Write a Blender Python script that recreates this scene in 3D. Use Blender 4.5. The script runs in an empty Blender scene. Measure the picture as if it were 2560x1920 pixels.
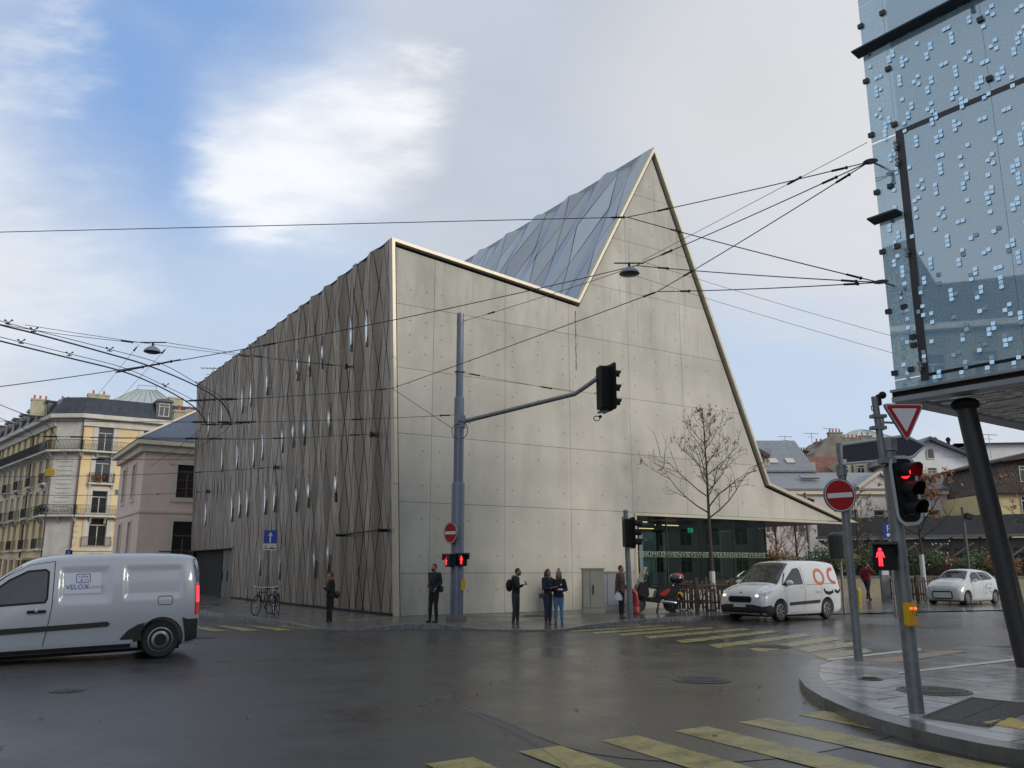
import bpy, bmesh, math, random
from math import sin, cos, pi, radians, sqrt, atan2, exp
from mathutils import Vector, Matrix
random.seed(7)
SC = bpy.context.scene
COL = SC.collection
# ------------------------------------------------------------------ camera
FPX, PITCH, CAMH = 2125.0, radians(12.2), 1.58
cam_d = bpy.data.cameras.new('camera'); cam = bpy.data.objects.new('camera', cam_d); COL.objects.link(cam)
cam.location = (0, 0, CAMH); cam.rotation_euler = (radians(90) + PITCH, 0, 0)
cam_d.sensor_width = 36; cam_d.lens = 36 * FPX / 2560; cam_d.clip_end = 2500; cam_d.clip_start = 0.1
SC.camera = cam
# ------------------------------------------------------------------ sun, sky, exposure
SUN_DIR = Vector((0.80, -0.49, 0.37)).normalized()
SUN_E = 1.75
SKY_K = 1.0
sun_d = bpy.data.lights.new('sun', 'SUN'); sun = bpy.data.objects.new('sun', sun_d); COL.objects.link(sun)
sun_d.energy = SUN_E; sun_d.angle = radians(18); sun_d.color = (1.0, 0.91, 0.78)
sun.rotation_euler = (-SUN_DIR).to_track_quat('-Z', 'Y').to_euler(); sun.location = (0, 0, 60)
SC.view_settings.view_transform = 'Standard'; SC.view_settings.look = 'None'
SC.view_settings.exposure = 0.17; SC.view_settings.gamma = 1.0; SC.view_settings.use_curve_mapping = False
try:
    SC.cycles.max_bounces = 6; SC.cycles.glossy_bounces = 4; SC.cycles.transparent_max_bounces = 12
except Exception: pass

def pray(u, v):
    x = (u - 1280) / FPX; z = -(v - 960) / FPX
    return Vector((x, cos(PITCH) - z * sin(PITCH), sin(PITCH) + z * cos(PITCH)))
def G(u, v, z=0.0):                       # where a line of sight meets the level z
    r = pray(u, v); t = (z - CAMH) / r.z
    return Vector((r.x * t, r.y * t, z))
def Y(u, v, y):                           # the point at the distance y
    r = pray(u, v); t = y / r.y
    return Vector((r.x * t, y, CAMH + r.z * t))

def make_world():
    w = bpy.data.worlds.new('World'); SC.world = w; w.use_nodes = True
    nt = w.node_tree; N = nt.nodes; L = nt.links
    for n in list(N): N.remove(n)
    def nd(t, **k):
        n = N.new(t)
        for a, b in k.items(): setattr(n, a, b)
        return n
    def m(op, a, b=None, c=None):
        n = nd('ShaderNodeMath', operation=op)
        for i, x in enumerate((a, b, c)):
            if x is None: continue
            if isinstance(x, (int, float)): n.inputs[i].default_value = x
            else: L.new(x, n.inputs[i])
        return n.outputs[0]
    def ramp(x, a, b):
        n = nd('ShaderNodeMapRange', interpolation_type='SMOOTHSTEP')
        L.new(x, n.inputs[0]); n.inputs[1].default_value = a; n.inputs[2].default_value = b
        return n.outputs[0]
    def mix(f, a, b):
        n = nd('ShaderNodeMix', data_type='RGBA')
        if isinstance(f, (int, float)): n.inputs[0].default_value = f
        else: L.new(f, n.inputs[0])
        for i, x in ((6, a), (7, b)):
            if isinstance(x, tuple): n.inputs[i].default_value = (*x, 1)
            else: L.new(x, n.inputs[i])
        return n.outputs[2]
    tc = nd('ShaderNodeTexCoord')
    D = tc.outputs['Generated']
    sp = nd('ShaderNodeSeparateXYZ'); L.new(D, sp.inputs[0])
    zz = m('ADD', m('MAXIMUM', sp.outputs[2], 0.0), 0.22)
    cb = nd('ShaderNodeCombineXYZ')
    L.new(m('DIVIDE', sp.outputs[0], zz), cb.inputs[0]); L.new(m('DIVIDE', sp.outputs[1], zz), cb.inputs[1])
    mp = nd('ShaderNodeMapping'); mp.inputs['Rotation'].default_value = (0, 0, radians(-38)); mp.inputs['Scale'].default_value = (0.75, 1.25, 1)
    L.new(cb.outputs[0], mp.inputs[0])
    def noise(sc, det, off, rough=0.55):
        n = nd('ShaderNodeTexNoise'); n.inputs['Scale'].default_value = sc; n.inputs['Detail'].default_value = det
        n.inputs['Roughness'].default_value = rough
        q = nd('ShaderNodeMapping'); q.inputs['Location'].default_value = (off, off * 0.7, 0.3)
        L.new(mp.outputs[0], q.inputs[0]); L.new(q.outputs[0], n.inputs['Vector']); return n.outputs[0]
    nA = noise(1.1, 6, 3.1); nB = noise(2.6, 8, 7.7, 0.6); nC = noise(0.6, 4, 1.3)
    wob = m('ADD', m('MULTIPLY', m('SUBTRACT', nB, 0.5), 0.024), m('MULTIPLY', m('SUBTRACT', nA, 0.5), 0.045))
    def lobe(u, v, r0, r1):                # a soft patch of cloud or of clear sky round one direction
        d = pray(u, v).normalized()
        n = nd('ShaderNodeVectorMath', operation='DOT_PRODUCT'); L.new(D, n.inputs[0]); n.inputs[1].default_value = d
        return ramp(m('ADD', n.outputs['Value'], wob), cos(radians(r1)), cos(radians(r0)))
    def addl(ls):
        o = ls[0]
        for x in ls[1:]: o = m('MAXIMUM', o, x)
        return o
    sky = nd('ShaderNodeTexSky', sky_type='NISHITA'); sky.sun_disc = False
    sky.sun_elevation = math.asin(SUN_DIR.z); sky.sun_rotation = atan2(SUN_DIR.x, SUN_DIR.y)
    sky.altitude = 400; sky.dust_density = 0.6; sky.ozone_density = 2.0
    sk = nd('ShaderNodeVectorMath', operation='SCALE'); L.new(sky.outputs[0], sk.inputs[0]); sk.inputs['Scale'].default_value = 0.105
    # thin veil: the whole sky is more or less covered
    veil = m('MULTIPLY', ramp(nC, 0.2, 0.62), 0.25)
    veil = m('ADD', m('MULTIPLY', veil, 0.3), 0.92)
    blue = addl([lobe(330, 250, 1, 13), lobe(430, 430, 1, 8), lobe(560, 60, 1, 12), lobe(200, 330, 1, 9)])
    blue2 = addl([lobe(640, 760, 1, 13), lobe(2000, 1040, 2, 12), lobe(330, 760, 1, 9), lobe(1750, 1000, 1, 12)])
    white = addl([lobe(730, 350, 0, 9.5), lobe(630, 430, 0, 8), lobe(850, 260, 0, 8.5), lobe(960, 180, 0, 6.5), lobe(1040, 100, 0, 5)])
    whiteL = addl([lobe(40, 560, 1, 11), lobe(120, 300, 1, 7), lobe(20, 640, 1, 9), lobe(60, 100, 1, 6), lobe(300, 545, 0, 6)])
    dark = addl([lobe(1500, 300, 3, 20), lobe(1250, 120, 2, 14)])
    veil = m('MULTIPLY', veil, m('SUBTRACT', 1.0, m('MULTIPLY', blue, 0.9)))
    cloud = mix(ramp(nA, 0.3, 0.72), (0.52, 0.575, 0.66), (0.64, 0.665, 0.71))
    cloud = mix(m('MULTIPLY', m('MULTIPLY', dark, ramp(nA, 0.3, 0.6)), 0.95), cloud, (0.43, 0.475, 0.54))
    warm = addl([lobe(2150, 650, 3, 16), lobe(1950, 250, 3, 16)])
    cloud = mix(m('MULTIPLY', warm, 0.6), cloud, (0.74, 0.72, 0.71))
    cloud = mix(m('MULTIPLY', blue2, 0.72), cloud, (0.43, 0.565, 0.76))
    skyc = nd('ShaderNodeMix', data_type='RGBA'); skyc.blend_type = 'MULTIPLY'; skyc.inputs[0].default_value = 1.0
    L.new(sk.outputs[0], skyc.inputs[6]); skyc.inputs[7].default_value = (0.85, 1.0, 1.2, 1)
    skb = mix(0.72, skyc.outputs[2], (0.19, 0.38, 0.74))
    col = mix(veil, skb, cloud)
    col = mix(m('MULTIPLY', m('MULTIPLY', whiteL, 0.9), ramp(nB, 0.25, 0.6)), col, (0.70, 0.74, 0.80))
    col = mix(m('MULTIPLY', m('POWER', white, 1.5), 0.95), col, (0.86, 0.88, 0.91))
    low = m('SUBTRACT', 1.0, ramp(sp.outputs[2], 0.02, 0.22))
    col = mix(m('MULTIPLY', low, 0.45), col, (0.62, 0.68, 0.78))
    bg = nd('ShaderNodeBackground'); L.new(col, bg.inputs[0]); bg.inputs[1].default_value = SKY_K
    out = nd('ShaderNodeOutputWorld'); L.new(bg.outputs[0], out.inputs[0])
make_world()

# ------------------------------------------------------------------ materials
MATS = {}
def mat(name, col, rough=0.6, metal=0.0, var=0.12, vs=3.0, bump=0.0, bs=40.0, emit=None, estr=1.0, coat=0.0, col2=None, spec=0.5, streak=0.0, rvar=0.0, stretch=(1, 1, 1), island=0.0):
    if name in MATS: return MATS[name]
    M = bpy.data.materials.new(name); MATS[name] = M; M.use_nodes = True
    nt = M.node_tree; N = nt.nodes; L = nt.links; b = N['Principled BSDF']
    b.inputs['Roughness'].default_value = rough; b.inputs['Metallic'].default_value = metal
    b.inputs['Specular IOR Level'].default_value = spec
    b.inputs['Coat Weight'].default_value = coat
    if coat: b.inputs['Coat Roughness'].default_value = 0.06
    if emit:
        b.inputs['Emission Color'].default_value = (*emit, 1); b.inputs['Emission Strength'].default_value = estr
    tc = N.new('ShaderNodeTexCoord'); mp = N.new('ShaderNodeMapping'); mp.inputs['Scale'].default_value = stretch
    L.new(tc.outputs['Object'], mp.inputs[0])
    base = None
    if var > 0:
        n = N.new('ShaderNodeTexNoise'); n.inputs['Scale'].default_value = vs; n.inputs['Detail'].default_value = 6; n.inputs['Roughness'].default_value = 0.62
        L.new(mp.outputs[0], n.inputs['Vector'])
        mx = N.new('ShaderNodeMix'); mx.data_type = 'RGBA'
        rp = N.new('ShaderNodeMapRange'); rp.inputs[1].default_value = 0.32; rp.inputs[2].default_value = 0.68
        L.new(n.outputs[0], rp.inputs[0]); L.new(rp.outputs[0], mx.inputs[0])
        mx.inputs[6].default_value = (*[c * (1 - var) for c in col], 1)
        c2 = col2 if col2 else [c * (1 + var) for c in col]
        mx.inputs[7].default_value = (*c2, 1)
        base = mx.outputs[2]
        if rvar:
            rr = N.new('ShaderNodeMapRange'); rr.inputs[1].default_value = 0.3; rr.inputs[2].default_value = 0.7
            rr.inputs[3].default_value = max(0.02, rough - rvar); rr.inputs[4].default_value = rough + rvar
            L.new(n.outputs[0], rr.inputs[0]); L.new(rr.outputs[0], b.inputs['Roughness'])
    if streak:
        n2 = N.new('ShaderNodeTexNoise'); n2.inputs['Scale'].default_value = 1.0; n2.inputs['Detail'].default_value = 5
        m2 = N.new('ShaderNodeMapping'); m2.inputs['Scale'].default_value = (1.3, 1.3, 0.22); L.new(tc.outputs['Object'], m2.inputs[0]); L.new(m2.outputs[0], n2.inputs['Vector'])
        r2 = N.new('ShaderNodeMapRange'); r2.inputs[1].default_value = 0.5; r2.inputs[2].default_value = 0.75; r2.inputs[4].default_value = streak
        L.new(n2.outputs[0], r2.inputs[0])
        mx2 = N.new('ShaderNodeMix'); mx2.data_type = 'RGBA'; L.new(r2.outputs[0], mx2.inputs[0])
        if base: L.new(base, mx2.inputs[6])
        else: mx2.inputs[6].default_value = (*col, 1)
        mx2.inputs[7].default_value = (*[c * 0.42 for c in col], 1); base = mx2.outputs[2]
    if name == 'concrete':                 # rain stains below the copings and a damp foot
        s3 = N.new('ShaderNodeSeparateXYZ'); L.new(tc.outputs['Object'], s3.inputs[0])
        def rng(x, a_, b_, c_, d_):
            q = N.new('ShaderNodeMapRange'); q.interpolation_type = 'SMOOTHSTEP'; q.inputs[1].default_value = a_; q.inputs[2].default_value = b_; q.inputs[3].default_value = c_; q.inputs[4].default_value = d_; L.new(x, q.inputs[0]); return q.outputs[0]
        def mth(op, x, y):
            q = N.new('ShaderNodeMath'); q.operation = op
            for i_, z_ in enumerate((x, y)):
                if isinstance(z_, (int, float)): q.inputs[i_].default_value = z_
                else: L.new(z_, q.inputs[i_])
            return q.outputs[0]
        n4 = N.new('ShaderNodeTexNoise'); n4.inputs['Scale'].default_value = 0.55; n4.inputs['Detail'].default_value = 7; n4.inputs['Roughness'].default_value = .65
        m4 = N.new('ShaderNodeMapping'); m4.inputs['Scale'].default_value = (1.6, 1.6, 0.55); m4.inputs['Location'].default_value = (3.3, 0, 1.7); L.new(tc.outputs['Object'], m4.inputs[0]); L.new(m4.outputs[0], n4.inputs['Vector'])
        top_ = mth('MULTIPLY', rng(s3.outputs[2], 6.5, 12.3, 0.0, 1.0), rng(s3.outputs[0], 9.5, 3.0, 0.35, 1.0))
        fac = mth('MULTIPLY', rng(n4.outputs[0], 0.42, 0.68, 0.0, 0.6), top_)
        foot = mth('MULTIPLY', rng(s3.outputs[2], 2.1, 1.0, 0.0, 1.0), rng(n4.outputs[0], 0.35, 0.6, 0.1, 0.45))
        dr = N.new('ShaderNodeTexNoise'); dr.inputs['Scale'].default_value = 1.0; dr.inputs['Detail'].default_value = 4; dm = N.new('ShaderNodeMapping'); dm.inputs['Scale'].default_value = (5.5, 5.5, .35); L.new(tc.outputs['Object'], dm.inputs[0]); L.new(dm.outputs[0], dr.inputs['Vector'])
        fac = mth('MAXIMUM', fac, mth('MULTIPLY', rng(dr.outputs[0], .50, .72, 0.0, .42), rng(s3.outputs[2], 7.5, 12.5, 0.0, 1.0)))
        fac = mth('MAXIMUM', fac, foot)
        mx3 = N.new('ShaderNodeMix'); mx3.data_type = 'RGBA'; L.new(fac, mx3.inputs[0]); L.new(base, mx3.inputs[6]); mx3.inputs[7].default_value = (0.17, 0.172, 0.155, 1); base = mx3.outputs[2]
    if name == 'yellow_road_paint':         # chipped through to the asphalt
        n5 = N.new('ShaderNodeTexNoise'); n5.inputs['Scale'].default_value = 9; n5.inputs['Detail'].default_value = 9; n5.inputs['Roughness'].default_value = .8; L.new(tc.outputs['Object'], n5.inputs['Vector'])
        r5 = N.new('ShaderNodeMapRange'); r5.inputs[1].default_value = .55; r5.inputs[2].default_value = .64; r5.inputs[4].default_value = .8; L.new(n5.outputs[0], r5.inputs[0])
        mx5 = N.new('ShaderNodeMix'); mx5.data_type = 'RGBA'; L.new(r5.outputs[0], mx5.inputs[0]); L.new(base, mx5.inputs[6]); mx5.inputs[7].default_value = (0.055, 0.052, 0.042, 1); base = mx5.outputs[2]
    if island:
        oi = N.new('ShaderNodeObjectInfo'); hs = N.new('ShaderNodeHueSaturation')
        mr = N.new('ShaderNodeMapRange'); mr.inputs[3].default_value = 1 - island; mr.inputs[4].default_value = 1 + island
        L.new(oi.outputs['Random'], mr.inputs[0]); L.new(mr.outputs[0], hs.inputs['Value'])
        if base: L.new(base, hs.inputs['Color'])
        else: hs.inputs['Color'].default_value = (*col, 1)
        base = hs.outputs[0]
    if base: L.new(base, b.inputs['Base Color'])
    else: b.inputs['Base Color'].default_value = (*col, 1)
    if bump:
        n3 = N.new('ShaderNodeTexNoise'); n3.inputs['Scale'].default_value = bs; n3.inputs['Detail'].default_value = 4
        L.new(mp.outputs[0], n3.inputs['Vector'])
        bp = N.new('ShaderNodeBump'); bp.inputs['Strength'].default_value = bump; bp.inputs['Distance'].default_value = 0.02
        L.new(n3.outputs[0], bp.inputs['Height']); L.new(bp.outputs[0], b.inputs['Normal'])
    return M

def glass_mat(name, tint, clear=0.5, rough=0.02, gcol=(1, 1, 1), ior=1.5, base=(0.02, 0.03, 0.03), opaque=0.0):
    M = bpy.data.materials.new(name); MATS[name] = M; M.use_nodes = True
    nt = M.node_tree; N = nt.nodes; L = nt.links; N.remove(N['Principled BSDF'])
    out = N['Material Output']
    tr = N.new('ShaderNodeBsdfTransparent'); tr.inputs[0].default_value = (*tint, 1)
    df = N.new('ShaderNodeBsdfDiffuse'); df.inputs[0].default_value = (*base, 1)
    gl = N.new('ShaderNodeBsdfGlossy'); gl.inputs[0].default_value = (*gcol, 1); gl.inputs['Roughness'].default_value = rough
    m1 = N.new('ShaderNodeMixShader'); m1.inputs[0].default_value = opaque; L.new(tr.outputs[0], m1.inputs[1]); L.new(df.outputs[0], m1.inputs[2])
    fr = N.new('ShaderNodeFresnel'); fr.inputs[0].default_value = ior
    ge = N.new('ShaderNodeNewGeometry'); sb_ = N.new('ShaderNodeMath'); sb_.operation = 'SUBTRACT'; sb_.inputs[0].default_value = 1; L.new(ge.outputs['Backfacing'], sb_.inputs[1]); mf = N.new('ShaderNodeMath'); mf.operation = 'MULTIPLY'; L.new(sb_.outputs[0], mf.inputs[0]); L.new(fr.outputs[0], mf.inputs[1])
    m2 = N.new('ShaderNodeMixShader'); L.new(mf.outputs[0], m2.inputs[0]); L.new(m1.outputs[0], m2.inputs[1]); L.new(gl.outputs[0], m2.inputs[2])
    L.new(m2.outputs[0], out.inputs[0])
    return M

# ------------------------------------------------------------------ mesh building
class MB:
    def __init__(s): s.v = []; s.f = []; s.M = Matrix.Identity(4)
    def P(s, p): s.v.append(tuple(s.M @ Vector(p))); return len(s.v) - 1
    def face(s, pts): s.f.append([s.P(p) for p in pts])
    def box(s, c, d, rz=0.0, rx=0.0, ry=0.0):
        R = Matrix.Translation(c) @ Matrix.Rotation(rz, 4, 'Z') @ Matrix.Rotation(ry, 4, 'Y') @ Matrix.Rotation(rx, 4, 'X')
        i = len(s.v)
        for z in (-.5, .5):
            for y in (-.5, .5):
                for x in (-.5, .5): s.P(R @ Vector((x * d[0], y * d[1], z * d[2])))
        for q in ((0, 2, 3, 1), (4, 5, 7, 6), (0, 1, 5, 4), (2, 6, 7, 3), (0, 4, 6, 2), (1, 3, 7, 5)): s.f.append([i + k for k in q])
    def bb(s, a, b): s.box([(a[k] + b[k]) / 2 for k in range(3)], [abs(b[k] - a[k]) for k in range(3)])
    def tube(s, pts, r, n=8, cap=True, sq=1.0):
        pts = [Vector(p) for p in pts]; rs = r if isinstance(r, (list, tuple)) else [r] * len(pts)
        rings = []; up = Vector((0, 0, 1)); t0 = (pts[1] - pts[0]).normalized()
        if abs(t0.z) > 0.9: up = Vector((0, 1, 0))
        a = t0.cross(up).normalized()
        for i, p in enumerate(pts):
            t = (pts[min(i + 1, len(pts) - 1)] - pts[max(i - 1, 0)]).normalized()
            a = (a - t * a.dot(t)).normalized(); b = t.cross(a)
            rings.append([s.P(p + (a * cos(2 * pi * k / n) + b * sin(2 * pi * k / n) * sq) * rs[i]) for k in range(n)])
        for i in range(len(rings) - 1):
            for k in range(n): s.f.append([rings[i][k], rings[i][(k + 1) % n], rings[i + 1][(k + 1) % n], rings[i + 1][k]])
        if cap: s.f.append(rings[0][::-1]); s.f.append(rings[-1])
    def lathe(s, prof, n=16, o=(0, 0, 0), ax='Z', cap=True):
        R = {'Z': Matrix.Identity(3), 'Y': Matrix.Rotation(radians(90), 3, 'X'), 'X': Matrix.Rotation(radians(90), 3, 'Y')}[ax]
        o = Vector(o); rings = []
        for (r, z) in prof: rings.append([s.P(o + R @ Vector((r * cos(2 * pi * k / n), r * sin(2 * pi * k / n), z))) for k in range(n)])
        for i in range(len(rings) - 1):
            for k in range(n): s.f.append([rings[i][k], rings[i][(k + 1) % n], rings[i + 1][(k + 1) % n], rings[i + 1][k]])
        if cap: s.f.append(rings[0][::-1]); s.f.append(rings[-1])
    def ball(s, c, r, n=10, m=6):
        r = r if isinstance(r, (list, tuple)) else (r, r, r); c = Vector(c); rings = []
        for j in range(1, m):
            a = pi * j / m
            rings.append([s.P(c + Vector((r[0] * sin(a) * cos(2 * pi * k / n), r[1] * sin(a) * sin(2 * pi * k / n), -r[2] * cos(a)))) for k in range(n)])
        for i in range(len(rings) - 1):
            for k in range(n): s.f.append([rings[i][k], rings[i][(k + 1) % n], rings[i + 1][(k + 1) % n], rings[i + 1][k]])
        b = s.P(c + Vector((0, 0, -r[2]))); t = s.P(c + Vector((0, 0, r[2])))
        for k in range(n): s.f.append([b, rings[0][(k + 1) % n], rings[0][k]]); s.f.append([t, rings[-1][k], rings[-1][(k + 1) % n]])
    def prism(s, poly, f0, f1):            # poly: 2D points; f0, f1 map them to the two ends
        a = [s.P(f0(*p)) for p in poly]; b = [s.P(f1(*p)) for p in poly]; n = len(poly)
        s.f.append(a[::-1]); s.f.append(b)
        for k in range(n): s.f.append([a[k], a[(k + 1) % n], b[(k + 1) % n], b[k]])
    def ext(s, poly, z0, z1): s.prism(poly, lambda x, y: (x, y, z0), lambda x, y: (x, y, z1))
    def exy(s, poly, y0, y1): s.prism(poly, lambda x, z: (x, y0, z), lambda x, z: (x, y1, z))
    def mesh(s, name):
        me = bpy.data.meshes.new(name); me.from_pydata(s.v, [], s.f); me.update(); return me
    def build(s, name, m, parent=None, smooth=False, fix=True, bevel=0.0):
        me = s.mesh(name)
        if fix:
            bm = bmesh.new(); bm.from_mesh(me)
            bmesh.ops.recalc_face_normals(bm, faces=bm.faces)
            if bevel:
                bmesh.ops.bevel(bm, geom=[e for e in bm.edges if len(e.link_faces) == 2 and e.calc_face_angle(0) > 0.6], offset=bevel, segments=2, affect='EDGES', clamp_overlap=True)
            bm.to_mesh(me); bm.free()
        if m: me.materials.append(m)
        if smooth: shade(me)
        return link(name, me, parent)
def shade(me, ang=40):
    me.polygons.foreach_set('use_smooth', [True] * len(me.polygons))
    try: me.set_sharp_from_angle(angle=radians(ang))
    except Exception: pass
def link(name, me, parent=None):
    o = bpy.data.objects.new(name, me); COL.objects.link(o)
    if parent: o.parent = parent
    return o
def tag(o, label=None, cat=None, group=None, kind=None):
    if label: o['label'] = label
    if cat: o['category'] = cat
    if group: o['group'] = group
    if kind: o['kind'] = kind
    return o
def thing(name, label, cat, loc=(0, 0, 0), rz=0.0, group=None, rx=0.0, ry=0.0):
    o = bpy.data.objects.new(name, None); COL.objects.link(o); o.location = loc; o.rotation_euler = (rx, ry, rz); o.empty_display_size = 0.3
    return tag(o, label, cat, group)
def copy_tree(o, parent=None, kids=None):
    if kids is None:
        kids = {}
        for x in bpy.data.objects:
            if x.parent: kids.setdefault(x.parent, []).append(x)
    c = o.copy(); COL.objects.link(c); c.parent = parent
    for k in kids.get(o, []): copy_tree(k, c, kids)
    return c
def clip_half(poly, a, b, c):             # keep a*x+b*y<=c
    out = []; n = len(poly)
    for i in range(n):
        p, q = poly[i], poly[(i + 1) % n]
        dp = a * p[0] + b * p[1] - c; dq = a * q[0] + b * q[1] - c
        if dp <= 0: out.append(p)
        if (dp < 0 < dq) or (dq < 0 < dp):
            t = dp / (dp - dq); out.append((p[0] + (q[0] - p[0]) * t, p[1] + (q[1] - p[1]) * t))
    return out
def clip_rect(poly, x0, x1, y0, y1):
    for h in ((-1, 0, -x0), (1, 0, x1), (0, -1, -y0), (0, 1, y1)):
        if len(poly) < 3: return []
        poly = clip_half(poly, *h)
    return poly if len(poly) >= 3 else []
def area(poly): return 0.5 * sum(poly[i][0] * poly[(i + 1) % len(poly)][1] - poly[(i + 1) % len(poly)][0] * poly[i][1] for i in range(len(poly)))
def inset(poly, d):
    if area(poly) < 0: poly = poly[::-1]
    out = poly[:]
    for i in range(len(poly)):
        p, q = poly[i], poly[(i + 1) % len(poly)]; dx, dy = q[0] - p[0], q[1] - p[1]; l = sqrt(dx * dx + dy * dy)
        if l < 1e-5: continue
        a, b = dy / l, -dx / l
        out = clip_half(out, a, b, a * p[0] + b * p[1] - d)
        if len(out) < 3: return []
    return out
def offset_line(pts, d):                  # shift an open polyline to its right side, mitred
    ns = []
    for i in range(len(pts) - 1):
        dx, dz = pts[i + 1][0] - pts[i][0], pts[i + 1][1] - pts[i][1]; l = sqrt(dx * dx + dz * dz); ns.append((dz / l, -dx / l))
    out = []
    for i, p in enumerate(pts):
        a = ns[max(0, i - 1)]; b = ns[min(i, len(ns) - 1)]
        k = 1 + a[0] * b[0] + a[1] * b[1]
        out.append((p[0] + d * (a[0] + b[0]) / k, p[1] + d * (a[1] + b[1]) / k))
    return out
def rrect(x0, y0, x1, y1, r, n=4):
    o = []
    for cx, cy, a0 in ((x1 - r, y1 - r, 0), (x0 + r, y1 - r, 90), (x0 + r, y0 + r, 180), (x1 - r, y0 + r, 270)):
        for k in range(n + 1):
            a = radians(a0 + 90 * k / n); o.append((cx + r * cos(a), cy + r * sin(a)))
    return o
def circ(cx, cy, r, n=20): return [(cx + r * cos(2 * pi * k / n), cy + r * sin(2 * pi * k / n)) for k in range(n)]
def text_mesh(body, size, extrude=0.002, align='CENTER', sx=1.0):
    cu = bpy.data.curves.new('lettering', 'FONT'); cu.body = body; cu.size = size; cu.extrude = extrude; cu.align_x = align; cu.align_y = 'CENTER'; cu.resolution_u = 3
    o = bpy.data.objects.new('tmp', cu); COL.objects.link(o)
    dg = bpy.context.evaluated_depsgraph_get(); dg.update()
    me = bpy.data.meshes.new_from_object(o.evaluated_get(dg)); bpy.data.objects.remove(o); bpy.data.curves.remove(cu)
    if sx != 1.0: me.transform(Matrix.Scale(sx, 4, Vector((1, 0, 0))))
    me.materials.clear(); return me
def text(name, body, size, m, parent, loc, rot, extrude=0.002, sx=1.0):
    me = text_mesh(body, size, extrude, sx=sx); me.materials.append(m); me.name = name
    o = link(name, me, parent); o.location = loc; o.rotation_euler = rot; return o
UP = (radians(90), 0, 0)                   # text standing up, facing -Y

# colours
m_asph = None
m_conc = mat('concrete', (0.45, 0.437, 0.39), 0.75, var=0.13, vs=0.45, bump=0.15, bs=30, streak=0.28, island=0.05)
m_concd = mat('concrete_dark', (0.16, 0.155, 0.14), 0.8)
m_kerb = mat('kerb_granite', (0.16, 0.165, 0.17), 0.3, var=0.3, vs=6, bump=0.1, rvar=0.12)
m_trim = mat('beige_aluminium', (0.47, 0.43, 0.34), 0.4, 0.15, var=0.04)
m_black = mat('black_plastic', (0.010, 0.010, 0.012), 0.6, var=0, spec=0.25)
m_dark = mat('dark_gap', (0.010, 0.010, 0.011), 0.8, var=0)
m_galv = mat('galvanised_steel', (0.19, 0.205, 0.22), 0.45, 0.5, var=0.22, vs=9, rvar=0.1)
m_pole = mat('grey_blue_paint', (0.155, 0.185, 0.235), 0.35, 0.2, var=0.08, vs=2)
m_white = mat('white_paint', (0.72, 0.73, 0.74), 0.3, var=0.03, vs=2, coat=0.6)
m_red = mat('sign_red', (0.33, 0.008, 0.014), 0.35, var=0.04)
m_signw = mat('sign_white', (0.62, 0.63, 0.66), 0.35, var=0.03)
m_blue = mat('sign_blue', (0.010, 0.045, 0.33), 0.35, var=0.04)
m_yel = mat('yellow_box', (0.62, 0.36, 0.01), 0.4, var=0.06)
m_rub = mat('tyre_rubber', (0.016, 0.016, 0.017), 0.75, var=0.15, vs=8)
m_iron = mat('cast_iron', (0.075, 0.07, 0.065), 0.5, 0.0, var=0.35, vs=30, bump=0.6, bs=45)
m_wire = mat('wire', (0.03, 0.032, 0.036), 0.5, 0.3, var=0)
m_yline = mat('yellow_road_paint', (0.27, 0.225, 0.06), 0.30, var=0.35, vs=3.5, bump=0.3, bs=90, col2=(0.40, 0.34, 0.11), rvar=0.16)
m_wline = mat('white_road_paint', (0.55, 0.54, 0.50), 0.35, var=0.15, vs=5)
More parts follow.
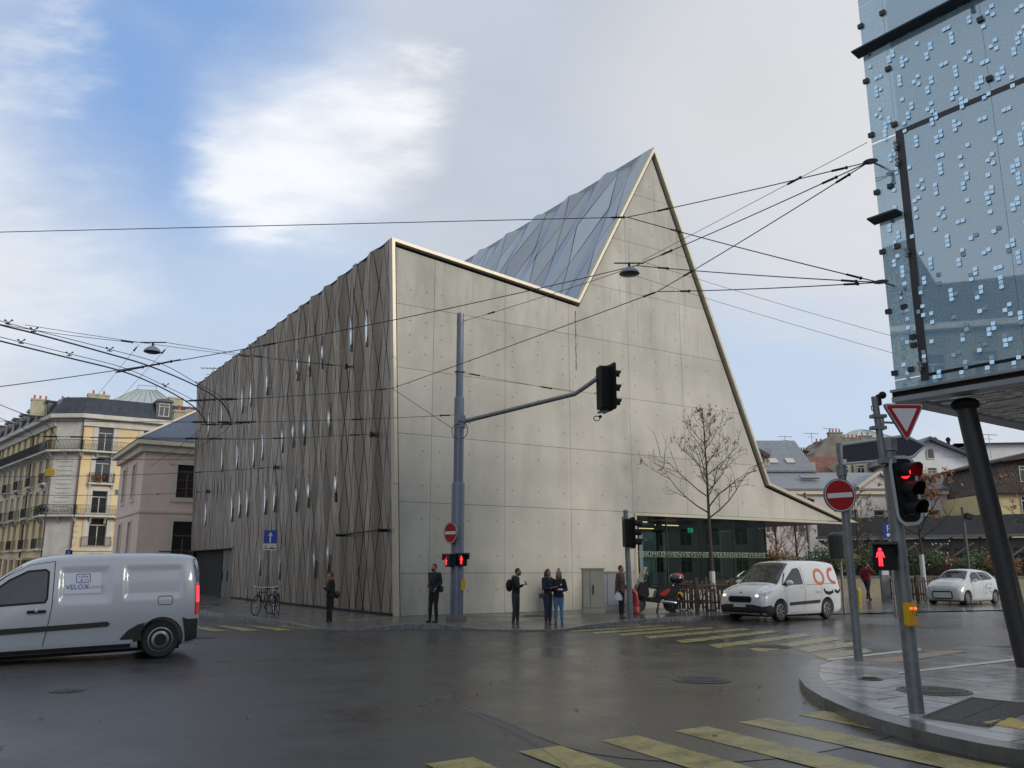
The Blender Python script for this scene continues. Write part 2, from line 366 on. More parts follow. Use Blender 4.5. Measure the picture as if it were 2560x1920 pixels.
# ------------------------------------------------------------------ ground
def wet_mat(name, a, b, r0, r1, sc, puddle=0.5, bump=0.25, streaky=False):
    M = bpy.data.materials.new(name); MATS[name] = M; M.use_nodes = True
    nt = M.node_tree; N = nt.nodes; L = nt.links; p = N['Principled BSDF']
    tc = N.new('ShaderNodeTexCoord')
    def noise(s, d, rough=0.6, sc3=(1, 1, 1), off=0.0):
        mp = N.new('ShaderNodeMapping'); mp.inputs['Scale'].default_value = sc3; mp.inputs['Location'].default_value = (off, off, 0); mp.inputs['Rotation'].default_value = (0, 0, 0.57)
        n = N.new('ShaderNodeTexNoise'); n.inputs['Scale'].default_value = s; n.inputs['Detail'].default_value = d; n.inputs['Roughness'].default_value = rough
        L.new(tc.outputs['Object'], mp.inputs[0]); L.new(mp.outputs[0], n.inputs['Vector']); return n.outputs[0]
    big = noise(sc, 5, 0.6); fine = noise(90, 3, 0.8); mid = noise(2.2, 6, 0.7, off=5)
    def ramp(x, lo, hi, o0=0.0, o1=1.0):
        r = N.new('ShaderNodeMapRange'); r.inputs[1].default_value = lo; r.inputs[2].default_value = hi; r.inputs[3].default_value = o0; r.inputs[4].default_value = o1
        L.new(x, r.inputs[0]); return r.outputs[0]
    mx = N.new('ShaderNodeMix'); mx.data_type = 'RGBA'; adc = N.new('ShaderNodeMath'); adc.operation = 'ADD'; L.new(ramp(mid, 0.3, 0.7, 0, .5), adc.inputs[0]); L.new(ramp(big, 0.35, 0.62, 0, .5), adc.inputs[1]); L.new(adc.outputs[0], mx.inputs[0]); mx.inputs[6].default_value = (*a, 1); mx.inputs[7].default_value = (*b, 1)
    sp = N.new('ShaderNodeMix'); sp.data_type = 'RGBA'; L.new(ramp(fine, 0.55, 0.72, 0, 0.7), sp.inputs[0]); L.new(mx.outputs[2], sp.inputs[6]); sp.inputs[7].default_value = (a[0] * 2.4, a[1] * 2.4, a[2] * 2.4, 1)
    L.new(sp.outputs[2], p.inputs['Base Color'])
    ad = N.new('ShaderNodeMath'); ad.operation = 'ADD'; L.new(ramp(big, puddle - 0.12, puddle + 0.12, r0, r1), ad.inputs[0]); L.new(ramp(mid, 0.3, 0.7, -0.05, 0.05), ad.inputs[1])
    sx_ = N.new('ShaderNodeSeparateXYZ'); L.new(tc.outputs['Object'], sx_.inputs[0])
    wt = ramp(sx_.outputs[0], 0.0, 6.0, 0.95, 0.58); ml = N.new('ShaderNodeMath'); ml.operation = 'MULTIPLY'; L.new(ad.outputs[0], ml.inputs[0]); L.new(wt, ml.inputs[1])
    L.new(ml.outputs[0], p.inputs['Roughness'])
    bp = N.new('ShaderNodeBump'); bp.inputs['Strength'].default_value = bump; bp.inputs['Distance'].default_value = 0.006
    L.new(noise(55, 3, 0.8), bp.inputs['Height'])
    b2 = N.new('ShaderNodeBump'); b2.inputs['Strength'].default_value = 0.12; b2.inputs['Distance'].default_value = 0.03
    L.new(noise(1.6, 3, 0.5), b2.inputs['Height']); L.new(bp.outputs[0], b2.inputs['Normal']); L.new(b2.outputs[0], p.inputs['Normal'])
    p.inputs['Specular IOR Level'].default_value = 0.5
    return M
m_asph = wet_mat('wet_asphalt', (0.022, 0.023, 0.024), (0.050, 0.050, 0.049), 0.19, 0.46, 0.28, 0.45, 0.45)
m_asph2 = wet_mat('wet_asphalt_patch', (0.030, 0.029, 0.026), (0.048, 0.046, 0.039), 0.18, 0.38, 0.5, 0.5, 0.3)
m_pave = wet_mat('wet_pavement', (0.060, 0.060, 0.058), (0.10, 0.098, 0.09), 0.16, 0.40, 0.7, 0.48)
m_slab = wet_mat('wet_stone_slab', (0.30, 0.30, 0.29), (0.47, 0.465, 0.45), 0.08, 0.30, 1.6, 0.52, 0.15)

mb = MB(); mb.face([(-300, -120, 0), (300, -120, 0), (300, 500, 0), (-300, 500, 0)])
tag(mb.build('road', m_asph, fix=False), kind='structure')

def sheet(name, pts, z, m, kind='structure', parent=None):
    mb = MB(); mb.face([(p[0], p[1], z) for p in pts]); o = mb.build(name, m, parent, fix=True)
    if o.data.polygons[0].normal.z < 0: o.data.flip_normals()
    if kind: o['kind'] = kind
    return o
# repaired asphalt patch in the middle of the crossing
cen = [(1130, 1735), (1140, 1700), (1200, 1660), (1320, 1622), (1500, 1600), (1800, 1588), (2120, 1600), (2260, 1640), (2300, 1700), (2330, 1790), (2200, 1850), (1850, 1905), (1480, 1885), (1250, 1800), (1160, 1770)]
cen2 = []
for i in range(len(cen)):
    p0, p1, p2, p3 = [cen[(i + k - 1) % len(cen)] for k in range(4)]
    for k in range(4):
        t = k / 4
        cen2.append(tuple(0.5 * ((2 * p1[j]) + (-p0[j] + p2[j]) * t + (2 * p0[j] - 5 * p1[j] + 4 * p2[j] - p3[j]) * t * t + (-p0[j] + 3 * p1[j] - 3 * p2[j] + p3[j]) * t ** 3) for j in (0, 1)))
patch = [G(*p) for p in cen2]
mb = MB(); mb.face([(p.x, p.y, 0.004) for p in patch][::-1]); tag(mb.build('asphalt_patch', m_asph2), kind='structure')

sb = MB(); sb.tube([(p.x, p.y, -0.002) for p in (patch[50:] + patch[:15])], .010, 4, cap=False)
tag(sb.build('tar_joint', mat('tar', (0.010, 0.010, 0.011), .3, var=.2), fix=False), kind='structure')
rl = random.Random(77); lb = MB()
for k in range(110):
    u_ = rl.uniform(-7, 7); v_ = rl.uniform(8, 26); s_ = rl.uniform(.012, .035); a_ = rl.uniform(0, 6.3)
    lb.face([(u_ + s_ * cos(a_ + q), v_ + s_ * sin(a_ + q) * .6, .010 + .006 * (q % 3)) for q in (0, 1.5, 3.1, 4.6)])
tag(lb.build('fallen_leaves', mat('litter_leaf', (.16, .12, .07), .6, var=.5, vs=.7), fix=False), 'scattered small leaves and specks lying on the wet road', 'leaves', kind='stuff')
for cr in ([(1130, 1740), (1090, 1752), (1115, 1748), (1050, 1765)], [(1160, 1770), (1320, 1850), (1420, 1920)]):
    cm = MB(); P_c = [G(*p) for p in cr]; cm.tube([(p.x, p.y, .001) for p in P_c], .010, 4); tag(cm.build('road_crack', MATS['tar'], fix=False), kind='structure')
# museum pavement with its kerb
kerb_px = [(480, 1523), (560, 1535), (640, 1545), (720, 1556), (790, 1564), (880, 1567), (980, 1563), (1034, 1560.5), (1100, 1561), (1200, 1565), (1300, 1567), (1400, 1566), (1480, 1561), (1560, 1553), (1640, 1546), (1700, 1542), (1780, 1539), (1840, 1537)]
KH = 0.12
kp = [G(u, v, KH) for u, v in kerb_px]
e2 = Vector((-0.5402, 0.8415, 0)); d2 = Vector((0.8415, 0.5402, 0))
far0 = kp[0] + Vector((-0.62, 0.785, 0)) * 70
kp = [far0] + kp + [kp[-1] + Vector((1.2, 1.6, 0)), kp[-1] + Vector((1.5, 4.0, 0)), kp[-1] + Vector((2.6, 9.0, 0))]
def drop(i):                              # dropped kerb where the crossings meet it
    u = kerb_px[i - 1][0] if 1 <= i <= len(kerb_px) else 0
    if 780 < u < 900: return 0.045
    if 1180 < u < 1480: return 0.045
    return KH
inner = []
for i, p in enumerate(kp):
    t = (kp[min(i + 1, len(kp) - 1)] - kp[max(i - 1, 0)]).normalized(); n = Vector((-t.y, t.x, 0))
    inner.append(p + n * 0.16)
pave = MB()
poly = [(p.x, p.y) for p in inner] + [(kp[-1].x + 8, kp[-1].y + 20), (-10, 120), (-60, 120)]
pv = MB()
C0 = G(985, 1541, KH)
cx, cy = -1.0, 60.0
for i in range(len(inner) - 1):
    a, b = inner[i], inner[i + 1]
    za, zb = drop(i), drop(i + 1)
    a2 = a + (Vector((-t.y, t.x, 0)) * 0); 
    mida = a + (C0 + e2 * 0 - a) * 0.0
    na = (kp[i] - a).normalized() * -1.1; nb = (kp[i + 1] - b).normalized() * -1.1
    pv.face([(a.x, a.y, za), (b.x, b.y, zb), (b.x + nb.x, b.y + nb.y, KH), (a.x + na.x, a.y + na.y, KH)])
ring2 = [inner[i] + (kp[i] - inner[i]).normalized() * -1.1 for i in range(len(inner))]
pv.face([(p.x, p.y, KH) for p in ring2] + [(ring2[-1].x + 6, ring2[-1].y + 12, KH), (10, 110, KH), (-70, 110, KH)])
o = tag(pv.build('pavement', m_pave), kind='structure')
kb = thing('kerb', None, None); kb['kind'] = 'structure'
def kerb_stones(pts, inn, par, hz, L0=1.0, m=m_kerb):
    acc = 0
    for i in range(len(pts) - 1):
        a, b, c, d_ = pts[i], pts[i + 1], inn[i + 1], inn[i]
        n = max(1, int(round((b - a).length / L0)));
        if (b - a).length > 30: n = 30
        za, zb = hz(i), hz(i + 1)
        for k in range(n):
            t0 = k / n + 0.004; t1 = (k + 1) / n - 0.004
            q = [a.lerp(b, t0), a.lerp(b, t1), d_.lerp(c, t1), d_.lerp(c, t0)]
            z0 = za + (zb - za) * t0 + 0.003; z1 = za + (zb - za) * t1 + 0.003
            s = MB(); zz = [z0, z1, z1, z0]
            lo = [s.P((p.x, p.y, -0.03)) for p in q]; hi = [s.P((p.x, p.y, z)) for p, z in zip(q, zz)]
            s.f += [lo[::-1], hi] + [[lo[j], lo[(j + 1) % 4], hi[(j + 1) % 4], hi[j]] for j in range(4)]
            s.build('kerb_stone', m, par)
kerb_stones(kp, inner, kb, drop)

# near corner pavement: curved kerb and big stone slabs
isl_px = [(2080, 1643), (2030, 1650), (2003, 1660), (1996, 1678), (1998, 1695), (2015, 1718), (2060, 1745), (2130, 1776), (2200, 1799), (2280, 1821), (2350, 1838), (2450, 1859), (2560, 1877)]
ip = [G(u, v, KH) for u, v in isl_px]
ip = [ip[0] + Vector((3.2, 2.4, 0)), ip[0] + Vector((1.2, 0.9, 0))] + ip + [ip[-1] + Vector((1.0, -2.0, 0)), ip[-1] + Vector((3.0, -6.5, 0)), ip[-1] + Vector((6.0, -13, 0))]
inn = []
for i, p in enumerate(ip):
    t = (ip[min(i + 1, len(ip) - 1)] - ip[max(i - 1, 0)]).normalized(); n = Vector((-t.y, t.x, 0)); inn.append(p + n * 0.28)
def hz2(i): return 0.02 if i < 1 else (0.045 if i < 2 else (0.08 if i < 3 else KH))
kb2 = thing('kerb', None, None); kb2['kind'] = 'structure'
kerb_stones(ip, inn, kb2, hz2, 0.9, mat('kerb_light', (0.12, 0.12, 0.118), 0.18, var=0.25, vs=4, bump=0.1, rvar=0.1))
isl_poly = [(p.x, p.y) for p in inn]
far_poly = isl_poly + [(26, -8), (34, 26), (13, 18.5)]
pv = MB(); pv.face([(x, y, KH - 0.03) for x, y in far_poly][::-1]); o = tag(pv.build('pavement', mat('joint_dirt', (0.018, 0.017, 0.016), .6)), kind='structure')
if o.data.polygons[0].normal.z < 0: o.data.flip_normals()
slabs = thing('pavement', None, None); slabs['kind'] = 'structure'
dirA = (Vector((0.545, -0.838, 0))); dirB = Vector((0.838, 0.545, 0))
org = Vector((3.4, 9.0, 0)); rnd = random.Random(5); cnt = 0; sl = []
for r in range(-9, 22):
    off = rnd.random() * 1.2; x = -9 + off
    wdt = 0.42
    while x < 14:
        ln = rnd.choice((0.8, 1.0, 1.25, 1.5))
        q = [org + dirA * x + dirB * (r * wdt), org + dirA * (x + ln) + dirB * (r * wdt), org + dirA * (x + ln) + dirB * ((r + 1) * wdt), org + dirA * x + dirB * ((r + 1) * wdt)]
        x += ln
        p2 = [(p.x, p.y) for p in q]; ctr = sum(q, Vector()) / 4
        # clip the kerb polygon (subject) with the slab (convex)
        sub = isl_poly + [(12, -6), (16, 14), (9.5, 16.2)]
        if area(p2) < 0: p2 = p2[::-1]
        sub2 = sub[:]
        for i in range(4):
            a, b = p2[i], p2[(i + 1) % 4]; dx, dy = b[0] - a[0], b[1] - a[1]; l = sqrt(dx * dx + dy * dy); A, B = dy / l, -dx / l
            sub2 = clip_half(sub2, A, B, A * a[0] + B * a[1] - 0.013)
            if len(sub2) < 3: break
        if len(sub2) < 3 or abs(area(sub2)) < 0.02: continue
        sl.append((ctr.length, sub2))
sl.sort(key=lambda t: t[0] if t[1][0][1] > 4 else t[0] + 40)
rest = MB()
for i, (dd, pl) in enumerate(sl):
    dz = rnd.uniform(-0.002, 0.003)
    if i < 290:
        s = MB(); s.ext(pl, KH - 0.028, KH + dz); s.build('slab', m_slab, slabs)
    else: rest.ext(pl, KH - 0.028, KH + dz)
if rest.v: rest.build('slab', m_slab, slabs)['kind'] = 'stuff'

def marking(name, pts, m, z=0.008): return tag(sheet(name, pts, z, m, 'structure'))
# near zebra crossing
for i in range(-3, 6):
    p = Vector((-0.71 + 0.768 * i, 7.48 + 0.48 * i, 0)); w = Vector((0.38, 0.255, 0)); l = Vector((0.475, -0.88, 0)) * (4.6)
    marking('zebra_stripe', [p, p + w, p + w + l, p + l], m_yline, 0.008)
# far zebra crossing
fz = [((1400, 1573.5), (1597, 1561.5), 3), ((1421, 1577.5), (1654, 1563.5), 3.4), ((1477, 1582), (1703, 1566), 4), ((1541, 1586), (1776, 1568), 4.6), ((1610, 1592), (1862, 1571), 5.4), ((1688, 1602), (1928, 1576), 6.6), ((1771, 1613), (2011, 1584), 8), ((1872, 1622), (2084, 1592), 9), ((1990, 1622), (2133, 1605), 10), ((2030, 1638), (2160, 1622), 11), ((1340, 1569.5), (1545, 1560), 2.6)]
for a, b, h in fz:
    marking('zebra_stripe', [G(a[0], a[1]), G(b[0], b[1]), G(b[0] + h * 2.4, b[1] + h * 0.75), G(a[0] + h * 3, a[1] + h)], m_yline)
# left zebra crossing
for a, b in (((470, 1567), (575, 1578.5)), ((538, 1565), (655, 1577.5)), ((618, 1566), (742, 1576.5)), ((687, 1566), (815, 1575)), ((760, 1568), (890, 1574)), ((400, 1566), (500, 1580))):
    h = 3.8
    marking('zebra_stripe', [G(a[0], a[1]), G(a[0] + 22, a[1] - 1), G(b[0], b[1] - h * 0.3), G(b[0] - 45, b[1] + 1)], m_yline)
# white lines and brown tactile strip by the near corner
marking('white_line', [G(2075, 1647), G(2068, 1650), G(2310, 1621), G(2308, 1624.5)][0:2] + [G(2310, 1625), G(2308, 1622)], m_wline, 0.02) if False else None
sheet('white_line', [G(2068, 1647, .125), G(2300, 1621, .125), G(2305, 1624.5, .125), G(2068, 1650.5, .125)], KH + 0.006, m_wline)
sheet('white_line', [G(2245, 1681, .125), G(2560, 1643, .125), G(2560, 1649, .125), G(2245, 1684, .125)], KH + 0.006, m_wline)
m_tact = mat('tactile_brown', (0.24, 0.14, 0.075), 0.4, var=0.2, vs=20, bump=0.5, bs=40)
sheet('tactile_paving', [G(2155, 1652, .125), G(2370, 1625.5, .125), G(2425, 1628, .125), G(2230, 1657, .125)], KH + 0.006, m_tact)
# yellow tactile plate with domes
tp = thing('tactile_paving', None, None, (0, 0, 0)); tp['kind'] = 'structure'
m_tacy = mat('tactile_yellow', (0.55, 0.43, 0.16), 0.4, var=0.12, vs=12)
def grid_at(q, n, m, f):
    for i in range(n):
        for j in range(m):
            a = q[0].lerp(q[1], (i + .5) / n); b = q[3].lerp(q[2], (i + .5) / n); f(a.lerp(b, (j + .5) / m))
def tactile(px, n, m, zt=KH):
    q = [G(u, v, zt) for u, v in px]; s = MB(); s.ext([(p.x, p.y) for p in q], zt + 0.002, zt + 0.008); s.build('plate', m_tacy, tp)
    s = MB(); grid_at(q, n, m, lambda p: s.lathe([(0.017, 0), (0.012, 0.008)], 6, (p.x, p.y, zt + 0.008))); o = s.build('dome', m_tacy, tp); o['kind'] = 'stuff'
tactile([(2455, 1808), (2530, 1797), (2570, 1813), (2566, 1826)], 14, 7)
tactile([(795, 1559), (945, 1555), (965, 1559.5), (835, 1563)], 24, 3, 0.07)
m_yfade = mat('faded_yellow_paint', (0.20, 0.17, 0.055), 0.5, var=0.3, vs=10)
for q, z in ((((770, 1545), (860, 1555), (868, 1554), (778, 1544)), KH), (((860, 1555), (958, 1548), (955, 1546.5), (860, 1552)), KH), (((1246, 1560), (1457, 1552.5), (1457, 1555), (1250, 1563)), .092)):
    sheet('yellow_guide_line', [G(u, v, z) for u, v in q], z + 0.006, m_yfade)

# manholes
def manhole(px, r, z, label, grid=False):
    c = G(*px, z); t = thing('manhole_cover', label, 'manhole cover', (c.x, c.y, z))
    s = MB(); s.lathe([(r + .05, 0.0), (r + .05, 0.010), (r, 0.012), (r, 0.004)], 28); s.build('rim', m_kerb if grid else m_iron, t)
    s = MB(); s.lathe([(r - .015, 0.0), (r - .015, 0.011)], 28)
    for k in range(5): s.lathe([(r * (.2 + .15 * k) + .03, .0105), (r * (.2 + .15 * k) + .03, .019), (r * (.2 + .15 * k), .019), (r * (.2 + .15 * k), .0105)], 24, cap=False)
    s.build('lid', m_iron, t)
manhole((1755, 1700), 0.36, 0.004, 'dark round manhole cover in the middle of the wet crossing', False)
manhole((1925, 1617), 0.38, 0.004, 'round grated manhole cover lying among the far yellow zebra stripes')
manhole((2335, 1728), 0.37, KH, 'large round iron cover set in the stone slabs behind the traffic light pole')
manhole((1340, 1540), 0.42, KH, 'round manhole cover in the pavement behind the two women')
manhole((500, 1594), 0.33, 0.002, 'round manhole cover in the road behind the silver van')
manhole((167, 1727), 0.16, 0.002, 'small dark cover in the road below the silver van')
manhole((2175, 1698), 0.11, KH, 'small round cap in the slabs near the no entry sign pole')
# square access covers
q = [(2310, 1795), (2430, 1748), (2600, 1766), (2470, 1818)]
cs = [G(u, v, KH) for u, v in q]; t = thing('access_cover', 'rectangular ribbed access cover pair in the slabs beside the traffic light', 'manhole cover', (0, 0, 0))
for a in range(2):
    A = [cs[0].lerp(cs[3], a * .5 + .01), cs[0].lerp(cs[3], a * .5 + .49), cs[1].lerp(cs[2], a * .5 + .49), cs[1].lerp(cs[2], a * .5 + .01)]
    s = MB(); s.ext([(p.x, p.y) for p in A], KH + .001, KH + .007); s.build('plate', m_iron, t)
    s = MB(); grid_at(A, 12, 22, lambda p: s.box((p.x, p.y, KH + .009), (.03, .012, .005), rz=0.9)); s.build('rib', m_iron, t)['kind'] = 'stuff'
s = MB()
for i in range(4):
    a, b = cs[i], cs[(i + 1) % 4]; s.tube([(a.x, a.y, KH + .004), (b.x, b.y, KH + .004)], 0.02, 4)
s.build('frame', m_iron, t)
# ------------------------------------------------------------------ museum
ANG = atan2(d2.y, d2.x)
mus = thing('museum_building', 'sharp gabled museum of pale concrete with folded bronze metal cladding on its long side', 'museum', (C0.x, C0.y, 0), ANG)
MW = mus.matrix_basis.copy() if False else (Matrix.Translation((C0.x, C0.y, 0)) @ Matrix.Rotation(ANG, 4, 'Z'))
MWI = MW.inverted()
def gp(u, v):                              # photo point on the gable wall -> local (x, z)
    r = pray(u, v); n = Vector((d2.y, -d2.x, 0)); o = Vector((0, 0, CAMH))
    t = n.dot(C0 - o) / n.dot(r); q = MWI @ (o + r * t); return (q.x, q.z)
LEAN = 0.0438
def fpx(u, v):                             # photo point on the leaning long side -> local (y, z)
    o = MWI @ Vector((0, 0, CAMH)); r = MWI.to_3x3() @ pray(u, v)
    t = -(o.x + LEAN * o.z) / (r.x + LEAN * r.z); q = o + r * t; return (q.y, q.z)
A0 = (0, KH); A1 = (-0.54, 12.33); VV = (7.19, 11.5); PK = (11.36, 19.0); KK = (17.25, 5.11); TT = (23.02, 3.56)
LF = 27.6
line = [A0, A1, VV, PK, KK, TT]
l15 = offset_line(line, 0.11); l26 = offset_line(line, 0.22)
SOF = 3.60
def cut_tip(l):
    a, b = l[4], l[5]; t = (a[1] - SOF) / (a[1] - b[1]); return l[:5] + [(a[0] + (b[0] - a[0]) * t, SOF)]
l26c = cut_tip(l26)
# frame of beige aluminium: one bar per side, with small butt joints
for i in range(5):
    a, b, c, dd = line[i], line[i + 1], l15[i + 1], l15[i]
    if i == 4: b = (TT[0], 3.60); c = (22.3, 3.60)
    L_ = sqrt((b[0] - a[0]) ** 2 + (b[1] - a[1]) ** 2); n = max(1, round(L_ / 4.1))
    for k in range(n):
        t0 = k / n + (0.0006 if k else 0); t1 = (k + 1) / n - (0.0006 if k < n - 1 else 0)
        lp = lambda p, q, t: (p[0] + (q[0] - p[0]) * t, p[1] + (q[1] - p[1]) * t)
        s = MB(); s.exy([lp(a, b, t0), lp(a, b, t1), lp(dd, c, t1), lp(dd, c, t0)], -0.17, 0.10); s.build('frame_trim', m_trim, mus)
s = MB()
for i in range(5):
    a, b, c, dd = l15[i], l15[i + 1], l26[i + 1], l26[i]
    if i == 4: b = (22.2, 3.63); c = l26c[5]
    s.exy([a, b, c, dd], 0.06, 0.12)
s.build('shadow_gap', m_dark, mus)
# concrete panels, cast field by field
wall = [(l26[0][0], KH)] + l26c[1:] + [(9.78, SOF), (9.78, KH)]
if area(wall) < 0: wall = wall[::-1]
xs = [-0.6, 1.17, 4.02, 6.83, 9.72, 12.55, 15.4, 18.25, 21.1, 24.2]; zs = [KH, 1.41, 3.63, 5.82, 7.98, 10.14, 12.3, 14.46, 16.62, 19.2]
xs2 = {0: [-0.6, 1.17, 4.02, 9.78], 8: [8, 13.5]}
wi = inset(wall, 0) if False else wall
rc = random.Random(3); holes = MB()
def in_poly(p, poly):
    c = False; j = len(poly) - 1
    for i in range(len(poly)):
        if (poly[i][1] > p[1]) != (poly[j][1] > p[1]) and p[0] < (poly[j][0] - poly[i][0]) * (p[1] - poly[i][1]) / (poly[j][1] - poly[i][1]) + poly[i][0]: c = not c
        j = i
    return c
for j in range(len(zs) - 1):
    X = xs
    for i in range(len(X) - 1):
        g = 0.006
        pl = clip_rect(wall, X[i] + g, X[i + 1] - g, zs[j] + g, zs[j + 1] - g)
        if len(pl) < 3 or abs(area(pl)) < 0.03: continue
        dy = rc.uniform(-0.002, 0.002)
        s = MB(); s.exy(pl, dy, 0.06); s.build('concrete_panel', m_conc, mus)
        hx = [X[i] + .30, (X[i] + X[i + 1]) / 2, X[i + 1] - .30]
        for x in hx:
            for z in (zs[j] + 0.55, zs[j + 1] - 0.52):
                if j == 0: z = zs[j] + (.75 if z < zs[j] + .6 else 9)
                if in_poly((x, z), wall) and in_poly((x + .35, z + .35), wall) and in_poly((x - .35, z), wall) and in_poly((x, z - .3), wall):
                    holes.exy(circ(x, z, 0.020, 8), -0.006, 0.0)
o = holes.build('tie_hole', mat('hole_plug', (0.05, 0.047, 0.042), 0.8, var=0), mus); o['kind'] = 'stuff'
# solid core behind the panels
core = [(l26[0][0] + .1, KH)] + offset_line(line, 0.34)[1:5] + [(22.0, 3.66), (9.78, 3.66), (9.78, KH)]
s = MB(); s.exy(core, 0.062, LF - 0.1); s.build('core_wall', m_concd, mus)
# stains below the valley of the gable
m_stain = mat('water_stain', (0.13, 0.125, 0.105), 0.7, var=0.3, vs=4)
s = MB(); x = 7.16; pts = []
for k in range(22):
    z = 11.1 - k * 0.11; w = 0.018 + 0.012 * sin(k * 1.7); pts.append((x + w, z))
s.exy(pts + [(x - 0.02 - 0.01 * sin(k), 11.1 - k * .11) for k in range(21, -1, -1)], -0.006, -0.003); s.build('stain', m_stain, mus)
# soffit, beige strip, glazing
s = MB(); s.bb((9.78, -0.03, SOF - 0.09), (22.2, 0.05, SOF - 0.004)); s.build('soffit_trim', m_trim, mus)
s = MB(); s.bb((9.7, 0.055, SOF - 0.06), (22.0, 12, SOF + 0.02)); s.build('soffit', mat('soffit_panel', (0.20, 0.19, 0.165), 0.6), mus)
s = MB(); s.bb((9.80, 0.0, 0.86), (9.90, 0.09, SOF - .09)); s.build('window_frame', m_trim, mus)
gx0, gx1 = 9.92, 17.0
m_glass = glass_mat('green_glass', (0.45, 0.51, 0.485), rough=0.0, gcol=(0.75, 0.95, 0.88), ior=1.8, base=(0.01, 0.02, 0.018), opaque=0.10)
m_mull = mat('black_mullion', (0.012, 0.014, 0.014), 0.35, 0.3, var=0)
gxs = [gx0, 11.42, 13.22, 15.05, gx1]
for i in range(4):
    s = MB(); s.bb((gxs[i] + .02, 0.055, 0.78), (gxs[i + 1] - .02, 0.07, SOF - .09)); s.build('glass_pane', m_glass, mus)
    s = MB(); s.bb((gxs[i + 1] - .018, 0.04, 0.78), (gxs[i + 1] + .018, 0.10, SOF - .09)); s.build('mullion', m_mull, mus)
for y0, y1 in ((0.1, 2.6), (2.64, 5.2), (5.24, 7.8)):
    s = MB(); s.bb((gx1, y0, 0.5), (gx1 + .015, y1, SOF - .09)); s.build('glass_pane', m_glass, mus)
s = MB(); s.exy([(9.78, 0.0), (17.05, 0.0), (17.05, 0.62), (9.78, 0.86)], -0.0, 0.25)
s.build('sill_wall', m_conc, mus)
m_let = mat('frosted_lettering', (0.22, 0.26, 0.18), 0.5, var=0)
s = MB(); zt = 1.98
s.bb((gx0, 0.047, zt), (gx1, 0.051, zt + 0.012)); s.bb((gx0, 0.047, zt + .19), (gx1, 0.051, zt + .202)); s.build('lettering_line', m_let, mus)
me = text_mesh('NIKIMKENVIENVIEVSVNIENVEKRNSIKNSEVHNVE', 0.235, 0.001, 'LEFT', 1.0)
w = max(v.co.x for v in me.vertices); me.transform(Matrix.Scale((gx1 - gx0 - .15) / w, 4, Vector((1, 0, 0)))); me.materials.append(m_let)
o = link('lettering', me, mus); o.location = (gx0 + .07, 0.045, zt + .10); o.rotation_euler = UP
# room behind the glass
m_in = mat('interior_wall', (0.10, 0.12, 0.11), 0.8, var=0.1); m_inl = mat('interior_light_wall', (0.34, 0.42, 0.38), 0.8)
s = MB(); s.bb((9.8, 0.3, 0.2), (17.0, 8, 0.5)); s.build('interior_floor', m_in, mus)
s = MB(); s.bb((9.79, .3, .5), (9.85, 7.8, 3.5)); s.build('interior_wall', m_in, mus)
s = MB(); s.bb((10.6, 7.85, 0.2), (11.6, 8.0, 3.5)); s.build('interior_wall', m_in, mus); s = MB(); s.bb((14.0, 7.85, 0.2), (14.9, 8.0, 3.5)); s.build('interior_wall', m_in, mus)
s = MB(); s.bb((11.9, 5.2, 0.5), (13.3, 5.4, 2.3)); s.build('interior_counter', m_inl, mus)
for x, y in ((11.2, 1.6), (13.0, 2.2), (14.7, 1.5), (16.2, 2.6), (12.0, 4.5)):
    s = MB(); s.bb((x - .09, y - .09, .5), (x + .09, y + .09, 3.52)); s.build('interior_column', m_black, mus)
m_lamp = mat('warm_lamp', (0.8, 0.6, 0.4), 0.5, var=0, emit=(1.0, 0.62, 0.32), estr=5)
for x, y, l in ((10.6, 1.1, .8), (11.1, 3.0, 1.0), (13.2, 2.6, 1.3), (14.6, 5.4, 1.0), (12.6, 5.9, .8)):
    s = MB(); s.bb((x, y, 3.34), (x + l, y + .07, 3.37)); s.build('ceiling_lamp', m_lamp, mus)
m_exit = mat('exit_green', (0.02, 0.4, 0.15), 0.5, var=0, emit=(0.05, 0.9, 0.4), estr=0.9)
s = MB(); s.bb((14.0, 1.5, 3.02), (14.26, 1.55, 3.2)); ex = s.build('exit_sign', m_exit, mus)
s = MB(); s.bb((14.05, 1.49, 3.05), (14.09, 1.496, 3.17)); s.bb((14.12, 1.49, 3.10), (14.2, 1.496, 3.12)); s.build('arrow', m_signw, ex)
m_grassg = mat('green_blade', (0.20, 0.34, 0.14), 0.5, var=0.3)
s = MB(); rg = random.Random(11)
for k in range(150):
    x = rg.uniform(9.95, 16.8); y = rg.uniform(.35, .8); h = rg.uniform(.15, .5) * (2.2 if rg.random() < .1 else 1); dx = rg.uniform(-.12, .12) * h; w = .008
    s.face([(x - w, y, .78), (x + w, y, .78), (x + dx, y, .78 + h)])
s.build('planter_grass', m_grassg, mus, fix=False)['kind'] = 'stuff'
s = MB(); s.bb((9.9, .3, .5), (16.9, .85, .78)); s.build('planter', m_in, mus)

